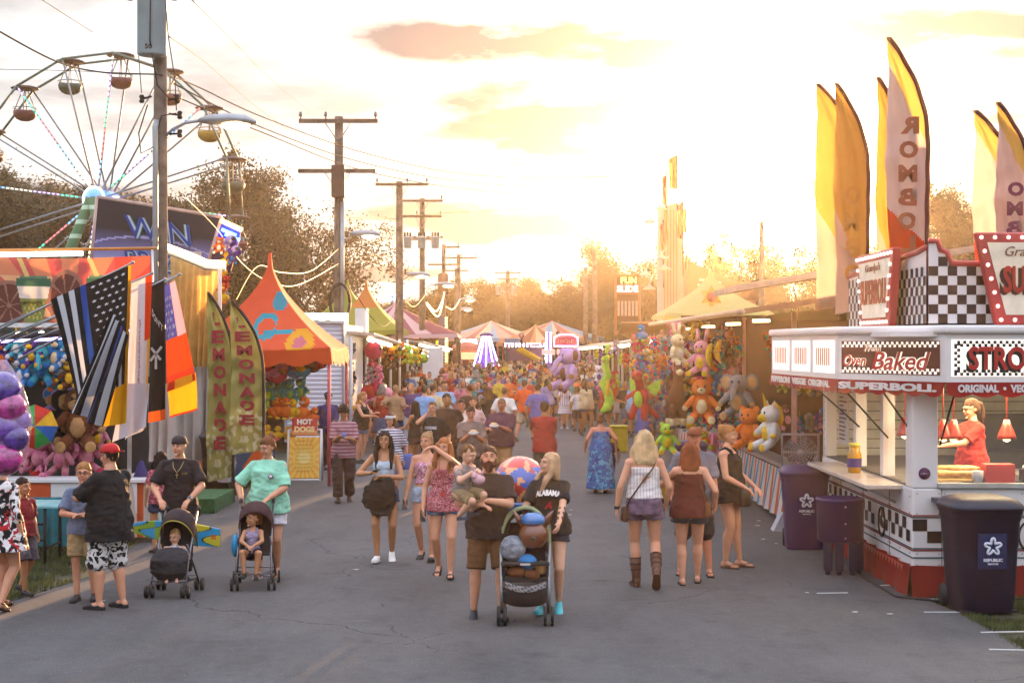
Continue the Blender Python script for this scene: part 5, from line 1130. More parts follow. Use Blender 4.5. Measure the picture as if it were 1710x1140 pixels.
# --- hot dog board
e = empty('sandwich_board', (-4.12, 28.6, 0), R(3), 'white framed sandwich board menu reading HOT DOGS with a yellow sunburst', 'sign board')
fr = frame((0,-.14,.62), (1,0,0), (0,.22,1)); bk_ = frame((0,.2,.62), (1,0,0), (0,-.22,1))
b = MB(); [b.cyl(fr(x0,y0), fr(x1,y1), .02, .02, 6) for x0,y0,x1,y1 in ((-.32,-.6,-.32,.45),(.32,-.6,.32,.45),(-.32,.45,.32,.45),(-.32,-.55,.32,-.55))]; [b.cyl(bk_(x0,y0), bk_(x1,y1), .02, .02, 6) for x0,y0,x1,y1 in ((-.32,-.6,-.32,.45),(.32,-.6,.32,.45))]; b.build('frame', WHITEP, e)
def sunb(u, v): a = math.atan2(v-.5, u-.5); r = math.hypot(u-.5, (v-.5)*1.3); return lin('d8962c') if r > .38 and math.sin(a*20) > 0 else (lin('d8b048') if r > .2 else lin('e0c878'))
panel = painted('menu_panel', lambda u, v: fr((u-.5)*.6, -.52+v*.82, .005), sunb, 60, 60, VCB, e, .012)
for k in range(9): squiggle('lettering', 14, .36, .028, frame(fr(0,.22-k*.075,.02), (1,0,0), (0,.22,1)), C('8c5a20'), panel, .002, k)
top = painted('header', lambda u, v: fr((u-.5)*.5, .32+v*.36, .03), lambda u, v: lin('b02818') if v > .3 else lin('d0884c'), 10, 10, VCB, e, .02)
text('lettering', 'HOT', .3, .11, frame(fr(0,.6,.05), (1,0,0), (0,.22,1)), C('e0d8cc'), top, .004, .06); text('lettering', 'DOGS', .4, .12, frame(fr(0,.45,.05), (1,0,0), (0,.22,1)), C('e8c890'), top, .004, .06)
# --- white trailer and the row of stands behind it
def corr(name, a, b_, z0, z1, parent, m=None, n=26):
    a = Vector(a); b_ = Vector(b_); d = (b_-a); nn = Vector((d.y, -d.x, 0)).normalized(); q = MB()
    for k in range(n):
        z = z0+(z1-z0)*k/n; h = (z1-z0)/n; q.quad(a+Vector((0,0,z)), b_+Vector((0,0,z)), b_+nn*.02+Vector((0,0,z+h*.7)), a+nn*.02+Vector((0,0,z+h*.7))); q.quad(a+nn*.02+Vector((0,0,z+h*.7)), b_+nn*.02+Vector((0,0,z+h*.7)), b_+Vector((0,0,z+h)), a+Vector((0,0,z+h)))
    return q.build(name, m or mat('siding', (.5,.53,.62), .45, var=.06, vscale=1, bump=.03), parent)
def stand(side, x0, y0, y1, zr0, zr1, xe, label, wall='4a2c20', trim='d8c8b8', bulbs=True, end=True, roofcol='b8a898', counter='8c3a30'):
    """stand along the street: x0 inner wall line, xe awning edge towards the road"""
    e = empty('game_stand', (x0, y0, 0), 0, label, 'game stand'); s = side; D = 2.6; Ln = y1-y0
    b = MB(); b.box((s*D, Ln/2, zr0/2), (.08, Ln, zr0)); b.build('back_wall', C(wall, .8), e)
    b = MB(); b.box((s*D/2, Ln, zr1/2), (D, .08, zr1)); b.build('end_wall', C(wall, .8), e)
    b = MB(); x1 = xe-x0
    b.add([(s*D,0,zr0+.25),(s*D,Ln,zr1+.25),(x1,Ln,zr1),(x1,0,zr0),(s*D,0,zr0+.17),(s*D,Ln,zr1+.17),(x1,Ln,zr1-.08),(x1,0,zr0-.08)], [(0,1,2,3),(7,6,5,4),(0,3,7,4),(1,5,6,2),(3,2,6,7),(0,4,5,1)]); b.build('awning', C(roofcol, .6), e)
    b = MB(); b.cyl((x1-s*.03,0,zr0-.08), (x1-s*.03,Ln,zr1-.08), .06, .06, 6); b.build('awning_edge', C(trim, .5), e)
    b = MB(); b.box((s*.15, Ln/2, .5), (.3, Ln, .9)); b.build('counter', C(counter, .7), e)
    for k in range(int(Ln/4)+1): b = MB(); b.cyl((0,k*4,0), (0,k*4,zr0-.1), .05, .05, 8); b.build('post', WHITEP, e)
    if bulbs:
        q = MB(); n = int(Ln/.5)
        for k in range(n): t = (k+.5)/n; q.ell((x1+s*.15, Ln*t, zr0+(zr1-zr0)*t-.16), .06, 6, 4)
        q.build('bulbs', mat('bulb_warm', (1,.9,.7), .4, em=(1,.8,.5), es=5, bump=0), e)['kind'] = 'stuff'
    return e
e = empty('box_trailer', (-4.92, 36, 0), 0, 'white corrugated box trailer end between the orange tent and the left stands', 'trailer')
corr('end_wall', (-.72,0,0), (.68,0,0), .35, 3.28, e); b = MB(); b.box((-.02,2.5,1.8), (1.38,4.9,2.9)); b.build('box', WHITEP, e)
for x in (-.74,.69): b = MB(); b.box((x,-.02,1.8), (.06,.08,2.98)); b.build('corner_post', C('8a8c94', .5), e)
b = MB(); b.box((-.02,-.02,3.31), (1.5,.1,.07)); b.build('top_rail', C('b8b4b8', .5), e)
for x in (-.5,.5): b = MB(); b.cyl((x-.1,.6,.35), (x+.1,.6,.35), .35, .35, 18); b.build('wheel', DARK, e)
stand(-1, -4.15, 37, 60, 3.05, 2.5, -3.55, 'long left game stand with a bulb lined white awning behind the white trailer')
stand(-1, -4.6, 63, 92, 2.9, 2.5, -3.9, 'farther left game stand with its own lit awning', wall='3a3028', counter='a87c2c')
# prizes hanging in the left stands
toy_row('pink stack, left stand', 'pink toys at the left stand', 38.5, [('ball',622,600,30,'hot pink','hot pink'),('bear',624,618,24,'hot pink','pink'),('bear',618,640,28,'grey','pink'),('bear',634,638,28,'pink','rose'),('ball',614,668,26,'hot pink','red'),('ball',630,664,28,'red','hot pink'),('ball',642,672,26,'hot pink','rose'),('bear',626,690,28,'rose','red'),('ball',636,692,22,'hot pink','red'),('ball',612,686,22,'red','pink')])
toy_row('under the left awning', 'toys under the left awning', 44, [('bear',641,594,28,'yellow','brown'),('bear',652,600,36,'brown','orange'),('ball',662,596,22,'lime','yellow'),('bear',671,600,28,'orange','brown'),('bear',684,606,30,'lime','yellow'),('bear',694,608,28,'yellow','green'),('monkey',646,616,26,'brown','tan'),('monkey',658,618,24,'brown','grey'),('bear',700,604,22,'brown','orange'),('elephant',690,616,20,'grey','white'),('ball',708,606,16,'green','lime')])
toy_row('dark doorway, left stand', 'toys in the left doorway', 37.2, [('bear',580,690,26,'yellow','brown'),('bear',588,662,22,'grey','white'),('bear',578,640,22,'white','grey'),('bear',592,640,20,'black','grey'),('bear',584,614,20,'brown','cream'),('duck',594,690,24,'yellow','orange'),('bear',590,590,18,'grey','brown'),('bear',580,660,18,'cream','grey')])
# signs and tents over the left stands
e = empty('bulb_sign', P(598,570,50), 0, 'white sign panel edged with bulbs above the left awning', 'sign')
b = MB(); b.box((.1,0,.65), (.4,.1,1.0)); b.build('panel', WHITEP, e); q = MB(); [q.ell((.33,-.05,.2+.1*k), .05, 6, 4) for k in range(10)]; q.build('bulbs', STR, e)['kind'] = 'stuff'
e = empty('lit_sign', P(512,536,40), 0, 'pale lit sign strip with green shapes over the white trailer', 'sign')
b = MB(); b.box((.2,0,.0), (1.9,.1,.45)); b.build('panel', mat('sign_pale', (.8,.9,.7), .5, em=(.8,1,.7), es=.7, bump=0), e); b = MB(); [b.ell((-.2+.16*k,-.06,-.08+.05*(k % 2)), (.1,.03,.07), 8, 6) for k in range(6)]; b.build('shapes', C('6a9a1c'), e)
def stripe2(a, b_, n, nm=0): return lambda u, v: (lin(a) if int(u*n) % 2 else lin(b_)) if v <= 1 else lin(b_)
canopy(-8.0, 70, 4.2, 5, 3.5, 5.9, lambda u, v: lin('7c8428'), 'left yellow green peaked tent behind the left stands', .2, .6, 16, poles=False); canopy(-6.9, 68, 3.6, 5, 3.4, 5.8, lambda u, v: lin('8a8a28') if v > .35 else lin('c07030'), 'right yellow green peaked tent with an orange tip behind the left stands', .2, .6, 16, poles=False)
canopy(-6.0, 74, 6.5, 5, 3.3, 4.9, stripe2('8c4a58','c8a8b0',24), 'low pink and white striped tent roof behind the third pole', .2, .8, 16, poles=False)
e = empty('neon_sign', P(655,498,75), 0, 'small blue neon sign beside the third pole', 'sign'); b = MB(); b.tube([(-.4,0,-.1),(-.1,0,.15),(.6,0,.25),(.7,0,.05),(0,0,-.05),(-.4,0,-.1)], .05, 6); b.build('neon', mat('neon_blue', (.1,.3,1), .4, em=(.05,.25,1), es=5, bump=0), e); b = MB(); b.cyl((0,.1,-2.2), (0,.1,.2), .05, .05, 6); b.build('bracket', DARK, e)
e = empty('yellow_sign', P(727,556,92), 0, 'yellow lit sign above the far left stands', 'sign'); b = MB(); b.box((0,0,0), (1.0,.1,.5)); b.build('panel', mat('sign_yellow', (1,.8,.1), .5, em=(1,.7,.05), es=1.5, bump=0), e); squiggle('lettering', 4, .8, .3, frame((0,-.06,0), (1,0,0), (0,0,1)), C('7a2a10'), e)
e = empty('bulb_column', P(744,600,90), 0, 'column of yellow bulbs on a dark panel at the far end of the left stands', 'sign'); b = MB(); b.box((-.2,0,1.1), (.5,.12,3.2)); b.build('panel', C('3a3a5c'), e); q = MB(); [q.ell((.05,-.1,-.3+.18*k), .07, 6, 4) for k in range(17)]; q.build('bulbs', mat('bulb_yellow', (1,.8,.3), .4, em=(1,.65,.1), es=5, bump=0), e)['kind'] = 'stuff'
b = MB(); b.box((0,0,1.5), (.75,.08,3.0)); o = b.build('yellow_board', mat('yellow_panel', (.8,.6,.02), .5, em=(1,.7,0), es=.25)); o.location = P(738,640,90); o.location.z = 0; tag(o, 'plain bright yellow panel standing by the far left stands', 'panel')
b = MB(); b.box((0,0,1.3), (.9,.2,2.6)); o = b.build('white_cabinet', WHITEP); o.location = ((725-CX)/F*64, 63, 0); tag(o, 'white upright cabinet between the two left stands', 'cabinet')
# ---------------------------------------------------------------- food trailer on the right
def checker(m, fn, nx, ny, x0, y0, s, sy=None, inv=0, skip=None, d=.004):
    """dark squares laid on a white board"""
    sy = sy or s
    for j in range(ny):
        for i in range(nx):
            if (i+j+inv) % 2 == 0 and not (skip and skip(i, j)):
                m.quad(fn(x0+i*s, y0+j*sy, d), fn(x0+(i+1)*s, y0+j*sy, d), fn(x0+(i+1)*s, y0+(j+1)*sy, d), fn(x0+i*s, y0+(j+1)*sy, d))
TX, TY0, TY1 = 4.38, 15.72, 20.3
RED = mat('red_enamel', (.42,.035,.03), .45, var=.15, vscale=2, bump=.1, coat=.3); CHK = C('2a1410', .5); BLKP = C('0e0c0e', .5); TWH = mat('trailer_white', (.66,.63,.63), .4, var=.06, vscale=1.2, bump=.04)
e = empty('food_trailer', (TX, TY0, 0), 0, 'white and red checkered food trailer with serving windows and a lit sign box', 'food trailer')
Fr = frame((0,0,0), (1,0,0), (0,0,1)); Sd = frame((0,0,0), (0,-1,0), (0,0,1))      # front plane and street side plane (x runs towards the camera)
TW, TL = 3.1, TY1-TY0
b = MB(); b.box((TW/2, TL/2, .74), (TW, TL, .88)); b.build('lower_body', TWH, e, .02)
b = MB(); b.box((TW/2, TL/2, 1.19), (TW-.02, TL-.02, .02)); b.build('floor', C('5a5652'), e)
# red vinyl skirt with scalloped edge
painted('skirt', lambda u, v: Vector((-.03-.04*v+.02*math.sin(u*60), TL-(TL+.05)*u, .34-.34*v)), lambda u, v: lin('8c2018') if v > .1 else lin('b83828'), 80, 4, VC, e)
painted('skirt', lambda u, v: Vector((-.03+TW*u, -.05-.04*v+.02*math.sin(u*50), .34-.34*v)), lambda u, v: lin('8c2018'), 60, 4, VC, e)
b = MB(); 
for k in range(34): b.add([(-.075, .1+k*.13, .33), (-.075, .23+k*.13, .33), (-.08, .165+k*.13, .25)], [(0,1,2)])
b.build('skirt_scallops', RED, e)
b = MB(); [b.box((x,-.003,.74), (.008,.006,.86)) for x in (.32,1.55,2.6)]; [b.box((-.003,y,.74), (.006,.008,.86)) for y in (.95,2.2,3.4)]; b.build('panel_seams', C('6a6668', .6), e)['kind'] = 'stuff'
b = MB(); [b.ell((x,-.003,z), .008, 6, 4) for x in (.05,.29,.35,.8,1.2,1.52,1.58,2.1) for z in (.34,.46,.9,1.12)]; [b.ell((-.003,y,z), .008, 6, 4) for y in (.1,.5,.9,1.0,1.6,2.15,2.25,2.9) for z in (.34,.46,.9,1.08)]; b.build('rivets', C('7c787a', .4), e)['kind'] = 'stuff'
b = MB(); b.tube([(2.2,-.1,.02),(1.4,-.35,.015),(.9,-.2,.015),(.3,-.45,.015),(-.2,-.1,.015),(-.25,1.5,.015),(-.12,3.4,.015),(.0,4.5,.02)], .014, 6); o = b.build('power_cable', C('141416', .6)); o.location = (TX, TY0, 0); tag(o, 'black power cable lying along the foot of the food trailer', 'cable')
# stripes and checks on the lower body
b = MB()
for (z, m_) in ((.88,0),(.86,1),(.50,0),(.52,1),(.42,1)): 
    b.mi(m_).box((-.004, TL/2, z), (.006, TL, .014)); b.box((TW/2, -.004, z), (TW, .006, .014))
b.build('pinstripes', [C('8c1c24'), C('1c4a4a')], e)
b = MB(); checker(b, Fr, 14, 2, .0, .58, .16, .13, 1, lambda i, j: 1.1 < i*.16 < 1.5, .004)
b2 = MB(); checker(b2, lambda x, y, z: Vector((-.006, x, y)), 28, 2, .08, .58, .155, .13, 0, lambda i, j: 1.1 < i*.155 < 1.45)
b.v += []; b.build('front_checks', BLKP, e); b2.build('side_checks', BLKP, e)
for x, pl in ((1.3, 0), (1.27, 1)):
    b = MB(); pts = [(x+.14*math.cos(a), .66+.17*math.sin(a)) for a in np.linspace(0, 6.28, 28)[:-1]]
    b.tube([Fr(p, q_, .012) if pl == 0 else Vector((-.012, p, q_)) for p, q_ in pts], .012, 5, True); b.build('round_emblem', BLKP, e)
    b = MB(); b.tube([Fr(x-.07+.14*t, .6+.12*t, .012) if pl == 0 else Vector((-.012, x-.07+.14*t, .6+.12*t)) for t in (0,.3,.7,1)], [.015,.03,.025,.01], 6); b.build('emblem_mark', C('3a3438'), e)
# corner column, posts and windows
b = MB(); b.box((.14,.14,1.78), (.28,.28,1.2)); b.build('corner_column', TWH, e, .01)
m = MB(); m.cyl((.13,-.004,1.34), (.13,-.008,1.34), .065, .065, 20); m.build('round_sticker', C('4a2048'), e); squiggle('lettering', 5, .09, .02, frame((.13,-.01,1.34), (1,0,0), (0,0,1)), C('c8b8c8'), e, .002)
for y in (1.35, 2.7, 4.4): b = MB(); b.box((.08, y, 1.78), (.14,.14,1.2)); b.build('window_post', TWH, e)
for x in (1.7, 3.0): b = MB(); b.box((x, .06, 1.78), (.04,.06,1.2)); b.build('window_post', ALU, e)
GL = mat('window_glass', (.9,.9,.9), .03, alpha=.05, bump=0, spec=.3)
b = MB(); b.box((1.7, .05, 1.78), (2.8,.01,1.15)); b.build('window_pane', GL, e); b = MB(); b.box((.06, .75, 1.78), (.01,1.05,1.15)); b.build('window_pane', GL, e); b = MB(); b.box((.06, 2.0, 1.78), (.01,1.2,1.15)); b.build('window_pane', GL, e)
b = MB(); b.box((1.7, -.0, 1.21), (2.85,.1,.05)); b.build('window_sill', ALU, e)
b = MB(); b.box((.35,-.12,1.06), (.3,.2,.05)); b.box((2.3,-.12,1.06), (1.6,.22,.05)); b.build('front_shelf', C('3a2c28', .4), e)
b = MB(); b.box((-.2, 2.0, 1.15), (.42, 3.2, .05)); c = b.build('serving_counter', mat('laminate', (.55,.45,.38), .25, var=.1, vscale=20, bump=.02), e, .01)
for y in (.7, 2.0, 3.2): b = MB(); b.cyl((-.35,y,1.12), (0,y,.95), .015, .015, 6); b.build('bracket', ALU, e)
# back wall, roof
b = MB(); b.box((TW/2, TL-.1, 1.9), (TW, .06, 1.5)); b.box((TW-.05, TL/2, 1.9), (.06, TL, 1.5)); b.build('inner_wall', mat('white_slats', (.55,.55,.5), .6, bump=.02), e)
b = MB(); 
for k in range(9): b.box((TW/2, TL-.135, 1.3+k*.13), (TW, .012, .012))
b.build('slat_lines', C('5a5a58'), e)
b = MB(); b.box((TW/2-.1, TL/2-.1, 2.86), (TW+.5, TL+.6, .05)); b.box((TW/2, TL/2, 2.42), (TW, TL, .04)); b.build('roof', TWH, e)
b = MB(); b.loft([(Vector((.0-.5,.9,2.84)), .02, .02), (Vector((-.5,.9,2.9)), .01, .01)], 4); 
# sign box: front, chamfer and side, lit from inside
cF = Vector((.21,-.5,0)); cS = Vector((-.60,.9,0)); cB = Vector((-.78,4.2,0)); cR = Vector((3.2,-.5,0)); ZB, ZT = 2.38, 2.83
LIT = mat('sign_white_lit', (.75,.72,.68), .4, em=(1,.86,.74), es=.28, bump=0); LITR = mat('sign_dark_red_lit', (.05,.008,.006), .35, em=(.5,.06,.03), es=.02, bump=0)
segs = [(cF, cR, 0), (cS, cF, 1), (cB, cS, 2)]
b = MB(); pl = [cB, cS, cF, cR, Vector((3.2,4.2,0))]; b.prism([p+Vector((0,0,ZB-.03)) for p in pl], (0,0,0), (0,0,ZT-ZB+.06)); b.build('sign_box', TWH, e)
b = MB(); out_ = [cB+Vector((-.05,0,0)), cS+Vector((-.05,-.03,0)), cF+Vector((-.02,-.06,0)), cR+Vector((0,-.06,0)), Vector((3.2,4.2,0))]; b.prism([p+Vector((0,0,ZT+.035)) for p in out_], (0,0,0), (0,0,.09)); b.build('roof_lip', TWH, e, .03)
for p0, p1, k in segs:
    L_ = (p1-p0).length; f = frame(p0+Vector((0,0,ZB)), p1-p0, (0,0,1)); g = lambda x, y, z=0, f=f: f(x, y, z+.006)
    H_ = ZT-ZB
    if k == 0:
        b = MB(); b.box((0,0,0),(0,0,0)) if 0 else b.quad(g(.06,.03), g(L_,.03), g(L_,H_-.03), g(.06,H_-.03)); b.build('sign_panel', LIT, e)
        b = MB(); checker(b, g, 60, 2, .09, .04, .032, None, 0, None, .003); checker(b, g, 60, 2, .09, H_-.105, .032, None, 0, None, .003); checker(b, g, 2, 10, .09, .07, .032, None, 0, None, .003); b.build('sign_checks', BLKP, e)
        text('lettering', 'STROMBOLI', 1.32, .25, lambda x, y, z: g(.9+x-.025, .225+y-.03, z+.004), BLKP, e, .003, .04); text('lettering', 'STROMBOLI', 1.32, .25, lambda x, y, z: g(.9+x, .225+y, z+.012), C('a82018', .4), e, .003, .03)
    elif k == 1:
        b = MB(); b.quad(g(.05,.04), g(L_-.07,.04), g(L_-.07,H_-.04), g(.05,H_-.04)); b.build('sign_panel', LITR, e)
        b = MB(); W3 = mat('sign_checks_lit', (.7,.65,.6), .4, em=(1,.85,.7), es=.3, bump=0); checker(b, g, 40, 2, .06, .05, .037, .03, 0, None, .003); checker(b, g, 40, 2, .06, H_-.11, .037, .03, 0, None, .003); b.build('sign_checks', W3, e)
        for off, ml, bo in ((0, W3, .06), (.006, C('b8302c', .4), .015)):
            text('lettering', 'Fresh', .26, .07, lambda x, y, z: g(.55+x, .325+y, z+.004+off), W3 if off == 0 else C('8c6058'), e, .003, bo*.6, shear=.3)
            text('lettering', 'Oven', .36, .13, lambda x, y, z: g(.27+x, .19+y, z+.004+off), ml, e, .003, bo, shear=.3); text('lettering', 'Baked', .88, .2, lambda x, y, z: g(.98+x, .19+y, z+.004+off), ml, e, .003, bo, shear=.3)
    else:
        for n0, n1 in ((.1,1.0),(1.15,2.05),(2.2,3.15)):
            b = MB(); b.quad(g(n0,.03), g(n1,.03), g(n1,H_-.03), g(n0,H_-.03)); b.build('sign_panel', LIT, e); b = MB()
            for j in range(7): b.quad(g(n0+.15+j*.09,.12,.003), g(n0+.2+j*.09,.12,.003), g(n0+.2+j*.09,H_-.12,.003), g(n0+.15+j*.09,H_-.12,.003))
            b.build('menu_bars', C('b84830'), e)
# scalloped red valance with lettering
def val(p0, p1, name, txt, tx, tw, n):
    L_ = (p1-p0).length; f = frame(p0+Vector((0,0,ZB-.03)), p1-p0, (0,0,1)); 
    painted('valance', lambda u, v: f(L_*u, -v*(.125+.035*abs(math.sin(u*n*math.pi))), .012+.03*v), lambda u, v: lin('8c1812') if v < .93 else lin('4a1410'), n*12, 6, VC, e)
    if txt: text('lettering', txt, tw, .085, lambda x, y, z: f(tx+x, -.065+y, .04+z), C('d0c8c8', .6), e, .003, .05)
val(cF, cR, 'front', 'ORIGINAL  •  VEGGIE  •  SAUSAGE', .82, 1.4, 11); val(cS, cF, 'corner', 'SUPERBOLI.', .78, 1.5, 6); val(cB, cS, 'side', 'PEPPERONI  VEGGIE  ORIGINAL', 1.6, 2.9, 13)
# struts of the raised flaps
for a, c_ in (((-.3,.3,2.3),(.1,.2,1.7)), ((-.5,1.4,2.3),(.05,1.2,1.65)), ((.36,-.4,2.3),(.3,.0,1.65)), ((-.6,2.7,2.3),(.05,2.6,1.7))): b = MB(); b.cyl(a, c_, .012, .012, 6); b.build('flap_strut', DARK, e)
for k, x in enumerate((.5,.62,1.22,1.75,-.0)):
    xx, yy = (x, .55) if k < 4 else (.22, 1.1)
    m = MB(); m.cyl((xx,yy,2.4), (xx,yy,1.92), .008, .008, 6); m.loft([((xx,yy,1.9), .03, .03), ((xx,yy,1.84), .05, .05), ((xx,yy,1.73), .095, .095), ((xx,yy,1.68), .105, .105), ((xx,yy,1.7), .09, .09)], 18); lm = m.build('heat_lamp', C('a82c14', .35, coat=.5), e)
    m = MB(); m.ell((xx,yy,1.7), .05, 10, 6); m.build('lamp_bulb', mat('heat_bulb', (1,.6,.3), .4, em=(1,.6,.25), es=6, bump=0), lm)
pl_ = bpy.data.lights.new('heat_lamp_light', 'AREA'); pl_.energy = 60; pl_.color = (1,.78,.45); pl_.size = 1.6; po = bpy.data.objects.new('heat_lamp_light', pl_); COL.objects.link(po); po.location = (TX+1.3, TY0+.8, 2.31)
b = MB(); b.box((1.5,1.6,2.33), (1.6,.15,.02)); b.build('ceiling_light', mat('tube_warm', (1,.9,.7), .4, em=(1,.85,.55), es=4, bump=0), e)
# kitchen fittings
b = MB(); b.box((1.9,.55,1.22), (2.4,.8,.04)); b.box((2.2, 2.6, 1.3), (1.6,.7,.2)); b.box((2.2,3.0,1.6), (1.2,.3,.5)); b.build('worktop', C('26221f', .3), e)
def thing_at(name, mb, mats, label, cat, par=None, group=None): o = mb.build(name, mats); o.location = (TX, TY0, 0); return tag(o, label, cat, group)
m = MB(); m.box((.55,.28,1.27), (.5,.35,.02), 0, .1); [m.ell((.42+.1*(i % 4), .2+.09*(i//4 % 3), 1.32+.045*(i//6)), (.13,.04,.035), 10, 6) for i in range(12)]; thing_at('bread_tray', m, mat('baked_dough', (.75,.42,.10), .5, var=.3, vscale=12, bump=.2), 'tray of golden baked rolls behind the front window', 'tray of bread')
m = MB(); m.box((1.0,.2,1.33), (.32,.2,.2)); thing_at('plastic_basket', m, C('c8301c', .4), 'red plastic basket behind the front window', 'basket')
m = MB(); m.box((1.42,.2,1.3), (.3,.2,.14)); [m.box((1.29+.04*k,.096,1.3), (.012,.01,.1)) for k in range(8)]; o = thing_at('cup_basket', m, C('1a1a1c', .4), 'black basket of white cups behind the front window', 'basket')
m = MB(); [m.ell((1.32+.1*k,.2,1.39), (.05,.05,.03), 10, 6) for k in range(3)]; o2 = m.build('cup', C('d8d8d8')); o2.parent = o
m = MB(); m.loft([((0,0,0),.07,.07),((0,0,.2),.08,.08),((0,0,.24),.06,.06),((0,0,.29),.06,.06)], 16); o = m.build('mustard_jar', [C('c89018', .25, coat=.5)]); o.location = (TX-.17, TY0+1.95, 1.18); o.scale = (1.1,1.1,1.1); tag(o, 'large jar of yellow mustard on the side counter of the food trailer', 'jar'); m = MB(); m.cyl((0,0,.29), (0,0,.33), .063, .063, 16); m.build('lid', C('d8c860'), o); m = MB(); m.cyl((0,0,.06), (0,0,.16), .079, .082, 16, False); m.build('label', C('4a3a7c'), o)
m = MB(); m.loft([((0,0,z), r, r) for z, r in ((0,.05),(.03,.05),(.05,.06),(.14,.065))], 14); o = m.build('bowl', C('b8b4b4', .4)); o.location = (TX+.75, TY0+.12, 1.22); tag(o, 'white pedestal bowl beside the bread tray', 'bowl')
m = MB(); m.cyl((0,0,0), (0,0,.2), .04, .05, 12); o = m.build('green_cup', C('5ac05a', .4)); o.location = (TX+.25, TY0+.9, 1.24); tag(o, 'green cup behind the side window of the food trailer', 'cup')
# menu sheet in the side window
f = frame((.02, 3.3, 1.75), (0,-1,0), (0,0,1)); b = MB(); b.quad(f(-.3,-.32,.01), f(.3,-.32,.01), f(.3,.45,.01), f(-.3,.45,.01)); mn = b.build('menu_sheet', C('b8b4b0'), e); b = MB()
for k in range(12): b.quad(f(-.24,-.26+k*.055,.014), f(.1+.1*math.sin(k*3),-.26+k*.055,.014), f(.1+.1*math.sin(k*3),-.24+k*.055,.014), f(-.24,-.24+k*.055,.014))
b.build('menu_lines', C('5a3038'), mn)
# parapet: checkered boards, keystone signs with bulbs
par = empty('rooftop_sign', (TX+.17, TY0, 2.98), 0, 'checkered rooftop parapet with two keystone shaped signs edged in bulbs', 'rooftop sign')
def step_board(f, L_, rows, col, name):
    b = MB(); b.quad(f(0,0), f(L_,0), f(L_,.62), f(0,.62)); b.quad(f(0,.62), f(.22,.62), f(.22,.76), f(0,.76)); b.quad(f(0,.76), f(.11,.76), f(.11,.88), f(0,.88)); b.build(name, TWH, par)
    b = MB(); checker(b, f, int(L_/.104), 6, 0, .0, .104, .104, 1, None, .005); checker(b, f, 2, 1, 0, .624, .104, .104, 1, None, .005); checker(b, f, 1, 1, 0, .728, .104, .104, 1, None, .005); b.build(name+'_checks', C('3a1c0c', .4), par)
    b = MB(); b.tube([f(0,.9,.0), f(.1,.9,0), f(.13,.8,0), f(.2,.78,0), f(.25,.66,0), f(.5,.65,0), f(L_,.65,0)], .035, 6); b.build('red_coping', RED, par)
ff = frame((0,-.02,0), (1,0,0), (0,0,1)); step_board(ff, 2.9, 6, 0, 'front_board')
fs = frame((-.02, 0, 0), (0,-1,0), (0,0,1)); fs2 = lambda x, y, z=0: Vector((-.02-z, x, y))
b = MB(); b.quad(fs2(0,0), fs2(0,.8), fs2(3.6,.65), fs2(3.6,0)); b.build('side_board', TWH, par); b = MB(); checker(b, fs2, 36, 6, 0, 0, .1, .104, 0, None, .006); b.build('side_board_checks', C('3a1c0c', .4), par); b = MB(); b.tube([fs2(0,.83), fs2(.3,.8), fs2(3.6,.68)], .035, 6); b.build('red_coping', RED, par)
b = MB(); b.box((1.45, 1.8, .3), (2.7,3.4,.55)); b.build('sign_core', C('6a2018'), par)
BULB = mat('sign_bulb', (.8,.7,.65), .2, em=(1,.75,.6), es=.7, bump=0)
def keystone(f, w0, w1, h, name, lines):
    """bottom width w0, top width w1"""
    def outline(k, r=.0): return [(-w0/2+k, k), (w0/2-k, k), (w1/2-k*1.2, h-k), (-w1/2+k*1.2, h-k)]
    s = MB(); s.prism([f(x, y, .0) for x, y in outline(0)], f(0,0,0)-f(0,0,0), f(0,0,.1)-f(0,0,0)); k_ = s.build(name, RED, par, .02)
    s = MB(); s.prism([f(x, y, .1) for x, y in outline(.11)], f(0,0,0)-f(0,0,0), f(0,0,.008)-f(0,0,0)); s.build('sign_face', mat('sign_cream', (.58,.52,.42), .5, em=(1,.8,.6), es=.05, bump=0), k_)
    o = outline(.055); s = MB(); 
    for i in range(4):
        a, b_ = Vector(o[i]), Vector(o[(i+1) % 4]); n = max(2, int((b_-a).length/.135))
        for j in range(n): q_ = a.lerp(b_, j/n); s.ell(f(q_.x, q_.y, .11), .022, 8, 6)
    s.build('sign_bulbs', BULB, k_)['kind'] = 'stuff'
    for t, w, hh, x, y, cc, bo, sh in lines: text('lettering', t, w, hh, lambda X, Y_, Z: f(x+X, y+Y_, .113+Z+(.006 if cc != '4a2010' else 0)), C(cc, .5), k_, .004, bo, shear=sh)
f = frame((1.25,-.1,-.02), (1,0,0), (0,0,1)); keystone(f, 1.15, 1.6, 1.0, 'front_keystone_sign', [('Grandpa\'s',.6,.14,-.18,.78,'7a4438',.0,.3), ('SUPERBOLI',1.02,.3,-.03,.47,'4a2010',.06,0), ('SUPERBOLI',1.0,.3,-.0,.49,'a82c14',.03,0)])
f = lambda x, y, z=0: Vector((-.1-z, 1.55-x, -.02+y)); keystone(f, 1.3, 1.75, .9, 'side_keystone_sign', [('Grandpa\'s',.7,.12,0,.7,'9a6450',.0,.3), ('SUPERBOLI',1.2,.3,0,.42,'a8502c',.03,0)])
# attendant inside
attendant = person('food seller in a red shirt and sunglasses inside the trailer, reaching left', (TX+1.02, TY0+1.15, .47), 1.66, -78, dict(skin='light', hair=('pony','4a2c18',.1), glasses='sun', top=('tee', cloth('a81c0c'), .8, -.14, .03), bot=('pants', cloth('241c1c'), 1.9, .03), shoes=('sneaker','17181a','55565a')),
    dict(sex='f', fat=1.3, lh=(.1,-.45,1.16), rh=(-.2,-.42,1.3), pitch=12))
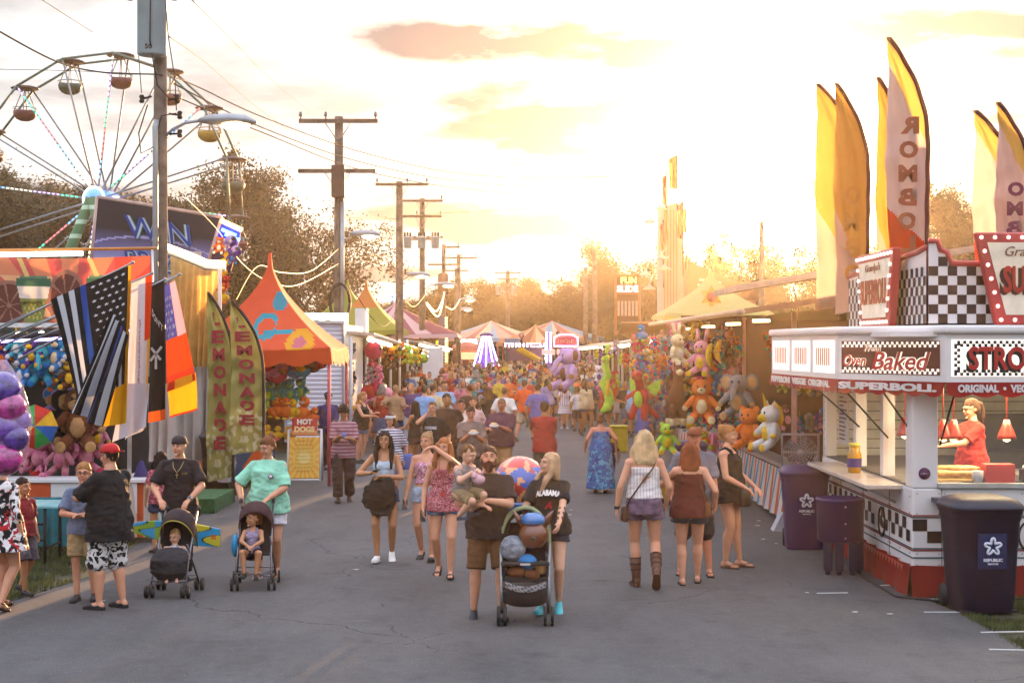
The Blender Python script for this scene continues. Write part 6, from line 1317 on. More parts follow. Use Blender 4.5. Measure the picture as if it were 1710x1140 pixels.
# feather flags above the trailer
yo, pk = lin('c88a30'), lin('b84a30')
def sf(kind):
    def fn(u, v):
        if u < .05: return lin('5a2418')
        d = v+.35*u
        if kind == 0: return lin('b89850') if d < .42 else (lin('b8a098') if d < .8+.2*u else lin('b83818'))
        return lin('b48438') if d < .9 else lin('b09080')
    return fn
g_ = 'feather flags above the food trailer'
BASEZ = 2.9
feather(1549, 0, 62, 17.2, 68, '  ROMBOLI', 'tallest white feather flag with brown letters seen from behind, between the two pairs', yo, '5a2418', '8c4a2c', -1, .12, mirror=True, print_=sf(0), group=g_, zb=BASEZ, lh=(.12,.93))
feather(1514, 0, 128, 18.6, 50, '', 'yellow feather flag half hidden behind the tallest one', yo, '5a2418', '8c4a2c', -1, .0, mirror=True, print_=sf(1), group=g_, zb=BASEZ)
feather(1450, 0, 138, 19.6, 56, '   OMBO', 'glowing yellow feather flag nearest the sun, in front of its pair', yo, '5a2418', 'b07828', -1, .1, mirror=True, print_=sf(1), group=g_, zb=BASEZ, lh=(.1,.9))
feather(1440, 0, 139, 20.6, 78, '', 'paler yellow feather flag at the far left of the row', yo, '5a2418', 'b07828', -1, .12, mirror=True, print_=sf(1), group=g_, zb=BASEZ)
feather(1722, 0, 170, 17.4, 58, '   OMBOLI', 'white feather flag with purple brown letters at the right edge', yo, '4a1c28', '6c2c48', -1, .1, mirror=True, print_=sf(0), group=g_, zb=BASEZ, lh=(.1,.93))
feather(1700, 0, 184, 18.4, 74, '', 'pale feather flag behind the one at the right edge', yo, '4a1c28', '8c4a2c', -1, .1, mirror=True, print_=sf(0), group=g_, zb=BASEZ)
b = MB(); b.cyl((0,0,0), (0,0,5.2), .06, .06, 8); o = b.build('metal_post', C('6a4a40', .6)); o.location = (P(1533,500,18).x, 18.1, 0); tag(o, 'square dark post standing just behind the tallest feather flag', 'post')
# bins
dustbin((P(1636,0,14.95).x, 14.95, 0), .75, .72, 1.2, '070c28', 'large navy blue rubbish bin with a star logo plate in front of the food trailer', logo='plate', rz=4)
dustbin((3.97, 19.5, 0), .66, .62, 1.14, '3a2050', 'tall purple rubbish bin with a star logo on the street side of the food trailer', lidcol='3a2050', logo='plain', rz=-6)
m = MB()
e2 = empty('bulk_bin', (P(1403,0,17.35).x, 17.35, 0), 0, 'short purple drum on four stubby legs in front of the tall purple bin', 'drum')
m.mi(0).loft([((0,0,.38),.25,.25),((0,0,.40),.275,.275),((0,0,.86),.28,.28),((0,0,.87),.29,.29),((0,0,.9),.29,.29),((0,0,.905),.27,.27),((0,0,.84),.25,.25)], 32); m.build('drum', mat('bin_purple', '32184e', .45, var=.12, vscale=2, bump=.1, bscale=60), e2)
for x, y in ((-.18,-.14),(-.06,-.2),(.1,-.2),(.2,-.1)): m = MB(); m.box((x,y,.22), (.1,.1,.34)); m.cyl((x,y,.0), (x,y,.06), .035, .03, 8); m.build('leg', C('1a1030', .5), e2, .01)
for z in (.45,.62,.82): m = MB(); m.ell((0,-.28,z), .012, 8, 6); m.build('rivet', C('b8a8c8', .4), e2)
# ---------------------------------------------------------------- prize stands on the right
e = empty('prize_stand', (4.35, 21.6, 0), 0, 'large prize stand on the right crammed with hanging toys under a long awning', 'prize stand')
def q_(x, y, z): return Vector((x-4.35, y-21.6, z))
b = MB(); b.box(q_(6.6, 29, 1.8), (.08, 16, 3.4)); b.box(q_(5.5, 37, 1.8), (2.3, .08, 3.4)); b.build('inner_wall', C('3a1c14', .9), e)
b = MB(); b.add([q_(6.7,20.6,3.75), q_(6.7,37,3.75), q_(3.55,37,3.3), q_(3.3,20.6,3.26), q_(6.7,20.6,3.68), q_(6.7,37,3.68), q_(3.55,37,3.22), q_(3.3,20.6,3.18)], [(0,1,2,3),(7,6,5,4),(0,3,7,4),(3,2,6,7),(0,4,5,1),(1,5,6,2)]); b.build('awning', C('6a4c38', .7), e)
b = MB(); b.cyl(q_(3.3,20.6,3.22), q_(3.55,37,3.26), .05, .05, 6); b.build('awning_edge', C('b89a80', .5), e)
b = MB(); b.box(q_(4.45, 29.2, .82), (.35, 15.2, .06)); b.build('counter_top', ALU, e)
painted('skirt', skirt_pos(q_(4.25,36,0), q_(4.2,21.7,0), .8, .1, .03, 24, .1), lambda u, v: [lin('3c88a8'), lin('c8bcb4'), lin('c05a34'), lin('c8bcb4')][int(u*100) % 4] if v > .1 else lin('c05a34'), 300, 4, VC, e)
painted('skirt', skirt_pos(q_(4.2,21.65,0), q_(6.2,21.6,0), .8, .1, .03, 5, .05), lambda u, v: [lin('3c88a8'), lin('c8bcb4'), lin('c05a34')][int(u*12) % 3], 60, 4, VC, e)
for y in (21.9, 26.6, 31.5, 36.5): b = MB(); b.box(q_(4.3,y,1.95), (.07,.07,2.6)); b.build('post', C('a87a70', .5), e)
b = MB(); b.box(q_(5.4, 26.4, 1.9), (2.2,.06,2.6)); b.build('divider', C('4a1c24', .9), e)
for k, y in enumerate((22.5, 26, 30, 34)): b = MB(); b.box(q_(3.9+.1*k, y, 3.12), (.1,.3,.04), .5); b.build('strip_lamp', mat('lamp_gold', (1,.9,.6), .4, em=(1,.7,.3), es=9, bump=0), e)
e5 = empty('prize_stand', (4.2, 38, 0), 0, 'second right stand with a wavy pale awning and a hanging lettered board', 'prize stand')
stand(1, 4.5, 38.5, 60, 2.98, 2.75, 3.65, 'third right stand with a long pale lit awning beyond the wavy one', wall='3a2418', roofcol='c8a890', counter='6a3c30'); stand(1, 4.9, 62, 92, 2.85, 2.6, 4.0, 'farthest right stand with a pale awning', wall='4a3020', roofcol='c8a890', counter='6a3c30')
b = MB()
for i in range(12):
    t = i/11; y = .2+1.6*t; z0 = 3.32-.22*t-.1*math.sin(t*3); b.box((-.5+.4*t*0, y*1.2, z0), (1.6,.2,.05), 0, -.2)
b.build('awning', C('8c6a50', .6), e5)
b = MB(); b.box((-.35, 1.6, 2.6), (1.2,.05,.42)); b.build('lettered_board', C('c8b89c', .6), e5); text('lettering', 'PRIZES EVERY', 1.1, .2, frame((-.35,1.55,2.6), (1,0,0), (0,0,1)), C('a83820'), e5, .01, .06)
for k, (x, z) in enumerate(((.1,2.2),(.35,2.2),(.6,2.2),(.85,2.2))): b = MB(); b.loft([((x,.2,z-.9), .1, .03), ((x,.2,z-.2), .13, .04), ((x,.2,z), .09, .03)], 12); o = b.build('hanging_shirt', cloth(['181418','c85818','4c4c90','181418'][k])); o.location = (4.2-.9, 37.6, 0); tag(o, ['black shirt hanging leftmost at the second right stand', 'orange shirt hanging at the second right stand', 'violet shirt hanging at the second right stand', 'black shirt hanging rightmost at the second right stand'][k], 'shirt', 'shirts hanging at the second right stand')
GR = 'toys hung in the right prize stand'
big = [('llama',1130,715,25.5,112,'brown','cream',12,'tall brown toy alpaca with white shins in the right stand'), ('bear',1172,706,25,74,'orange','cream',-10,'big orange bear with folded cream arms right of the alpaca'), ('dragon',1070,700,27.5,82,'red','lime',-35,'big red toy dragon with lime belly in the right stand'),
 ('snake',1012,690,36,96,'lime','yellow',20,'long lime green snake toy hanging at the right stands'), ('elephant',950,652,46,72,'lilac','brown',-60,'huge lilac toy with a brown cap hanging over the crowd'), ('elephant',1234,700,23.5,76,'grey','tan',-30,'big grey toy elephant with a tan round drum'), ('unicorn',1288,752,22.2,96,'white','yellow',-70,'big white toy unicorn with yellow hooves in the front corner of the stand'),
 ('bunny',1130,612,26,74,'cream','white',40,'cream bunny hanging in the lamp light under the right awning'), ('bunny',1172,628,25,80,'rose','yellow',-30,'rose bunny with yellow feet hanging under the right awning'), ('bear',1252,752,23.2,72,'orange','orange',-40,'orange bear sitting on the counter below the elephant'),
 ('banana',1184,620,24.5,48,'yellow','yellow',30,'left yellow banana toy under the right awning'), ('banana',1200,610,24.5,44,'yellow','purple',-20,'right yellow banana toy, half behind a purple toy'), ('bear',1000,640,40,30,'white','purple',0,'small white bear left of the lime green snake')]
for k, px, py, Y, h, c1, c2, rz, lb in big: toy(k, px, py, Y, h, c1, c2, rz, 0, lb, GR)
qq = random.Random(11); names = ['orange','rose','purple','yellow','red','brown','pink','hot pink','tan','lime','blue','cream','grey','lilac','turquoise']
def fill(place, group, Y0, Y1, x0, x1, y0, y1, n, h, kinds=('bear','dog','bunny','elephant','monkey','unicorn','duck')):
    it = []
    for i in range(n): it.append((qq.choice(kinds), x0+(x1-x0)*(i+.5)/n+qq.uniform(-4,4), qq.uniform(y0,y1), h*qq.uniform(.8,1.2), qq.choice(names), qq.choice(names)))
    toy_row(place, group, (Y0+Y1)/2, it)
fill('top row, right stand', GR, 28, 28, 1056, 1262, 566, 596, 20, 30); fill('second row, right stand', GR, 28.5, 28.5, 1050, 1250, 608, 636, 20, 32); fill('third row, right stand', GR, 29, 29, 1062, 1250, 650, 676, 18, 34); fill('fourth row, right stand', GR, 29.5, 29.5, 1080, 1250, 695, 722, 16, 34)
fill('bottom row, right stand', GR, 27, 27, 1150, 1262, 745, 762, 6, 40); fill('upper near wall', 'toys on the near wall', 25.6, 25.6, 1285, 1400, 590, 620, 6, 40); fill('middle near wall', 'toys on the near wall', 25.5, 25.5, 1300, 1400, 650, 680, 6, 40); fill('low on near wall', 'toys on the near wall', 25.4, 25.4, 1310, 1390, 710, 730, 5, 38)
fill('high, second right stand', 'toys at the second right stand', 44, 44, 985, 1050, 590, 612, 7, 20); fill('low, second right stand', 'toys at the second right stand', 45, 45, 1000, 1050, 640, 660, 5, 22)
# box fan, water bottle, yellow crate, neon green toy, folding step, wedge
e = empty('box_fan', (P(1333,0,21.9).x, 21.75, .85), R(-8), 'grey square box fan on the corner of the right prize stand', 'fan')
b = MB(); s = .27; b.tube([(-s,0,.0),(-s,0,2*s),(s,0,2*s),(s,0,0)], .025, 6, True); b.box((0,.06,s), (2*s,.1,.03)); b.build('housing', C('8c8088', .5), e)
b = MB(); [b.tube([(r*math.cos(a), -.04, s+r*math.sin(a)) for a in np.linspace(0, 6.28, 25)[:-1]], .004, 4, True) for r in (.06,.1,.14,.18,.22,.25)]; [b.cyl((.04*math.cos(a), -.04, s+.04*math.sin(a)), (.25*math.cos(a+.4), -.04, s+.25*math.sin(a+.4)), .003, .003, 4) for a in np.linspace(0, 6.28, 17)[:-1]]; b.cyl((0,-.06,s), (0,-.03,s), .045, .045, 16); b.build('grille', C('b0a4a8', .4), e)
b = MB(); [b.ell((.12*math.cos(a), .03, s+.12*math.sin(a)), (.1,.012,.07), 10, 6, Matrix.Rotation(-a, 3, 'Y').to_quaternion()) for a in (0, 1.26, 2.5, 3.77, 5.03)]; b.build('blades', C('5a4c58', .4), e)
m = MB(); m.loft([((0,0,z), r, r) for z, r in ((0,.035),(.05,.035),(.12,.03),(.16,.035),(.2,.02),(.24,.014))], 12); o = m.build('water_bottle', mat('clear_bottle', (.7,.7,.8), .05, alpha=.35, bump=.1, coat=1)); o.location = (P(1363,0,21.7).x, 21.7, .85); tag(o, 'clear plastic water bottle beside the box fan', 'bottle')
m = MB(); m.box((0,0,.3), (.42,.42,.6)); m.box((0,0,.64), (.46,.46,.07)); o = m.build('yellow_crate', C('b8a010', .5), None, .02); o.location = (P(1029,0,38).x, 37.0, 0); tag(o, 'yellow plastic bin standing at the foot of the second right stand', 'crate')
toy('bear', 1114, 758, 25.5, 52, 'lime', 'yellow', 0, 0, 'neon lime toy propped below the big alpaca', 'toys at the foot of the right stand')
dustbin((P(1157,0,25.4).x, 25.8, 0), .6, .55, 1.05, '5c4870', 'faded lilac rubbish bin in front of the right prize stand', lidcol='5c4870')
e = empty('folding_stool', (P(1112,0,23.6).x, 24.6, 0), .4, 'folded dark tube stand leaning at the prize stand behind the two women', 'stand'); b = MB(); b.tube([(-.2,0,0),(-.12,.1,.7),(.12,.1,.7),(.2,0,0)], .02, 6); b.tube([(-.2,.25,0),(-.1,.05,.6),(.1,.05,.6),(.2,.25,0)], .02, 6); b.build('frame', DARK, e); b = MB(); b.box((0,.12,.25), (.34,.2,.3)); b.build('yellow_pad', C('b88a18'), e)
b = MB(); b.prism([(-.15,0,0),(.15,0,0),(.08,0,.26),(-.02,0,.26)], (0,-.12,0), (0,.12,0)); o = b.build('wheel_chock', C('a8a8b0', .5)); o.location = (P(1306,0,21.3).x, 21.3, 0); tag(o, 'pale wedge chock on the road beside the striped skirt', 'chock')
for i, (x, y, l, r_) in enumerate([(1390,990,.35,.1),(1480,977,.22,.2),(1555,1000,.4,.05),(1600,1022,.7,0),(1680,1055,.5,.1),(1690,1085,.4,-.1)]):
    c = G(x, y); b = MB(); b.box((0,0,.004), (l,.03,.006)); o = b.build('paper_scrap' if i < 2 else 'chalk_mark', C('b8b8b8')); o.location = c; o.rotation_euler = (0,0,r_); tag(o, ['scrap of white paper lying left of the red trailer skirt','small white scrap beside the red trailer skirt','white tape mark nearest the trailer corner','long white tape mark on the road by the grass','white tape mark at the right edge of the grass','last white tape mark at the lower right corner'][i], 'litter' if i < 2 else 'mark')
# ---------------------------------------------------------------- slide tower and other things behind the right stands
ty = 70
e = empty('slide_tower', P(1128,560,ty).to_2d().to_3d(), 0, 'tall white boarded slide tower with orange pennants and hanging lamps', 'slide tower')
def tq(px, py, y=0): v = P(px, py, ty+y); return v-Vector((e.location.x, e.location.y, 0))
b = MB(); b.prism([tq(1106,345), tq(1130,338), tq(1134,560), tq(1106,560)], (0,0,0), (0,2.5,0)); b.prism([tq(1130,338), tq(1141,350), tq(1144,560), tq(1134,560)], (0,.5,0), (0,3,0)); b.build('tower_body', mat('tower_white', (.34,.30,.27), .6, var=.1, vscale=1, bump=.1), e)
b = MB(); [b.prism([tq(x,350), tq(x+1.6,350), tq(x+1.6,560), tq(x,560)], (0,-.06,0), (0,-.01,0)) for x in (1109,1114,1119,1124,1129)]; b.build('tower_ribs', C('a87050'), e)
for i, (x, y, w) in enumerate(((1103,345,10),(1085,367,10),(1106,428,14),(1078,455,12),(1084,478,14),(1110,445,12))):
    b = MB(); p = tq(x, y, -1.5); b.loft([(p+Vector((0,0,z)), r, r) for z, r in ((-.15,.32),(-.1,.3),(.0,.12),(.12,.04))], 14); b.cyl(p+Vector((0,0,.1)), p+Vector((.3,1.0,.6)), .03, .03, 5); b.build('hanging_lamp', C('b8a090', .5), e)
def pennant(px, top, bot, w, col, col2, label, Y=ty-1):
    o = painted('pennant', cloth_grid((P(px-w,top+8,Y), P(px,top,Y), P(px,bot,Y), P(px-w*.9,bot-3,Y)), .12, 1.5, px), lambda u, v: lin(col) if u > .35 or v < .15 else lin(col2), 16, 24, mat('pennant_cloth', (1,1,1), .8, vcol=True, trans=.25)); tag(o, label, 'flag', 'pennants on the slide tower')
    b = MB(); p = P(px, top-3, Y); b.cyl(p, P(px, bot+60, Y), .04, .04, 5); b.build('pole', DARK, o)
pennant(1131, 258, 317, 15, 'c85a10', 'd8a840', 'topmost orange and white pennant over the slide tower'); pennant(1113, 290, 345, 8, 'b83820', 'c86840', 'red pennant left of the topmost one'); pennant(1141, 335, 400, 10, 'b83c20', 'd88a60', 'orange red pennant on the right of the slide tower'); pennant(1146, 345, 390, 6, 'c85a20', 'd87848', 'small orange pennant at the right edge of the slide tower'); pennant(1108, 370, 420, 6, 'b84838', 'c87858', 'low red pennant on the left side of the slide tower')
e = empty('slide_sign', P(1048,560,68).to_2d().to_3d(), 0, 'tall framed sign with dot letters FUN SLIDE beside the slide tower', 'sign')
def sq_(px, py, y=0): v = P(px, py, 68+y); return v-Vector((e.location.x, e.location.y, 0))
b = MB(); [b.cyl(sq_(*a), sq_(*c_), .06, .06, 6) for a, c_ in (((1028,460),(1028,560)), ((1068,460),(1068,560)), ((1028,460),(1068,460)), ((1028,490),(1068,490)))]; b.build('frame', C('8c5a30'), e)
b = MB(); b.prism([sq_(1029,461), sq_(1067,461), sq_(1067,535), sq_(1029,535)], (0,.1,0), (0,.15,0)); b.build('board', C('5a3018'), e)
text('lettering', 'FUN', .75, .3, frame(sq_(1050,468), (1,0,0), (0,0,1)), mat('dots_yellow', (1,.8,.1), .5, em=(1,.7,.1), es=1.2, bump=0), e, .02, .04); text('lettering', 'SLIDE', 1.0, .32, frame(sq_(1048,482), (1,0,0), (0,0,1)), mat('dots_violet', (.9,.7,.3), .5, em=(.9,.6,.5), es=1, bump=0), e, .02, .04)
b = MB(); [b.box(sq_(1033+k*6, 515), (.1,.05,.7)) for k in range(6)]; b.build('pale_bars', C('b89888'), e)
canopy(P(1186,0,42).x, 42, 3.0, 4, 3.62, 4.95, lambda u, v: lin('a4a468') if not (0 < u < .25 and abs((u*4-.5)*v)*3 + abs(v-.45) < .12) else lin('d08a28'), 'pale green peaked tent with an orange star rising behind the right stand', .1, .62, 20, poles=False)
st = MB(); c = P(1188,496,40.6); pts = [c+Vector((.33*(1 if k % 2 == 0 else .55)*math.sin(k*math.pi/6), 0, .33*(1 if k % 2 == 0 else .55)*math.cos(k*math.pi/6))) for k in range(12)]; st.prism(pts, (0,0,0), (0,-.03,0)); st.mi(1).cyl(c-Vector((0,.02,0)), c-Vector((0,.05,0)), .15, .15, 10); o = st.build('star_badge', [C('c88a18'), C('b85a48')]); tag(o, 'orange star with a pink middle on the pale green tent', 'star')
e = empty('steel_building', (P(1190,0,80).x, 80, 0), 0, 'low shed with a brown roof behind the slide tower', 'building')
b = MB(); b.box((.6,2,2.6), (3.6,4,5.2)); b.build('wall', C('a87860', .7), e); b = MB(); b.prism([(-1.4,-.4,5.2),(2.6,-.4,5.2),(2.6,-.4,5.6),(-1.4,-.4,7.4)], (0,0,0), (0,5,0)); b.build('roof', C('5a2c18', .7), e); b = MB(); [b.box((-.2+.0*k, -.45, 5.35+.3*k), (1.8-.2*k,.04,.12), 0, 0, .15) for k in range(4)]; b.build('roof_slats', C('c8b0a0'), e)
e = empty('pale_awning_block', (P(1400,0,30).x, 27, 0), 0, 'pale long canopy and white box rising behind the food trailer', 'canopy'); b = MB(); b.prism([(-2.6,0,3.75),(2.5,0,4.6),(2.5,0,4.72),(-2.6,0,3.87)], (0,0,0), (0,3,0)); b.box((0.1,.5,3.0), (1.2,.6,1.8)); b.build('canopy_sheet', mat('pale_canvas', (.55,.42,.34), .7, trans=.3), e)
# ---------------------------------------------------------------- the people near the camera
def phone_at(root, b, i, label):
    p = b.wr[i]+b.hd[i]*.1; mb = MB(); q = b.hd[i].to_track_quat('Y', 'Z').to_matrix().to_4x4(); mb.T = q
    mb.mi(0).box((0, 0, 0), (.07, .145, .011)); mb.mi(1).box((0, 0, .006), (.062, .13, .002)); o = mb.build('phone', [C('141416', .3), C('0a0c12', .12)])
    o.matrix_world = root.matrix_basis @ Matrix.Translation(p); tag(o, label, 'phone'); return o
def lettering(root, b, txt, w, h, z, colr, front=True, warp=0, x0=0, name='lettering', shear=0, bold=.03):
    """words printed on a shirt: wrapped on the chest"""
    def fn(x, y, d):
        zz = z+y+(warp*(1-(x/(w/2))**2) if warp else 0); _, rx, ry, cy = rings_at(b.TR, b.fat, zz); rx += .026; ry += .03
        if b.sex == 'f' and front: ry += .035*math.exp(-((zz-.335)/.07)**2)
        xx = x+x0; yy = ry*math.sqrt(max(0, 1-(min(abs(xx)/rx, .98))**2)); sg = -1 if front else 1
        return b.S @ Vector((xx if front else -xx, cy+sg*(yy+.004+d), zz))
    return text(name, txt, w, h, fn, cloth(colr), root, depth=.002, bold=bold, shear=shear)
SNK = ('sneaker', '17181a', '55565a')
def near_people():
    # man carrying the toddler
    p, H = at_px(816, 1030, 291)
    def ex(root, b): pass
    man = person('bearded man in a dark tee and brown cargo shorts carrying a toddler on his arm', p, H, 3,
        dict(skin='light', hair=('short','4a2c18',0), beard='5a3018', top=('tee', cloth('2a1d1c'), .85, -.14, .02), bot=('shorts', cloth('5c3a1c'), .98, .024), shoes=('sneaker','23242c','3a3a40')),
        walk(1, .07, fat=1.22, lh=(-.02,-.30,1.2), rh=(-.12,-.34,1.16), lpole=(1,.1,-.6), rpole=(-1,.1,-.6), lhd=(-1,-.2,0), rhd=(1,-.3,0), pitch=-10, rf=(-.15,-.02,.08), lf=(.13,-.14,.085)))
    p2 = Vector((man.location.x-.08, man.location.y-.27, 0))
    b2 = dict(hipz=.36*1.75/.98, hs=1.42, lean=14, lf=(.12,-.14,.30), rf=(-.14,-.1,.24), lk=(.1,-1,.15), rk=(-.1,-1,.15), lp=-10, rp=-10, lh=(-.02,-.42,1.06), rh=(-.14,-.4,1.02), lhd=(-.5,-1,0), rhd=(.3,-1,0), thin=1.25, fat=1.05, yaw=10, pitch=14)
    t = person('toddler in a grey shirt and khaki shorts sitting on the bearded man\'s arm', (p2.x-.1, p2.y, 1.0-.0), .98, 48,
        dict(skin='pale', hair=('buzz','8a5c34',0), top=('tee', cloth('8d7f7c'), .7, -.02, .01), bot=('shorts', cloth('8f7a58'), .95, .03), shoes=('sneaker','343a4c','d8d8d8')), b2)
    t.location.z = .93; t.location.x -= .09
    # woman with the stroller full of toys
    p, H = at_px(918, 1022, 272)
    def ex(root, b):
        lettering(root, b, 'ALABAMA', .27, .06, .345, 'e8e0dc', warp=.025, bold=.05); lettering(root, b, 'A', .08, .075, .235, 'c8323c', shear=.3, bold=.04, name='emblem')
        mb = MB()
        for k in range(9):
            t = .12+.09*k; c = b.el[0].lerp(b.wr[0], t); a = k*2.1; mb.ell(c+Vector((math.cos(a)*.03, -.028, math.sin(a)*.02)), (.014, .012, .02), 8, 6)
        mb.build('tattoo', C('5d4038', .6), root)
    person('blonde woman in a black college tee pushing the stroller full of toys', p, H, -8,
        dict(skin='pale', hair=('front','c9a27c',.16), top=('tee', cloth('131014'), .75, -.09, .03), bot=('shorts', denim('2c3346'), .34, .02), shoes=('sneaker','4bb3c0','d0e4e6'), teeth=True),
        walk(-1, .06, sex='f', fat=1.16, lh=(.14,-.40,1.0), rh=(-.2,-.36,1.06), yaw=-58, pitch=-8), extra=ex)
    # three young women
    p, H = at_px(642, 936, 221)
    def ex(root, b):
        mb = MB(); c = (b.el[0]+b.wr[1])/2
        rs = [(-.16,1.08,.02),(-.19,1.02,.07),(-.2,.9,.09),(-.19,.78,.1),(-.14,.66,.1),(-.11,.56,.07)]
        mb.loft([((-.02+.0*i, -.2+.02*math.sin(i*2), z), w, d) for i, (x, z, w, d) in enumerate([(0,1.13,.12,.06),(0,1.06,.17,.085),(0,.95,.19,.09),(0,.82,.2,.09),(0,.72,.17,.08),(0,.62,.12,.07)])][::-1], 20)
        mb.loft([((-.17, -.2, z), w, .06) for z, w in ((.72,.07),(.8,.13),(.9,.11),(1.02,.07))], 14)
        j = link('jacket', remesh(mb, 'jacket', [cloth('15110f')], .012, 2, wrinkle(.03, 5, 0, 2))); j.matrix_world = root.matrix_basis; tag(j, 'black jacket draped over the forearms of the dark haired young woman', 'jacket')
        phone_at(root, b, 1, 'dark phone in the hand of the young woman with the draped jacket')
    person('young woman with long dark hair in a pale blue crop top, white sneakers', p, H, 0,
        dict(skin='tan', hair=('front','1a0f0b',.28), top=('crop', cloth('a9bccc'), 0, .14, .006), bot=('shorts', denim('4a5270'), .3, .015), shoes=('sneaker','e2e0dc','f0eeea'), teeth=True),
        walk(-1, .1, sex='f', lh=(.02,-.22,1.14), rh=(-.15,-.22,1.18), lpole=(1,.3,-.6), rpole=(-1,.3,-.6), lhd=(-1,-.3,0), rhd=(.5,-.8,.3)), extra=ex)
    p, H = at_px(712, 934, 216)
    person('young woman in a pink crop top, black flat shoes and pale denim shorts', p, H, -6,
        dict(skin='light', hair=('bun','a9825a',0), top=('crop', floral('pinkcrop','b06a86','d9b9c8','8a4462',30), 0, .10, .008), bot=('shorts', denim('9fb3c8'), .32, .015), shoes=('flat','151214','0e0c0d')),
        walk(1, .12, sex='f', rh=(-.27,-.12,.84), rhd=(0,-.3,-1), lh=(.24,.02,.86), yaw=-14), extra=lambda r, b: phone_at(r, b, 1, 'phone in the lowered hand of the young woman in the pink crop top'))
    p, H = at_px(742, 962, 236)
    def ex(root, b):
        phone_at(root, b, 1, 'phone in the lowered hand of the woman in the patterned red top')
        mb = MB(); mb.tube([b.S @ Vector(q) for q in ((-.06,-.03,.49), (-.045,-.15,.4), (-.01,-.185,.25), (.0,-.17,.14))], .004, 5); mb.tube([b.S @ Vector(q) for q in ((.06,-.03,.49), (.045,-.15,.4), (.01,-.185,.25))], .004, 5); mb.box(b.S @ Vector((0,-.17,.1)), (.04,.015,.07)); mb.build('lanyard', C('b8281e', .6), root)
    person('woman with auburn hair in a patterned red tank top raising her left hand', p, H, -4,
        dict(skin='light', hair=('front','a8663a',.2), top=('cami', floral('redtank','8c3442','c98a90','5a1c2c',60), 0, -.12, .05), bot=('shorts', denim('6f86ae'), .34, .02), shoes=('sandal','3c2418','2b1a12'), teeth=True),
        walk(1, .14, sex='f', fat=1.1, lh=(-.1,-.26,1.62), lpole=(.8,-.4,-.5), lhd=(-.9,-.1,-.15), rh=(-.25,-.1,.86), rhd=(0,-.2,-1), yaw=-12), extra=ex)
    # father and mother with small strollers on the left
    p, H = at_px(300, 972, 243, 16.9)
    def ex(root, b):
        mb = MB(); mb.tube([b.S @ Vector(q) for q in ((-.07,-.03,.5), (-.045,-.135,.42), (0,-.155,.36), (.045,-.135,.42), (.07,-.03,.5))], .004, 5); mb.box(b.S @ Vector((0,-.158,.325)), (.01,.006,.06)); mb.box(b.S @ Vector((0,-.158,.335)), (.035,.006,.01)); mb.build('necklace', C('c8b070', .3, metal=1), root)
        mb = MB(); mb.cyl(b.wr[0]-b.hd[0]*.03, b.wr[0]-b.hd[0]*.005, .036, .036, 14); mb.box(b.wr[0]-b.hd[0]*.02+Vector((0,-.03,.02)), (.035,.02,.03)); mb.build('watch', C('c0c2c6', .3, metal=1), root)
        squiggle('emblem', 4, .07, .025, lambda x, y, z: b.S @ Vector((.09+x, -.142-z, .35+y)), C('b89a4a'), root, .004)
    person('man in a backwards black cap and dark tee pushing the stroller with the baby', p, H, 2,
        dict(skin='light', hair=('buzz','3c2614',0), hat=('cap_back','241a1e','241a1e'), top=('tee', cloth('1e1518'), .85, -.14, .03), bot=('pants', cloth('17141a'), 1.93, .03), shoes=SNK),
        walk(1, .08, fat=1.08, lh=(.17,-.30,.98), rh=(-.17,-.30,.98), lpole=(1,.5,-.3), rpole=(-1,.5,-.3), yaw=-14, lean=3), extra=ex)
    p, H = at_px(448, 972, 239, 17.0)
    def ex(root, b):
        mb = MB(); c = b.S @ Vector((.075,-.2,.33)); mb.mi(0).cyl(c, c+Vector((0,-.006,0)), .03, .03, 18); mb.mi(1).cyl(c+Vector((0,-.006,0)), c+Vector((0,-.009,0)), .02, .02, 18); mb.build('emblem', [C('5a3050', .6), C('d8d0dc', .6)], root)
    person('woman in a mint green tee and white shorts pushing the umbrella stroller', p, H, -2,
        dict(skin='light', hair=('bun','7a4a28',0), top=('tee', cloth('8fd0b4'), .95, -.13, .035), bot=('shorts', cloth('d8d4dc'), .62, .03), shoes=('flip','c0405a','d0c8c0')),
        walk(-1, .1, sex='f', fat=1.42, lh=(.07,-.30,1.0), rh=(-.28,-.22,.96), lpole=(1,.4,-.4), rpole=(-1,.4,-.2), yaw=-32, pitch=14, lean=4, thin=1.05), extra=ex)
    # left edge group
    p, H = at_px(140, 996, 226, Y=GY(1000))
    person('boy with glasses in a blue grey tee and khaki shorts by the prize table', p, H, 8,
        dict(skin='light', hair=('short','9a6c3a',0), glasses='clear', top=('tee', cloth('66748f'), .8, -.1, .025), bot=('shorts', cloth('a08a62'), .85, .035), shoes=('sneaker','16161a','c0c0c0')),
        dict(hs=1.16, lh=(.03,-.2,1.12), rh=(-.03,-.2,1.1), lf=(.13,-.04,.08), rf=(-.07,-.1,.08), lpole=(1,.3,-.3), rpole=(-1,.3,-.3), lhd=(-1,-.2,0), rhd=(1,-.2,0), rk=(-.3,-1,0)))
    p, H = at_px(184, 1016, 278)
    def ex(root, b):
        mb = MB(); mb.cyl(b.wr[0]-b.hd[0]*.03, b.wr[0], .036, .034, 14); mb.build('watch', C('c8a24a', .3, metal=1), root)
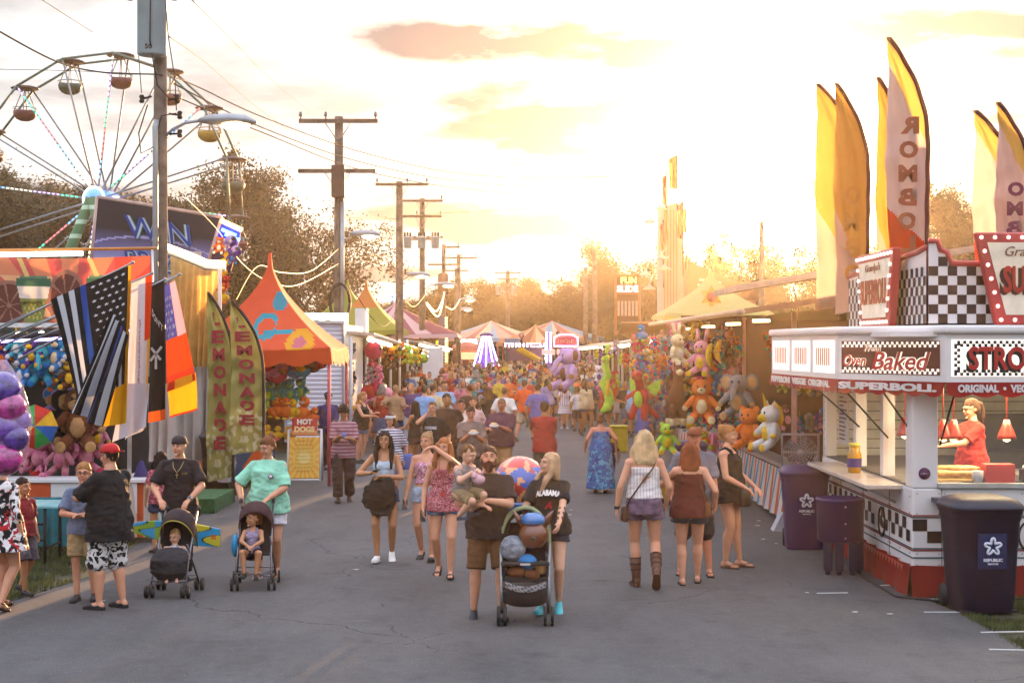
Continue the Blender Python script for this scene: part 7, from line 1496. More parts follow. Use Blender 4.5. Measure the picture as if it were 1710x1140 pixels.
    person('heavy man in a backwards red cap, black tee and black and white floral shorts', p, H, -118,
        dict(skin='light', hair=('buzz','3a2a20',0), hat=('cap_back','b4161c','b4161c'), glasses='clear', top=('tee', cloth('0d0a0c'), .95, -.22, .05), bot=('shorts', floral('hawaii','0e0d10','d8d4d0','a8a4a4',11,-.2), 1.15, .045), shoes=('flat','161214','161214')),
        dict(fat=1.42, lh=(.1,-.34,1.2), rh=(-.12,-.34,1.18), lpole=(1,.3,-.5), lf=(.1,-.06,.08), rf=(-.12,.06,.08), pitch=6), extra=ex)
    p, H = at_px(4, 1018, 262)
    person('woman in a black, white and red flowered wrap at the left edge', p, H, 160,
        dict(skin='light', hair=('bun','3a2418',0), top=('shirt', floral('kimono','d8d4d4','141014','a81c24',9,-.1), 1.5, -.26, .09), bot=('shorts', cloth('0e0c10'), .5, .02), shoes=('sandal','2a1c16','1c1410')),
        walk(1, .12, sex='f', fat=1.15))
    p, H = at_px(38, 992, 195)
    person('child in grey and red shorts half hidden behind the flowered wrap', p, H, 60,
        dict(skin='tan', hair=('short','2e1c12',0), top=('tee', cloth('7a1c22'), .8, -.06, .03), bot=('shorts', cloth('565058'), .95, .04), shoes=('sneaker','18161a','d8d8d8')), walk(-1, .14, hs=1.15))
    # group on the right, mostly seen from behind
    p, H = at_px(1076, 980, 266)
    def ex(root, b):
        mb = MB(); mb.tube([b.S @ Vector(q) for q in ((-.13,.03,.47), (-.08,.12,.38), (.06,.14,.2), (.17,.11,.04), (.2,.08,-.04))], .009, 6); mb.tube([b.S @ Vector(q) for q in ((-.13,.03,.47), (-.1,-.1,.4))], .009, 6); mb.build('bag_strap', C('3a2014', .5), root)
        g = MB(); c = b.S @ Vector((.22,.02,-.12)); g.loft([(c+Vector((0,0,z)), w, .09) for z, w in ((-.09,.03),(-.07,.045),(.05,.04),(.08,.025))], 14); o = g.build('handbag', C('4a2a18', .5)); o.matrix_world = root.matrix_basis; tag(o, 'brown crossbody bag on the left hip of the blonde woman in boots', 'handbag')
        mb = MB(); mb.cyl(b.wr[0]-b.hd[0]*.035, b.wr[0]-b.hd[0]*.01, .034, .033, 14); mb.box(b.wr[0]-b.hd[0]*.02+Vector((.025,.0,.0)), (.02,.035,.04)); mb.build('watch', C('15131a', .3), root)
    person('blonde woman seen from behind in a white strapless top and brown cowboy boots', p, H, 182,
        dict(skin='light', hair=('wavy','d9b98c',.1), top=('strapless', stripes('ribbed','d8d2d0','beb6b8',30,0,.5), 0, .04, .012), bot=('shorts', denim('6b5870'), .36, .025), shoes=('boot','5a3420','2c1a12')),
        dict(sex='f', fat=1.16, lf=(.08,-.06,.08), rf=(-.1,.26,.2), rp=48, lp=-3, hipz=.94, lh=(.30,.0,.86), lhd=(.0,-.1,-1), rh=(-.25,-.08,.9), lpole=(.6,.8,0)), extra=ex)
    p, H = at_px(1152, 976, 241)
    def ex(root, b):
        g = MB(); c = b.S @ Vector((-.2,.06,-.02)); g.loft([(c+Vector((0,0,z)), w, .1) for z, w in ((-.09,.02),(-.06,.05),(.05,.04),(.08,.02))], 14); g.tube([c+Vector((0,.05,.05)), b.S @ Vector((-.12,.1,.3)), b.S @ Vector((-.1,.05,.49))], .007, 5); o = g.build('handbag', C('7a4a24', .6)); o.matrix_world = root.matrix_basis; tag(o, 'tan shoulder bag against the rust coloured top of the auburn woman', 'handbag')
    person('auburn woman seen from behind in a loose rust red top and black flip flops', p, H, 176,
        dict(skin='light', hair=('long','8c4322',.08), top=('cami', cloth('5c1c12'), 0, -.12, .05), bot=('shorts', denim('2e3650'), .36, .03), shoes=('flip','1a1416','141012')),
        dict(sex='f', fat=1.26, lf=(.09,.03,.08), rf=(-.1,-.14,.085), lp=4, rp=0, lh=(.16,-.26,1.36), lpole=(1,.3,-1), rh=(-.3,-.05,.95)), extra=ex)
    p, H = at_px(1160, 958, 247)
    person('man in an orange brown cap and grey tee facing the two women', p, H, -6,
        dict(skin='red', hair=('buzz','4a2e1a',0), hat=('cap','7c3a1c','7c3a1c'), beard=None, top=('tee', cloth('6f6d78'), .9, -.14, .03), bot=('shorts', cloth('17161e'), 1.02, .035), shoes=('flip','1c1614','1c1614')),
        dict(fat=1.15, lf=(.17,-.1,.08), rf=(-.17,0,.08), lh=(.24,-.16,.86), rh=(-.27,-.05,.9)))
    p, H = at_px(1216, 946, 239)
    def ex(root, b):
        g = MB(); c = b.S @ Vector((.0,-.22,-.08)); g.loft([(c+Vector((0,0,z)), w, d) for z, w, d in ((-.12,.06,.04),(-.11,.14,.06),(.04,.13,.06),(.08,.09,.03))], 16); g.tube([c+Vector((.1,0,.06)), b.S @ Vector((.14,-.08,.25)), b.S @ Vector((.09,-.03,.49))], .008, 5); o = g.build('handbag', C('2c1a1c', .5)); o.matrix_world = root.matrix_basis; tag(o, 'dark brown bag hanging in front of the woman in the black tank', 'handbag')
    person('woman in a black tank top with pinned up hair looking right', p, H, 62,
        dict(skin='light', hair=('updo','a8703c',0), top=('tank', cloth('120d12'), 0, -.14, .05), bot=('shorts', cloth('1a1620'), .3, .03), shoes=('flip','5a3428','5a3428')),
        dict(sex='f', fat=1.32, lf=(.08,-.12,.08), rf=(-.09,.0,.08), lh=(.12,-.3,.98), rh=(-.2,-.28,1.0), rpole=(-.5,1,-.1)), extra=ex)
    # further back
    p, H = at_px(574, 838, 164)
    def ex(root, b):
        m = MB(); c = (b.wr[0]+b.wr[1])/2+Vector((0,-.05,.02)); m.cyl(c-Vector((0,0,.05)), c+Vector((0,0,.06)), .032, .042, 14); o = m.build('paper_cup', C('5868b0', .5)); o.matrix_world = root.matrix_basis; tag(o, 'blue cup held by the man in the striped tee', 'cup')
    person('man with curly dark hair in a striped red and grey tee looking down', p, H, 4,
        dict(skin='olive', hair=('curly','20130e',0), top=('tee', stripes('redstripe','7c4650','a08088',16,2,.55), .95, -.14, .03), bot=('pants', cloth('3c2a26'), 1.93, .035), shoes=('sneaker','3a2a22','5a4a40')),
        walk(-1, .12, pitch=28, lh=(.08,-.3,1.16), rh=(-.04,-.3,1.2), lhd=(-.8,-.6,0), rhd=(.8,-.6,0), fat=1.05), extra=ex)
    p, H = at_px(1003, 822, 127)
    person('woman in a long blue sundress walking away', p, H+.08, 184,
        dict(skin='red', hair=('bun','8a5c3a',0), top=('cami', floral('bluedress0','24589a','3a80b8','1a3a78',8), 0, -.02, .02), bot=('skirt', floral('bluedress','1f5c96','4a9cc0','203a80',8), .84, .02), shoes=('flip','4a3020','3a2418')),
        walk(1, .1, sex='f', fat=1.5, lh=(.34,.02,.95), rh=(-.34,.02,.95)))
    p, H = at_px(1017, 817, 96)
    person('child in dark clothes beside the woman in the blue sundress', p, H, 184,
        dict(skin='olive', hair=('short','20140e',0), top=('tee', cloth('1c2236'), .8, -.1, .02), bot=('shorts', cloth('1a1a22'), .9, .03), shoes=SNK, vox=.012), walk(-1, .1, hs=1.2))
    def mid(label, px, top, Hm, rz, spec, body, extra=None, vox=.012):
        Y = F*(CAMZ-Hm)/(top-HOR); spec.setdefault('vox', vox); spec.setdefault('shoes', ('sneaker','201c1c','808080'))
        return person(label, ((px-CX)/F*Y, Y, 0), Hm, rz, spec, body, extra=extra)
    mid('man in a plain red tee seen from behind, arms folded', 909, 668, 1.74, 178, dict(skin='olive', hair=('short','1c120e',0), top=('tee', cloth('9c1420'), .95, -.14, .03), bot=('shorts', cloth('4a4648'), 1.0, .03)),
        dict(fat=1.12, lh=(-.1,-.22,1.2), rh=(.1,-.22,1.2), lpole=(1,.1,-.6), rpole=(-1,.1,-.6)))
    def food(lbl):
        def ex(root, b):
            m = MB(); c = (b.wr[0]+b.wr[1])/2+Vector((0,-.09,.03)); m.mi(0).loft([(c+Vector((0,0,-.02)), .07, .05), (c+Vector((0,0,.03)), .1, .07)], 10); m.mi(1).ell(c+Vector((0,0,.04)), (.07,.05,.035), 8, 6); o = m.build('food_tray', [C('e4e0dc', .6), C('d8b888', .8)]); o.matrix_world = root.matrix_basis; tag(o, lbl, 'food tray')
        return ex
    mid('heavy man in a purple polo shirt and khaki trousers looking at his food', 838, 662, 1.76, -12, dict(skin='red', hair=('buzz','7a5a44',0), top=('polo', cloth('4a2440'), .95, -.12, .03), bot=('pants', cloth('a07850'), 1.93, .035)),
        walk(1, .08, fat=1.42, pitch=26, lh=(.05,-.34,1.2), rh=(-.16,-.34,1.16)), food('white paper food tray held by the man in the purple polo'))
    mid('man in a grey tee eating from a napkin behind the bearded man', 786, 677, 1.68, 6, dict(skin='red', hair=('short','3a2418',0), top=('tee', cloth('7a6660'), .9, -.12, .03), bot=('shorts', cloth('3c3432'), 1, .03)),
        dict(fat=1.25, pitch=18, lh=(.08,-.3,1.22), rh=(-.04,-.3,1.24)), food('white napkin of food held by the man in the grey tee'))
    mid('man in a white printed tee walking beside the eating man', 770, 665, 1.72, 4, dict(skin='red', hair=('short','3a2418',0), top=('tee', cloth('d8c4bc'), .9, -.14, .03), bot=('shorts', cloth('4a4e5c'), 1, .03)), dict(fat=1.35, lh=(.1,-.25,1.05), rh=(-.26,0,.88)), lambda r, b: lettering(r, b, 'OO', .16, .1, .28, 'a8847c', name='emblem'))
    mid('woman with dark hair in a pale tee behind the eating man', 790, 661, 1.66, 0, dict(skin='light', hair=('bun','2c1a14',0), top=('tee', stripes('palestripe','d0b0ac','b88c8c',20), .9, -.1, .03), bot=('shorts', denim('5a6a8c'), .4, .02)), dict(sex='f', fat=1.2))
    mid('teenager in a black college tee with his hand at his mouth', 722, 667, 1.76, -12, dict(skin='light', hair=('buzz','5a3c24',0), top=('tee', cloth('16141a'), .9, -.14, .03), bot=('shorts', cloth('30323c'), 1, .035)),
        walk(1, .08, rh=(-.02,-.2,1.52), rpole=(-1,0,-1), rhd=(.4,0,1)), lambda r, b: (lettering(r, b, 'COUGARS', .22, .055, .32, 'd8dce4', bold=.05), lettering(r, b, 'Y', .06, .06, .24, 'd8dce4', name='emblem', bold=.06)))
    mid('woman with very long black hair, black top and brown shorts facing left', 693, 668, 1.60, -120, dict(skin='tan', hair=('long','140c0a',.3), top=('tank', cloth('1c1214'), 0, -.04, .02), bot=('shorts', cloth('4a2e30'), .34, .03), shoes=('flip','7a3028','5a2820')), dict(sex='f', lh=(.1,-.36,1.1), rh=(-.1,-.36,1.1)))
    def ex(root, b):
        g = MB(); g.loft([(Vector((.3,.02,.72+z)), w, .06) for z, w in ((0,.1),(.04,.15),(.22,.13),(.28,.09))], 14); g.tube([(.3,.02,.98),(.24,.02,1.2),(.17,.0,1.42)], .008, 5); o = g.build('tote_bag', C('3c5aa0', .7)); o.matrix_world = root.matrix_basis; tag(o, 'blue shoulder bag of the woman in the white visor', 'bag')
    mid('smiling woman in a white visor and navy striped shirt', 652, 688, 1.62, -8, dict(skin='light', hair=('bob','4a2a1c',0), hat=('visor','dcd8d8','dcd8d8'), top=('tee', stripes('navystripe','1e2038','c8c4d0',22,2,.45), .9, -.1, .03), bot=('shorts', cloth('4c4a78'), .8, .03), teeth=True), dict(sex='f', fat=1.3, yaw=-10), ex)
    mid('man in a pale blue shirt seen from behind', 709, 642, 1.76, 170, dict(skin='light', hair=('short','281a14',0), top=('shirt', cloth('7ea4d4'), .95, -.12, .02), bot=('pants', cloth('6a5c54'), 1.93, .03), vox=.016), dict(fat=1.15, lh=(.12,-.25,1.1)))
    mid('man in a black tee with a red square on the back and khaki shorts', 676, 634, 1.78, 178, dict(skin='light', hair=('buzz','3a2418',0), top=('tee', cloth('1c1614'), .9, -.14, .03), bot=('shorts', cloth('a08660'), 1.0, .035), vox=.016), dict(fat=1.2),
        lambda r, b: lettering(r, b, 'I', .19, .2, .34, 'b03c28', front=False, name='print', bold=.3))
    mid('woman with blonde hair in a black top reaching out to the prize stand', 601, 652, 1.68, 62, dict(skin='light', hair=('pony','a87848',.05), top=('tank', cloth('161214'), 0, -.12, .04), bot=('shorts', denim('6a7a9c'), .5, .03), vox=.016), dict(sex='f', fat=1.4, lh=(.05,-.45,1.22), rh=(-.1,-.45,1.15), lean=8))
    mid('man in a dark blue uniform shirt and cap beside the white trailer', 548, 653, 1.72, 30, dict(skin='dark', hair=('buzz','140e0c',0), hat=('cap','1c2038','1c2038'), top=('tee', cloth('262a6a'), .95, -.14, .02), bot=('pants', cloth('1c1a28'), 1.93, .03), vox=.016), dict(fat=1.25, lh=(.05,-.25,1.1)))
    mid('man in a violet blue tee and black shorts seen from behind', 898, 638, 1.76, 172, dict(skin='light', hair=('short','2c1a12',0), top=('tee', cloth('5c60a4'), .95, -.14, .02), bot=('shorts', cloth('181420'), 1, .03), vox=.016), walk(1, .06, fat=1.12))
    mid('man in an orange tee walking left behind the violet blue tee', 876, 632, 1.78, 150, dict(skin='red', hair=('short','5a3420',0), top=('tee', cloth('d85018'), .95, -.14, .02), bot=('shorts', cloth('a89884'), 1, .03), vox=.016), walk(-1, .34, fat=1.1))
    mid('bald man in a white tee seen from behind', 843, 643, 1.75, 160, dict(skin='red', hair=('buzz','9a6a4a',0), top=('tee', cloth('d4d0cc'), .95, -.14, .02), bot=('shorts', cloth('6a5040'), 1, .03), vox=.016), walk(1, .1, fat=1.2))
    mid('woman in a bright blue tee facing the camera in mid street', 799, 634, 1.68, -4, dict(skin='light', hair=('long','4a2c1c',.0), top=('tee', cloth('4c74c0'), .9, -.12, .02), bot=('shorts', denim('8494b4'), .5, .03), vox=.016), dict(sex='f', fat=1.15), lambda r, b: squiggle('print', 5, .2, .06, lambda x, y, z: b.S @ Vector((x, -.17-z, .3+y)), C('c8d8ec'), r, .01))
    mid('woman in black with long fair hair seen from behind', 816, 645, 1.66, 172, dict(skin='tan', hair=('long','6a4422',.2), top=('shirt', cloth('1a1210'), 1.8, -.12, .03), bot=('shorts', cloth('3a2a24'), .4, .03), vox=.016), dict(sex='f', fat=1.15))
    mid('broad man in a dark brown shirt standing in the low sun glare', 746, 655, 1.84, 4, dict(skin='olive', hair=('short','1c120c',0), top=('tee', cloth('3c2412'), .95, -.16, .03), bot=('shorts', cloth('4a3420'), 1, .03), vox=.016), dict(fat=1.4))
    mid('girl with very long auburn hair and a white plaid skirt', 943, 638, 1.52, 174, dict(skin='light', hair=('long','7a4022',.3), top=('tee', stripes('plaid1','d8ccd0','8c88b0',12,0,.75), .6, -.08, .03), bot=('skirt', stripes('plaid2','d8ccd0','8c88b0',10,2,.8), .38, .02), shoes=('sneaker','d8d0d0','e0e0e0'), vox=.016), dict(sex='f'))
    mid('boy with dark hair in a white tee near the girl in plaid', 964, 646, 1.4, 190, dict(skin='olive', hair=('short','1c120e',0), top=('tee', cloth('d0ccd0'), .9, -.1, .02), bot=('shorts', cloth('3c3440'), 1, .03), vox=.016), dict(hs=1.15))
    mid('man in a blue violet tee leaning at the counter of the right prize stand', 1078, 652, 1.74, 120, dict(skin='olive', hair=('short','1c120e',0), top=('tee', cloth('4c4c90'), .95, -.14, .03), bot=('shorts', cloth('241c28'), 1, .04), vox=.016), dict(fat=1.35, lh=(.2,-.3,1.1)))
    mid('woman with dark hair and a patterned red top seated behind the curtain post', 268, 752, 1.35, -150, dict(skin='tan', hair=('wavy','1c100c',.02), top=('tee', floral('reddots','7c1c2c','c07080','3c1018',30), .8, -.1, .02), bot=('shorts', denim('3a4460'), .5, .02)), dict(sex='f'))
near_people()
# ---------------------------------------------------------------- strollers and hand things
BLKF = mat('black_fabric', (.015,.014,.018), .85, var=.2, vscale=8, bump=.3, bscale=40)
def wheels(e, spots, r, dual=True):
    for x, y in spots:
        for dx in ((-.035,.035) if dual else (0,)):
            m = MB(); m.cyl((x+dx-.014,y,r), (x+dx+.014,y,r), r, r, 20); w = m.build('wheel', C('141214', .6), e); m = MB(); m.cyl((x+dx-.016,y,r), (x+dx+.016,y,r), r*.5, r*.5, 14); m.build('rim', C('5a5658', .4), w)
def umbrella_stroller(at, rz, s, label, hood='241418', tube=C('787478', .3, metal=.8), front='bar'):
    e = empty('stroller', at, R(rz), label, 'stroller'); e.scale = (s,s,s)
    wheels(e, [(-.22,-.33),(.22,-.33),(-.24,.26),(.24,.26)], .075)
    m = MB()
    for sg in (-1,1):
        m.tube([(sg*.22,-.33,.08),(sg*.20,-.12,.42),(sg*.2,.12,.72),(sg*.2,.32,.98)], .013, 8); m.tube([(sg*.24,.26,.08),(sg*.2,.0,.45),(sg*.19,-.14,.62)], .012, 8); m.tube([(sg*.21,-.3,.14),(sg*.22,.22,.14)], .008, 6)
    m.cyl((-.21,-.3,.2), (.21,-.3,.2), .01, .01, 6); m.cyl((-.22,.2,.2), (.22,.2,.2), .01, .01, 6); m.cyl((-.22,-.27,.15), (.23,.22,.15), .008, .008, 6); m.cyl((.22,-.27,.15), (-.23,.22,.15), .008, .008, 6); m.build('frame', tube, e)
    m = MB()
    for sg in (-1,1): m.tube([(sg*.2,.32,.98),(sg*.2,.38,1.02),(sg*.19,.44,.98),(sg*.185,.46,.9)], .02, 8)
    m.build('handles', DARK, e)
    m = MB(); m.prism([(-.18,-.22,.40),(.18,-.22,.40),(.19,.08,.36),(-.19,.08,.36)], (0,0,0), (0,0,.03)); m.prism([(-.19,.08,.37),(.19,.08,.37),(.19,.22,.86),(-.19,.22,.86)], (0,0,0), (0,.02,0)); m.build('seat', BLKF, e)
    painted('canopy', lambda u, v: Vector((.215*math.cos(math.pi*u), .26-.34*v*math.sin(math.pi*u)**.5+.0, .62+.38*math.sin(math.pi*u)**.6-(.1*v*v)+.04*math.sin(v*3))), lambda u, v: lin(hood), 24, 10, mat('hood_'+hood, (1,1,1), .85, vcol=True, bump=.2, bscale=30), e, .006)
    return e
def strollers():
    p = G(281, 998); s1 = umbrella_stroller((p.x, p.y+.3, 0), -2, .9, 'black stroller holding a baby, with a black apron, before the man in the cap')
    m = MB(); m.loft([((0,-.24,.2),.15,.08),((0,-.27,.3),.22,.12),((0,-.22,.45),.23,.14),((0,-.15,.54),.2,.12),((0,-.1,.57),.12,.08)], 20); o = link('apron', remesh(m, 'apron', [BLKF], .015, 2, wrinkle(.02, 6)), s1)
    m = MB(); m.tube([(.215*math.cos(a), .26-.34*math.sin(a)**.5-.005, .52+.38*math.sin(a)**.6) for a in np.linspace(.02, 3.12, 20)], .008, 5); m.build('piping', C('a89a3a', .6), s1)
    b = person('baby in a white vest lying back in the black stroller', (p.x, p.y+.27, -.1), .86, 8, dict(skin='pale', hair=('buzz','b8905c',0), top=('tee', floral('vest','b8b4bc','6a6a7c','c8c8c8',20), .6, -.02, .01), bot=('shorts', cloth('8c2a1c'), .9, .03), shoes=None),
        dict(hipz=.78, hs=1.5, lean=-18, lf=(.1,-.5,.62), rf=(-.1,-.5,.62), thin=1.25, fat=1.1, lh=(.2,-.26,1.05), rh=(-.2,-.26,1.05), yaw=-18, pitch=16))
    p = G(418, 985); s2 = umbrella_stroller((p.x, p.y+.3, 0), 6, .93, 'silver framed umbrella stroller with a small girl, pushed by the woman in mint', hood='38181c')
    for sg, n_ in ((-1,'bag'),): m = MB(); m.ell((-.24,-.02,.5), (.05,.08,.14), 12, 8); o = m.build('blue_bag', C('1c80b0', .4)); o.matrix_world = s2.matrix_basis; tag(o, 'bright blue bag hanging on the side of the umbrella stroller', 'bag')
    person('small girl in a lilac grey tank sitting in the umbrella stroller looking left', (p.x-.02, p.y+.25, -.06), .98, 4, dict(skin='tan', hair=('pony','7a4826',-.05), top=('tank', cloth('8c8098'), 0, -.04, .01), bot=('shorts', cloth('1c181c'), .5, .02), shoes=('sneaker','141214','141214')),
        dict(sex='f', hipz=.78, hs=1.42, lean=-8, lf=(.12,-.44,.42), rf=(-.12,-.44,.44), thin=1.15, lh=(.06,-.36,.98), rh=(-.06,-.36,.98), lpole=(1,.5,0), rpole=(-1,.5,0), yaw=-42))
    # board carried behind the first stroller
    e = G(293, 972); m = MB(); pts = [(x, .13*math.sin(math.pi*min(1, max(0, (x+.5)/1.0)))**.45 if abs(x) < .499 else 0) for x in np.linspace(-.5, .5, 25)]
    c = P(296, 888, 16.5)
    def bf(u, v): x = -.5+u; w = .125*max(.02, math.sin(math.pi*min(.97, max(.0, u*.8+.02))))**.4; return c+Vector((x*1.0, -.03, -.12*x+(v-.5)*2*w*1.0))
    def bc(u, v):
        a = math.sin(u*13+2.2*math.sin(v*5)); 
        if abs(a) < .16: return lin('181c20')
        if abs(u-.93) < .03 and abs(v-.5) < .15 or (abs(u-.63) < .03 and abs(v-.45) < .2): return lin('d06a28')
        return lin('2090c0') if (a > 0) == (.25 < u < .7) else lin('c0b42c') if u > .6 else lin('7a9c28')
    o = painted('bodyboard', bf, bc, 90, 30, mat('board_print', (1,1,1), .35, vcol=True, bump=0, coat=.5), None, .04); tag(o, 'blue, yellow and green patterned bodyboard carried crosswise behind the black stroller', 'bodyboard')
    # big stroller in front
    p = G(877, 1042); e = empty('stroller', (p.x, p.y+.25, 0), 0, 'large black and green stroller loaded with toys and drinks in the middle of the road', 'stroller')
    wheels(e, [(-.23,-.3),(.23,-.3)], .095); wheels(e, [(-.24,.36),(.24,.36)], .12, False)
    SV = C('8a8c90', .3, metal=.8); m = MB()
    for sg in (-1,1): m.tube([(sg*.24,.36,.12),(sg*.235,.1,.5),(sg*.235,-.2,.58)], .014, 8); m.tube([(sg*.23,-.3,.12),(sg*.235,-.27,.35),(sg*.235,-.2,.6),(sg*.25,.1,.85),(sg*.25,.42,1.04)], .016, 8)
    m.build('frame', SV, e); m = MB(); m.cyl((-.25,.42,1.04), (.25,.42,1.04), .02, .02, 8); m.build('handle_bar', DARK, e)
    m = MB(); m.box((0,-.26,.6), (.48,.1,.035)); m.build('front_tray', C('1c1a1c', .4), e, .01); m = MB(); m.box((0,-.315,.6), (.1,.008,.02)); m.build('badge', C('b8b8b8', .4), e)
    m = MB(); m.loft([((0,.0,.16),.17,.2),((0,.0,.19),.23,.29),((0,.0,.3),.235,.3),((0,.0,.33),.235,.3)], 24); m.build('basket', BLKF, e)
    m = MB(); m.box((0,-.12,.44), (.42,.3,.05)); m.box((-.215,-.05,.52), (.03,.4,.18)); m.box((.215,-.05,.52), (.03,.4,.18)); m.box((0,.16,.7), (.42,.04,.5), 0, -.3); m.build('seat', BLKF, e)
    painted('seat_lining', lambda u, v: Vector((-.2+.4*u, -.3, .37-.05*math.sin(math.pi*u)+.06*v)), lambda u, v: lin('a8a4a4') if math.sin(u*40)*math.sin(v*9+u*20) > -.2 else lin('4a4a50'), 40, 6, VC, e, .01)
    m = MB()
    m.tube([(.245*math.cos(a), .0, .7+.42*math.sin(a)**.8) for a in np.linspace(.02, 3.12, 24)], .022, 8); m.build('canopy_rim', C('8c9a70', .8), e)
    painted('canopy', lambda u, v: Vector((.24*math.cos(math.pi*u)*(1-.05*v), .0+.34*v, .7+.42*math.sin(math.pi*u)**.8-.1*v*v)), lambda u, v: lin('5c5658') if int(v*3) % 2 else lin('3a3638'), 24, 9, mat('hood_grey', (1,1,1), .85, vcol=True, bump=.2, bscale=30), e, .006)
    m = MB(); m.box((0,.44,1.08), (.3,.16,.06)); m.build('cup_holder', C('2c5a9c', .5), e)
    base = e.location
    def put(name, mb, mats, x, y, z, label, cat): o = mb.build(name, mats); o.location = base+Vector((x,y,z)); tag(o, label, cat); return o
    m = MB(); m.ell((0,0,0), (.15,.14,.15), 22, 14); [m.cyl((s*.1,.02,.1), (s*.2,.0,.24), .05, .008, 10) for s in (1,-1)]; o = put('toy_dog_head', m, FUR['brown'], .08, -.1, .86, 'shiny brown inflatable animal head with a blue cap riding in the big stroller', 'inflatable toy'); o.data.materials[0] = mat('shiny_brown', '6b3214', .2, var=.1, bump=0, coat=.8); m = MB(); m.mi(0).loft([((0,0,z), r, r) for z, r in ((.11,.11),(.13,.125),(.18,.12),(.22,.06))], 18); m.build('cap', C('1c70b8', .25, coat=.8), o); m = MB(); m.ell((.0,-.14,-.02), (.035,.02,.025), 8, 6); m.build('nose', C('3a1a10', .3), o)
    m = MB(); m.ell((0,0,0), (.13,.12,.13), 20, 14); o = link('grey_plush', remesh(m, 'gp', [mat('fur_greyblue', (.28,.31,.36), .95, var=.3, vscale=14, bump=.8, bscale=60)], .012, 1, wrinkle(.012, 20))); o.location = base+Vector((-.12,-.12,.73)); tag(o, 'fluffy grey toy ball in the left of the big stroller', 'soft toy')
    m = MB(); m.mi(0).ell((0,0,.05), (.1,.1,.08), 14, 8); m.mi(1).ell((-.1,-.05,-.04), (.1,.08,.06), 14, 8); m.ell((.05,-.08,-.06), (.08,.06,.05), 12, 8); m.mi(2).ell((.14,-.03,.0), (.06,.05,.07), 12, 8); put('plush_dog', m, [FUR['blue'], FUR['brown'], FUR['tan']], .02, -.17, .55, 'blue and brown toy dog lying under the tray of the big stroller', 'soft toy')
    m = MB(); m.mi(0).cyl((0,0,0), (0,0,.12), .045, .06, 16); m.mi(1).cyl((0,0,.12), (0,0,.14), .062, .058, 16); o = put('paper_cup', m, [C('a8c048', .5), C('c8c060', .5)], -.2, .4, 1.02, 'green and yellow paper cup at the left of the stroller handle', 'cup'); squiggle('lettering', 3, .06, .03, lambda x, y, z: Vector((x,-.056-z,.06+y)), C('2c5a20'), o, .002)
    m = MB(); m.mi(0).cyl((0,0,0), (0,0,.12), .05, .065, 16); m.cyl((0,0,.12), (0,0,.14), .068, .062, 16); m.cyl((-.01,0,.14), (-.02,0,.27), .006, .006, 6); put('foam_cup', m, [C('c8c8d0', .5)], .13, .4, 1.04, 'white cup with a straw at the right of the stroller handle', 'cup')
    # printed beach ball behind the couple, pink toy in the toddler's hands, shoes of the teal kind
    c = P(868, 806, 15.6); ball = bpy.data.objects
    def bpat(u, v): n1 = noise.noise(Vector((u*9, v*6, 1))); n2 = noise.noise(Vector((u*14, v*9, 7))); return lin('c8382c') if v > .72 and n2 < .2 else (lin('d89a68') if n2 > .12 else (lin('2c58b0') if n1 > -.15 else lin('a82a24')))
    o = painted('beach_ball', lambda u, v: c+.29*Vector((math.cos(u*2*math.pi)*math.sin(math.pi*v), math.sin(u*2*math.pi)*math.sin(math.pi*v), -math.cos(math.pi*v))), bpat, 64, 32, mat('ball_print', (1,1,1), .3, vcol=True, bump=.05, coat=.6)); tag(o, 'large red and blue patterned inflatable ball between the bearded man and the blonde woman', 'inflatable ball')
    m = MB(); m.ell((0,0,0), (.07,.06,.06), 14, 8); m.ell((-.05,-.02,.04), (.04,.04,.04), 10, 6); [m.cyl((s*.03,-.01,.05), (s*.05,-.02,.11), .02, .004, 8) for s in (1,-1)]; o = m.build('plush_pig', mat('fur_pale_pink', (.62,.36,.4), .9, bump=.4)); o.location = P(800, 800, 13.95); o.scale = (.85,.85,.85); tag(o, 'small pale pink toy held by the toddler', 'soft toy')
strollers()
# ---------------------------------------------------------------- the far end of the street
def cs(cols, n): return lambda u, v: lin(cols[int(u*n) % len(cols)])
PAST = ['9cb0c0','d8a890','c87868','e0c8a0']
canopy(P(820,0,118).x, 118, 7.8, 6, 3.3, 4.7, cs(PAST, 32), 'left blue, pink and cream striped carousel tent at the end of the street', .3, .9, 12)
canopy(P(922,0,122).x, 122, 8.5, 6, 3.3, 4.75, cs(PAST[::-1], 32), 'right pastel striped tent at the end of the street', .3, .9, 12)
canopy(P(894,0,112).x, 112, 6.0, 5, 2.9, 4.3, cs(['c88858','e0b088','a86040'], 30), 'small peach striped tent in front of the right pastel tent', .3, .8, 12)
def farbox(label, px, py0, py1, px1, Y, col, name='ride', cat='ride', em=None, es=1, d=1.0):
    e = empty(name, (P((px+px1)/2,0,Y).x, Y, 0), 0, label, cat); z0, z1 = CAMZ-(py1-HOR)/F*Y, CAMZ-(py0-HOR)/F*Y; w = (px1-px)/F*Y
    b = MB(); b.box((0,0,(z0+z1)/2), (w, d, z1-z0)); b.build('body', C(col, .6) if em is None else mat('glow_'+col, col, .5, em=em, es=es, bump=0), e, .03)
    b = MB(); [b.cyl((s*w*.42,0,0), (s*w*.42,0,z0+.05), .06, .06, 6) for s in (-1,1)]; b.build('legs', DARK, e)
    return e, w, z0, z1
NP = mat('neon_pink', (1,.5,.8), .4, em=(1,.35,.6), es=4, bump=0); NB = mat('neon_violet', (.6,.5,1), .4, em=(.45,.4,1), es=4, bump=0); NW = mat('neon_white', (1,1,1), .4, em=(1,.95,.85), es=4, bump=0)
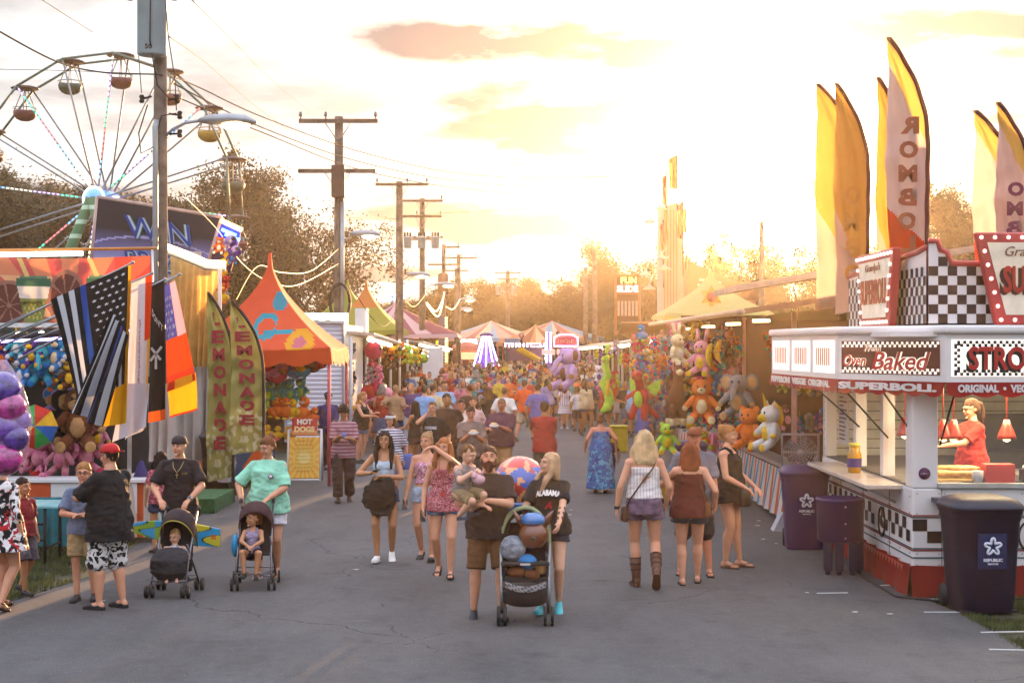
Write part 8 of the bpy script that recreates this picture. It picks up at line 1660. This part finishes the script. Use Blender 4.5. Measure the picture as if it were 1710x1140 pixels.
e, w, z0, z1 = farbox('lit sign board with white letters on a pale stand at the far left', 762, 565, 575, 799, 100, 'a89890', 'food_stand', 'food stand'); squiggle('lettering', 11, w*.9, .3, frame((0,-.55,(z0+z1)/2), (1,0,0), (0,0,1)), NW, e)
b = MB(); b.loft([((0,0,z), r, r) for z, r in ((.0,1.0),(2.2,1.0),(2.3,1.15),(2.7,1.0),(3.1,.3))], 16); b.build('booth', C('b86a58'), e)
e, w, z0, z1 = farbox('pink neon edged candy stand sign at the right end of the street', 925, 561, 578, 964, 96, '8c3a48', 'food_stand', 'food stand'); b = MB(); b.tube([(-w/2,-.6,z0),(-w/2,-.6,z1-.1),(-w/4,-.6,z1+.1),(w/4,-.6,z1+.1),(w/2,-.6,z1-.1),(w/2,-.6,z0)], .05, 6, True); b.build('neon', NP, e); squiggle('lettering', 9, w*.7, .22, frame((0,-.6,(z0+z1)/2), (1,0,0), (0,0,1)), C('e0b0a0'), e)
e, w, z0, z1 = farbox('row of white bulb letters over a purple ride at the end of the street', 840, 573, 579, 914, 104, '6a3a6c', 'ride_sign', 'sign', d=.3); squiggle('lettering', 12, w*.95, .28, frame((0,-.2,(z0+z1)/2), (1,0,0), (0,0,1)), NW, e, .02)
e, w, z0, z1 = farbox('purple sided fun house with a yellow chute at the end of the street', 843, 581, 602, 905, 106, '5a3468', 'fun_house', 'ride', d=3)
b = MB(); b.cyl((-.4,-1.7,z1), (1.2,-1.7,z0), .22, .22, 10); b.build('chute', C('d0a018'), e)
for k in range(4):
    for j in range(2): b = MB(); b.ell((1.6+.3*j,-1.7,z0+.2+.3*k), .1, 8, 6); b.build('bulb', NW, e)
e = empty('spider_ride', (P(812,0,98).x, 98, 0), 0, 'blue lit octopus shaped ride centre with a magenta skirt', 'ride'); b = MB(); b.loft([((0,0,z), r, r) for z, r in ((0,1.1),(1.2,1.0),(1.8,.7),(2.0,.5),(3.0,.45),(3.2,.3),(3.4,.5),(3.55,.2))], 16); b.build('body', C('5c2c7c'), e)
b = MB(); [b.tube([(.3*math.sin(a), -.3*math.cos(a)-.1, 3.3),(.6*math.sin(a),-.6*math.cos(a)-.1,2.4),(1.05*math.sin(a),-1.05*math.cos(a)-.1,1.2)], .05, 5) for a in (-1,-.5,0,.5,1)]; b.build('neon_legs', NB, e)
e = empty('neon_post', (P(916,0,100).x, 100, 0), 0, 'upright violet neon post beside the pink neon sign', 'sign'); b = MB(); b.box((0,0,1.8), (.4,.3,3.6)); b.build('post', C('7a5a8c'), e); b = MB(); b.cyl((-.15,-.2,1.5), (-.15,-.2,3.6), .05, .05, 6); b.cyl((.15,-.2,1.5), (.15,-.2,3.6), .05, .05, 6); b.build('neon_tubes', NB, e)
for i, (px, py, r, col, lb) in enumerate([(871,560,5,'8c4a58','dark round ball shaped top of the purple ride'),(908,572,5,'c87858','peach ball shape right of the peach tent'),(932,556,4,'6a3a3c','small dark dome above the right striped tent')]):
    e = empty('ride_ball', (P(px,0,105).x, 105, 0), 0, lb, 'ride'); z = CAMZ-(py-HOR)/F*105; b = MB(); b.ell((0,0,z), r/F*105, 14, 10); b.build('ball', C(col), e); b = MB(); b.cyl((0,0,0), (0,0,z), .08, .08, 6); b.build('post', DARK, e)
e, w, z0, z1 = farbox('blue topped ride roof between the two striped tents', 843, 565, 573, 868, 110, '6a7a9c', 'ride_roof', 'ride', d=2)
e, w, z0, z1 = farbox('low pink lit stand front at the far right', 905, 583, 592, 950, 98, 'b86870', 'food_stand', 'food stand', em=(1,.4,.35), es=.4)
e, w, z0, z1 = farbox('orange lit stand front at the far left', 768, 588, 600, 800, 99, 'b07048', 'food_stand', 'food stand', em=(1,.5,.25), es=.4)
# ---------------------------------------------------------------- the crowd
def crowd():
    q = random.Random(21)
    def proto(vox, sp, bd, sl, L, hk):
        b = Body(**bd); m1, m2 = cloth('808080'), cloth('404040')
        parts = build_person(b, skin='light', hair=hk, top=(sp, m1, sl, -.12, .03), bot=(('skirt', m2, .5, .02) if L == 'skirt' else ('shorts' if L < 1.2 else 'pants', m2, L, .03)), shoes=('sneaker','2a2424','8a8484'), vox=vox)
        mb = MB(); mb.smooth = True; slot = {'body':0,'top':1,'dress':1,'shorts':2,'pants':2,'skirt':2,'shoe':4,'sandal':4,'hair':3}
        for p in parts:
            if p[0] not in slot: continue
            me = p[1]; mb.mi(slot[p[0]]).add([v.co.copy() for v in me.vertices], [tuple(f.vertices) for f in me.polygons], True)
        return mb.mesh('person', [skin_mat('light'), m1, m2, hair_mat('3a2416'), C('2a2424')])
    PR = []
    for i in range(12):
        f = i % 2; ph = 1 if q.random() < .5 else -1
        bd = walk(ph, q.uniform(.03,.16), sex='f' if f else 'm', fat=q.uniform(1,1.45), lh=(q.uniform(.1,.3), -q.uniform(0,.34), q.uniform(.85,1.25)), rh=(-q.uniform(.1,.3), -q.uniform(0,.34), q.uniform(.85,1.25)), yaw=q.uniform(-40,40), pitch=q.uniform(-4,16))
        PR.append((proto(.026, ['tee','tank'][i % 3 == 1] if f else 'tee', bd, .9, q.choice([.4,.5,'skirt']) if f else q.choice([1.0,1.0,1.9]), (q.choice(['long','front','pony']), '3a2416', q.uniform(.0,.25)) if f else (q.choice(['short','buzz','short']), '3a2416', 0)), f))
    sh = {'white':'c8c4c0','black':'161416','red':'9c2018','grey':'6a686c','navy':'1c2648','blue':'3c6cac','pale blue':'88a8cc','pink':'c87888','maroon':'4c1820','orange':'c85a20','green':'3c6a38','yellow':'c8a838','purple':'4c3470','tan':'98785a','teal':'2c7c80','lavender':'9488b4','cream':'c0ac88','brown':'4a3020'}
    bt = {'black':'18161a','denim':'4c5c80','khaki':'98805c','grey':'545054','white':'b8b4b4','brown':'4a3828'}
    hr = {'dark':'20140f','brown':'4a2c1a','blonde':'b08a58','auburn':'7a3c1e','grey':'8a8480'}
    used = set(); pts = []
    def put(x, Y, H, rz, grp, where):
        pm, f = q.choice(PR); 
        for _ in range(60):
            s, b_, h = q.choice(list(sh)), q.choice(list(bt)), q.choice(list(hr)); key = (s, b_, h, f, where)
            if key not in used: break
        used.add(key); o = link('person', pm); k = H/1.75; o.scale = (k,k,k); o.location = (x,Y,0); o.rotation_euler = (0,0,R(rz))
        for i, m in ((0, skin_mat(q.choice(['light','light','red','tan','pale','olive','dark']))), (1, cloth(sh[s])), (2, cloth(bt[b_])), (3, hair_mat(hr[h]))): o.material_slots[i].link = 'OBJECT'; o.material_slots[i].material = m
        tag(o, '%s in %s top and %s %s with %s hair, %s' % ('woman' if f else 'man', s, b_, 'bottoms', h, where), 'person', grp); pts.append((x, Y))
    def ok(x, Y, d): return all((x-a)**2+((Y-b)*.55)**2 > d*d for a, b in pts)
    for r_ in list(bpy.data.objects):
        if r_.get('category') == 'person' and r_.location.y > 22: pts.append((r_.location.x, r_.location.y))
    def scatter(n, y0, y1, xa, xb, d, grp, where):
        c = 0; t = 0
        while c < n and t < n*60:
            t += 1; Y = y0+(y1-y0)*q.random()**.9; x = q.uniform(xa(Y), xb(Y))
            if ok(x, Y, d): put(x, Y, q.gauss(1.7,.09) if q.random() > .12 else q.uniform(1.15,1.5), q.choice([0,0,180])+q.gauss(0,28), grp, where); c += 1
    scatter(26, 35, 50, lambda Y: -3.9, lambda Y: -.4-(46-Y)*.04, .42, 'people in the middle of the street', 'left mid street')
    scatter(14, 46, 58, lambda Y: -.5, lambda Y: 2.2, .5, 'people in the middle of the street', 'centre mid street')
    scatter(14, 40, 62, lambda Y: 2.2, lambda Y: 4.0, .5, 'people along the right stands', 'along the right stands')
    scatter(55, 50, 68, lambda Y: -4.2, lambda Y: 3.8, .42, 'people in the dense crowd', 'in the dense crowd')
    scatter(85, 66, 90, lambda Y: -4.8, lambda Y: 4.8, .40, 'people in the far crowd', 'in the far crowd')
    scatter(55, 88, 108, lambda Y: -6.0, lambda Y: 6.0, .45, 'people at the end of the street', 'street end')
crowd()
s = umbrella_stroller(P(985,0,46)*1, 170, 1.05, 'dark maroon stroller standing beside the girl in the plaid skirt', hood='3a1418'); s.location = (P(985,0,45).x, 45, 0)
# ---------------------------------------------------------------- evening haze
hz = MB(); hz.box((0, 115, 13), (260, 262, 28))
hm = bpy.data.materials.new('haze'); hm.use_nodes = True; hm.node_tree.nodes.remove(hm.node_tree.nodes['Principled BSDF'])
pv = hm.node_tree.nodes.new('ShaderNodeVolumePrincipled'); pv.inputs['Color'].default_value = (1, .84, .66, 1); pv.inputs['Density'].default_value = .00034; pv.inputs['Anisotropy'].default_value = 0.83
hm.node_tree.links.new(pv.outputs[0], hm.node_tree.nodes['Material Output'].inputs['Volume'])
tag(hz.build('haze', hm), kind='stuff')
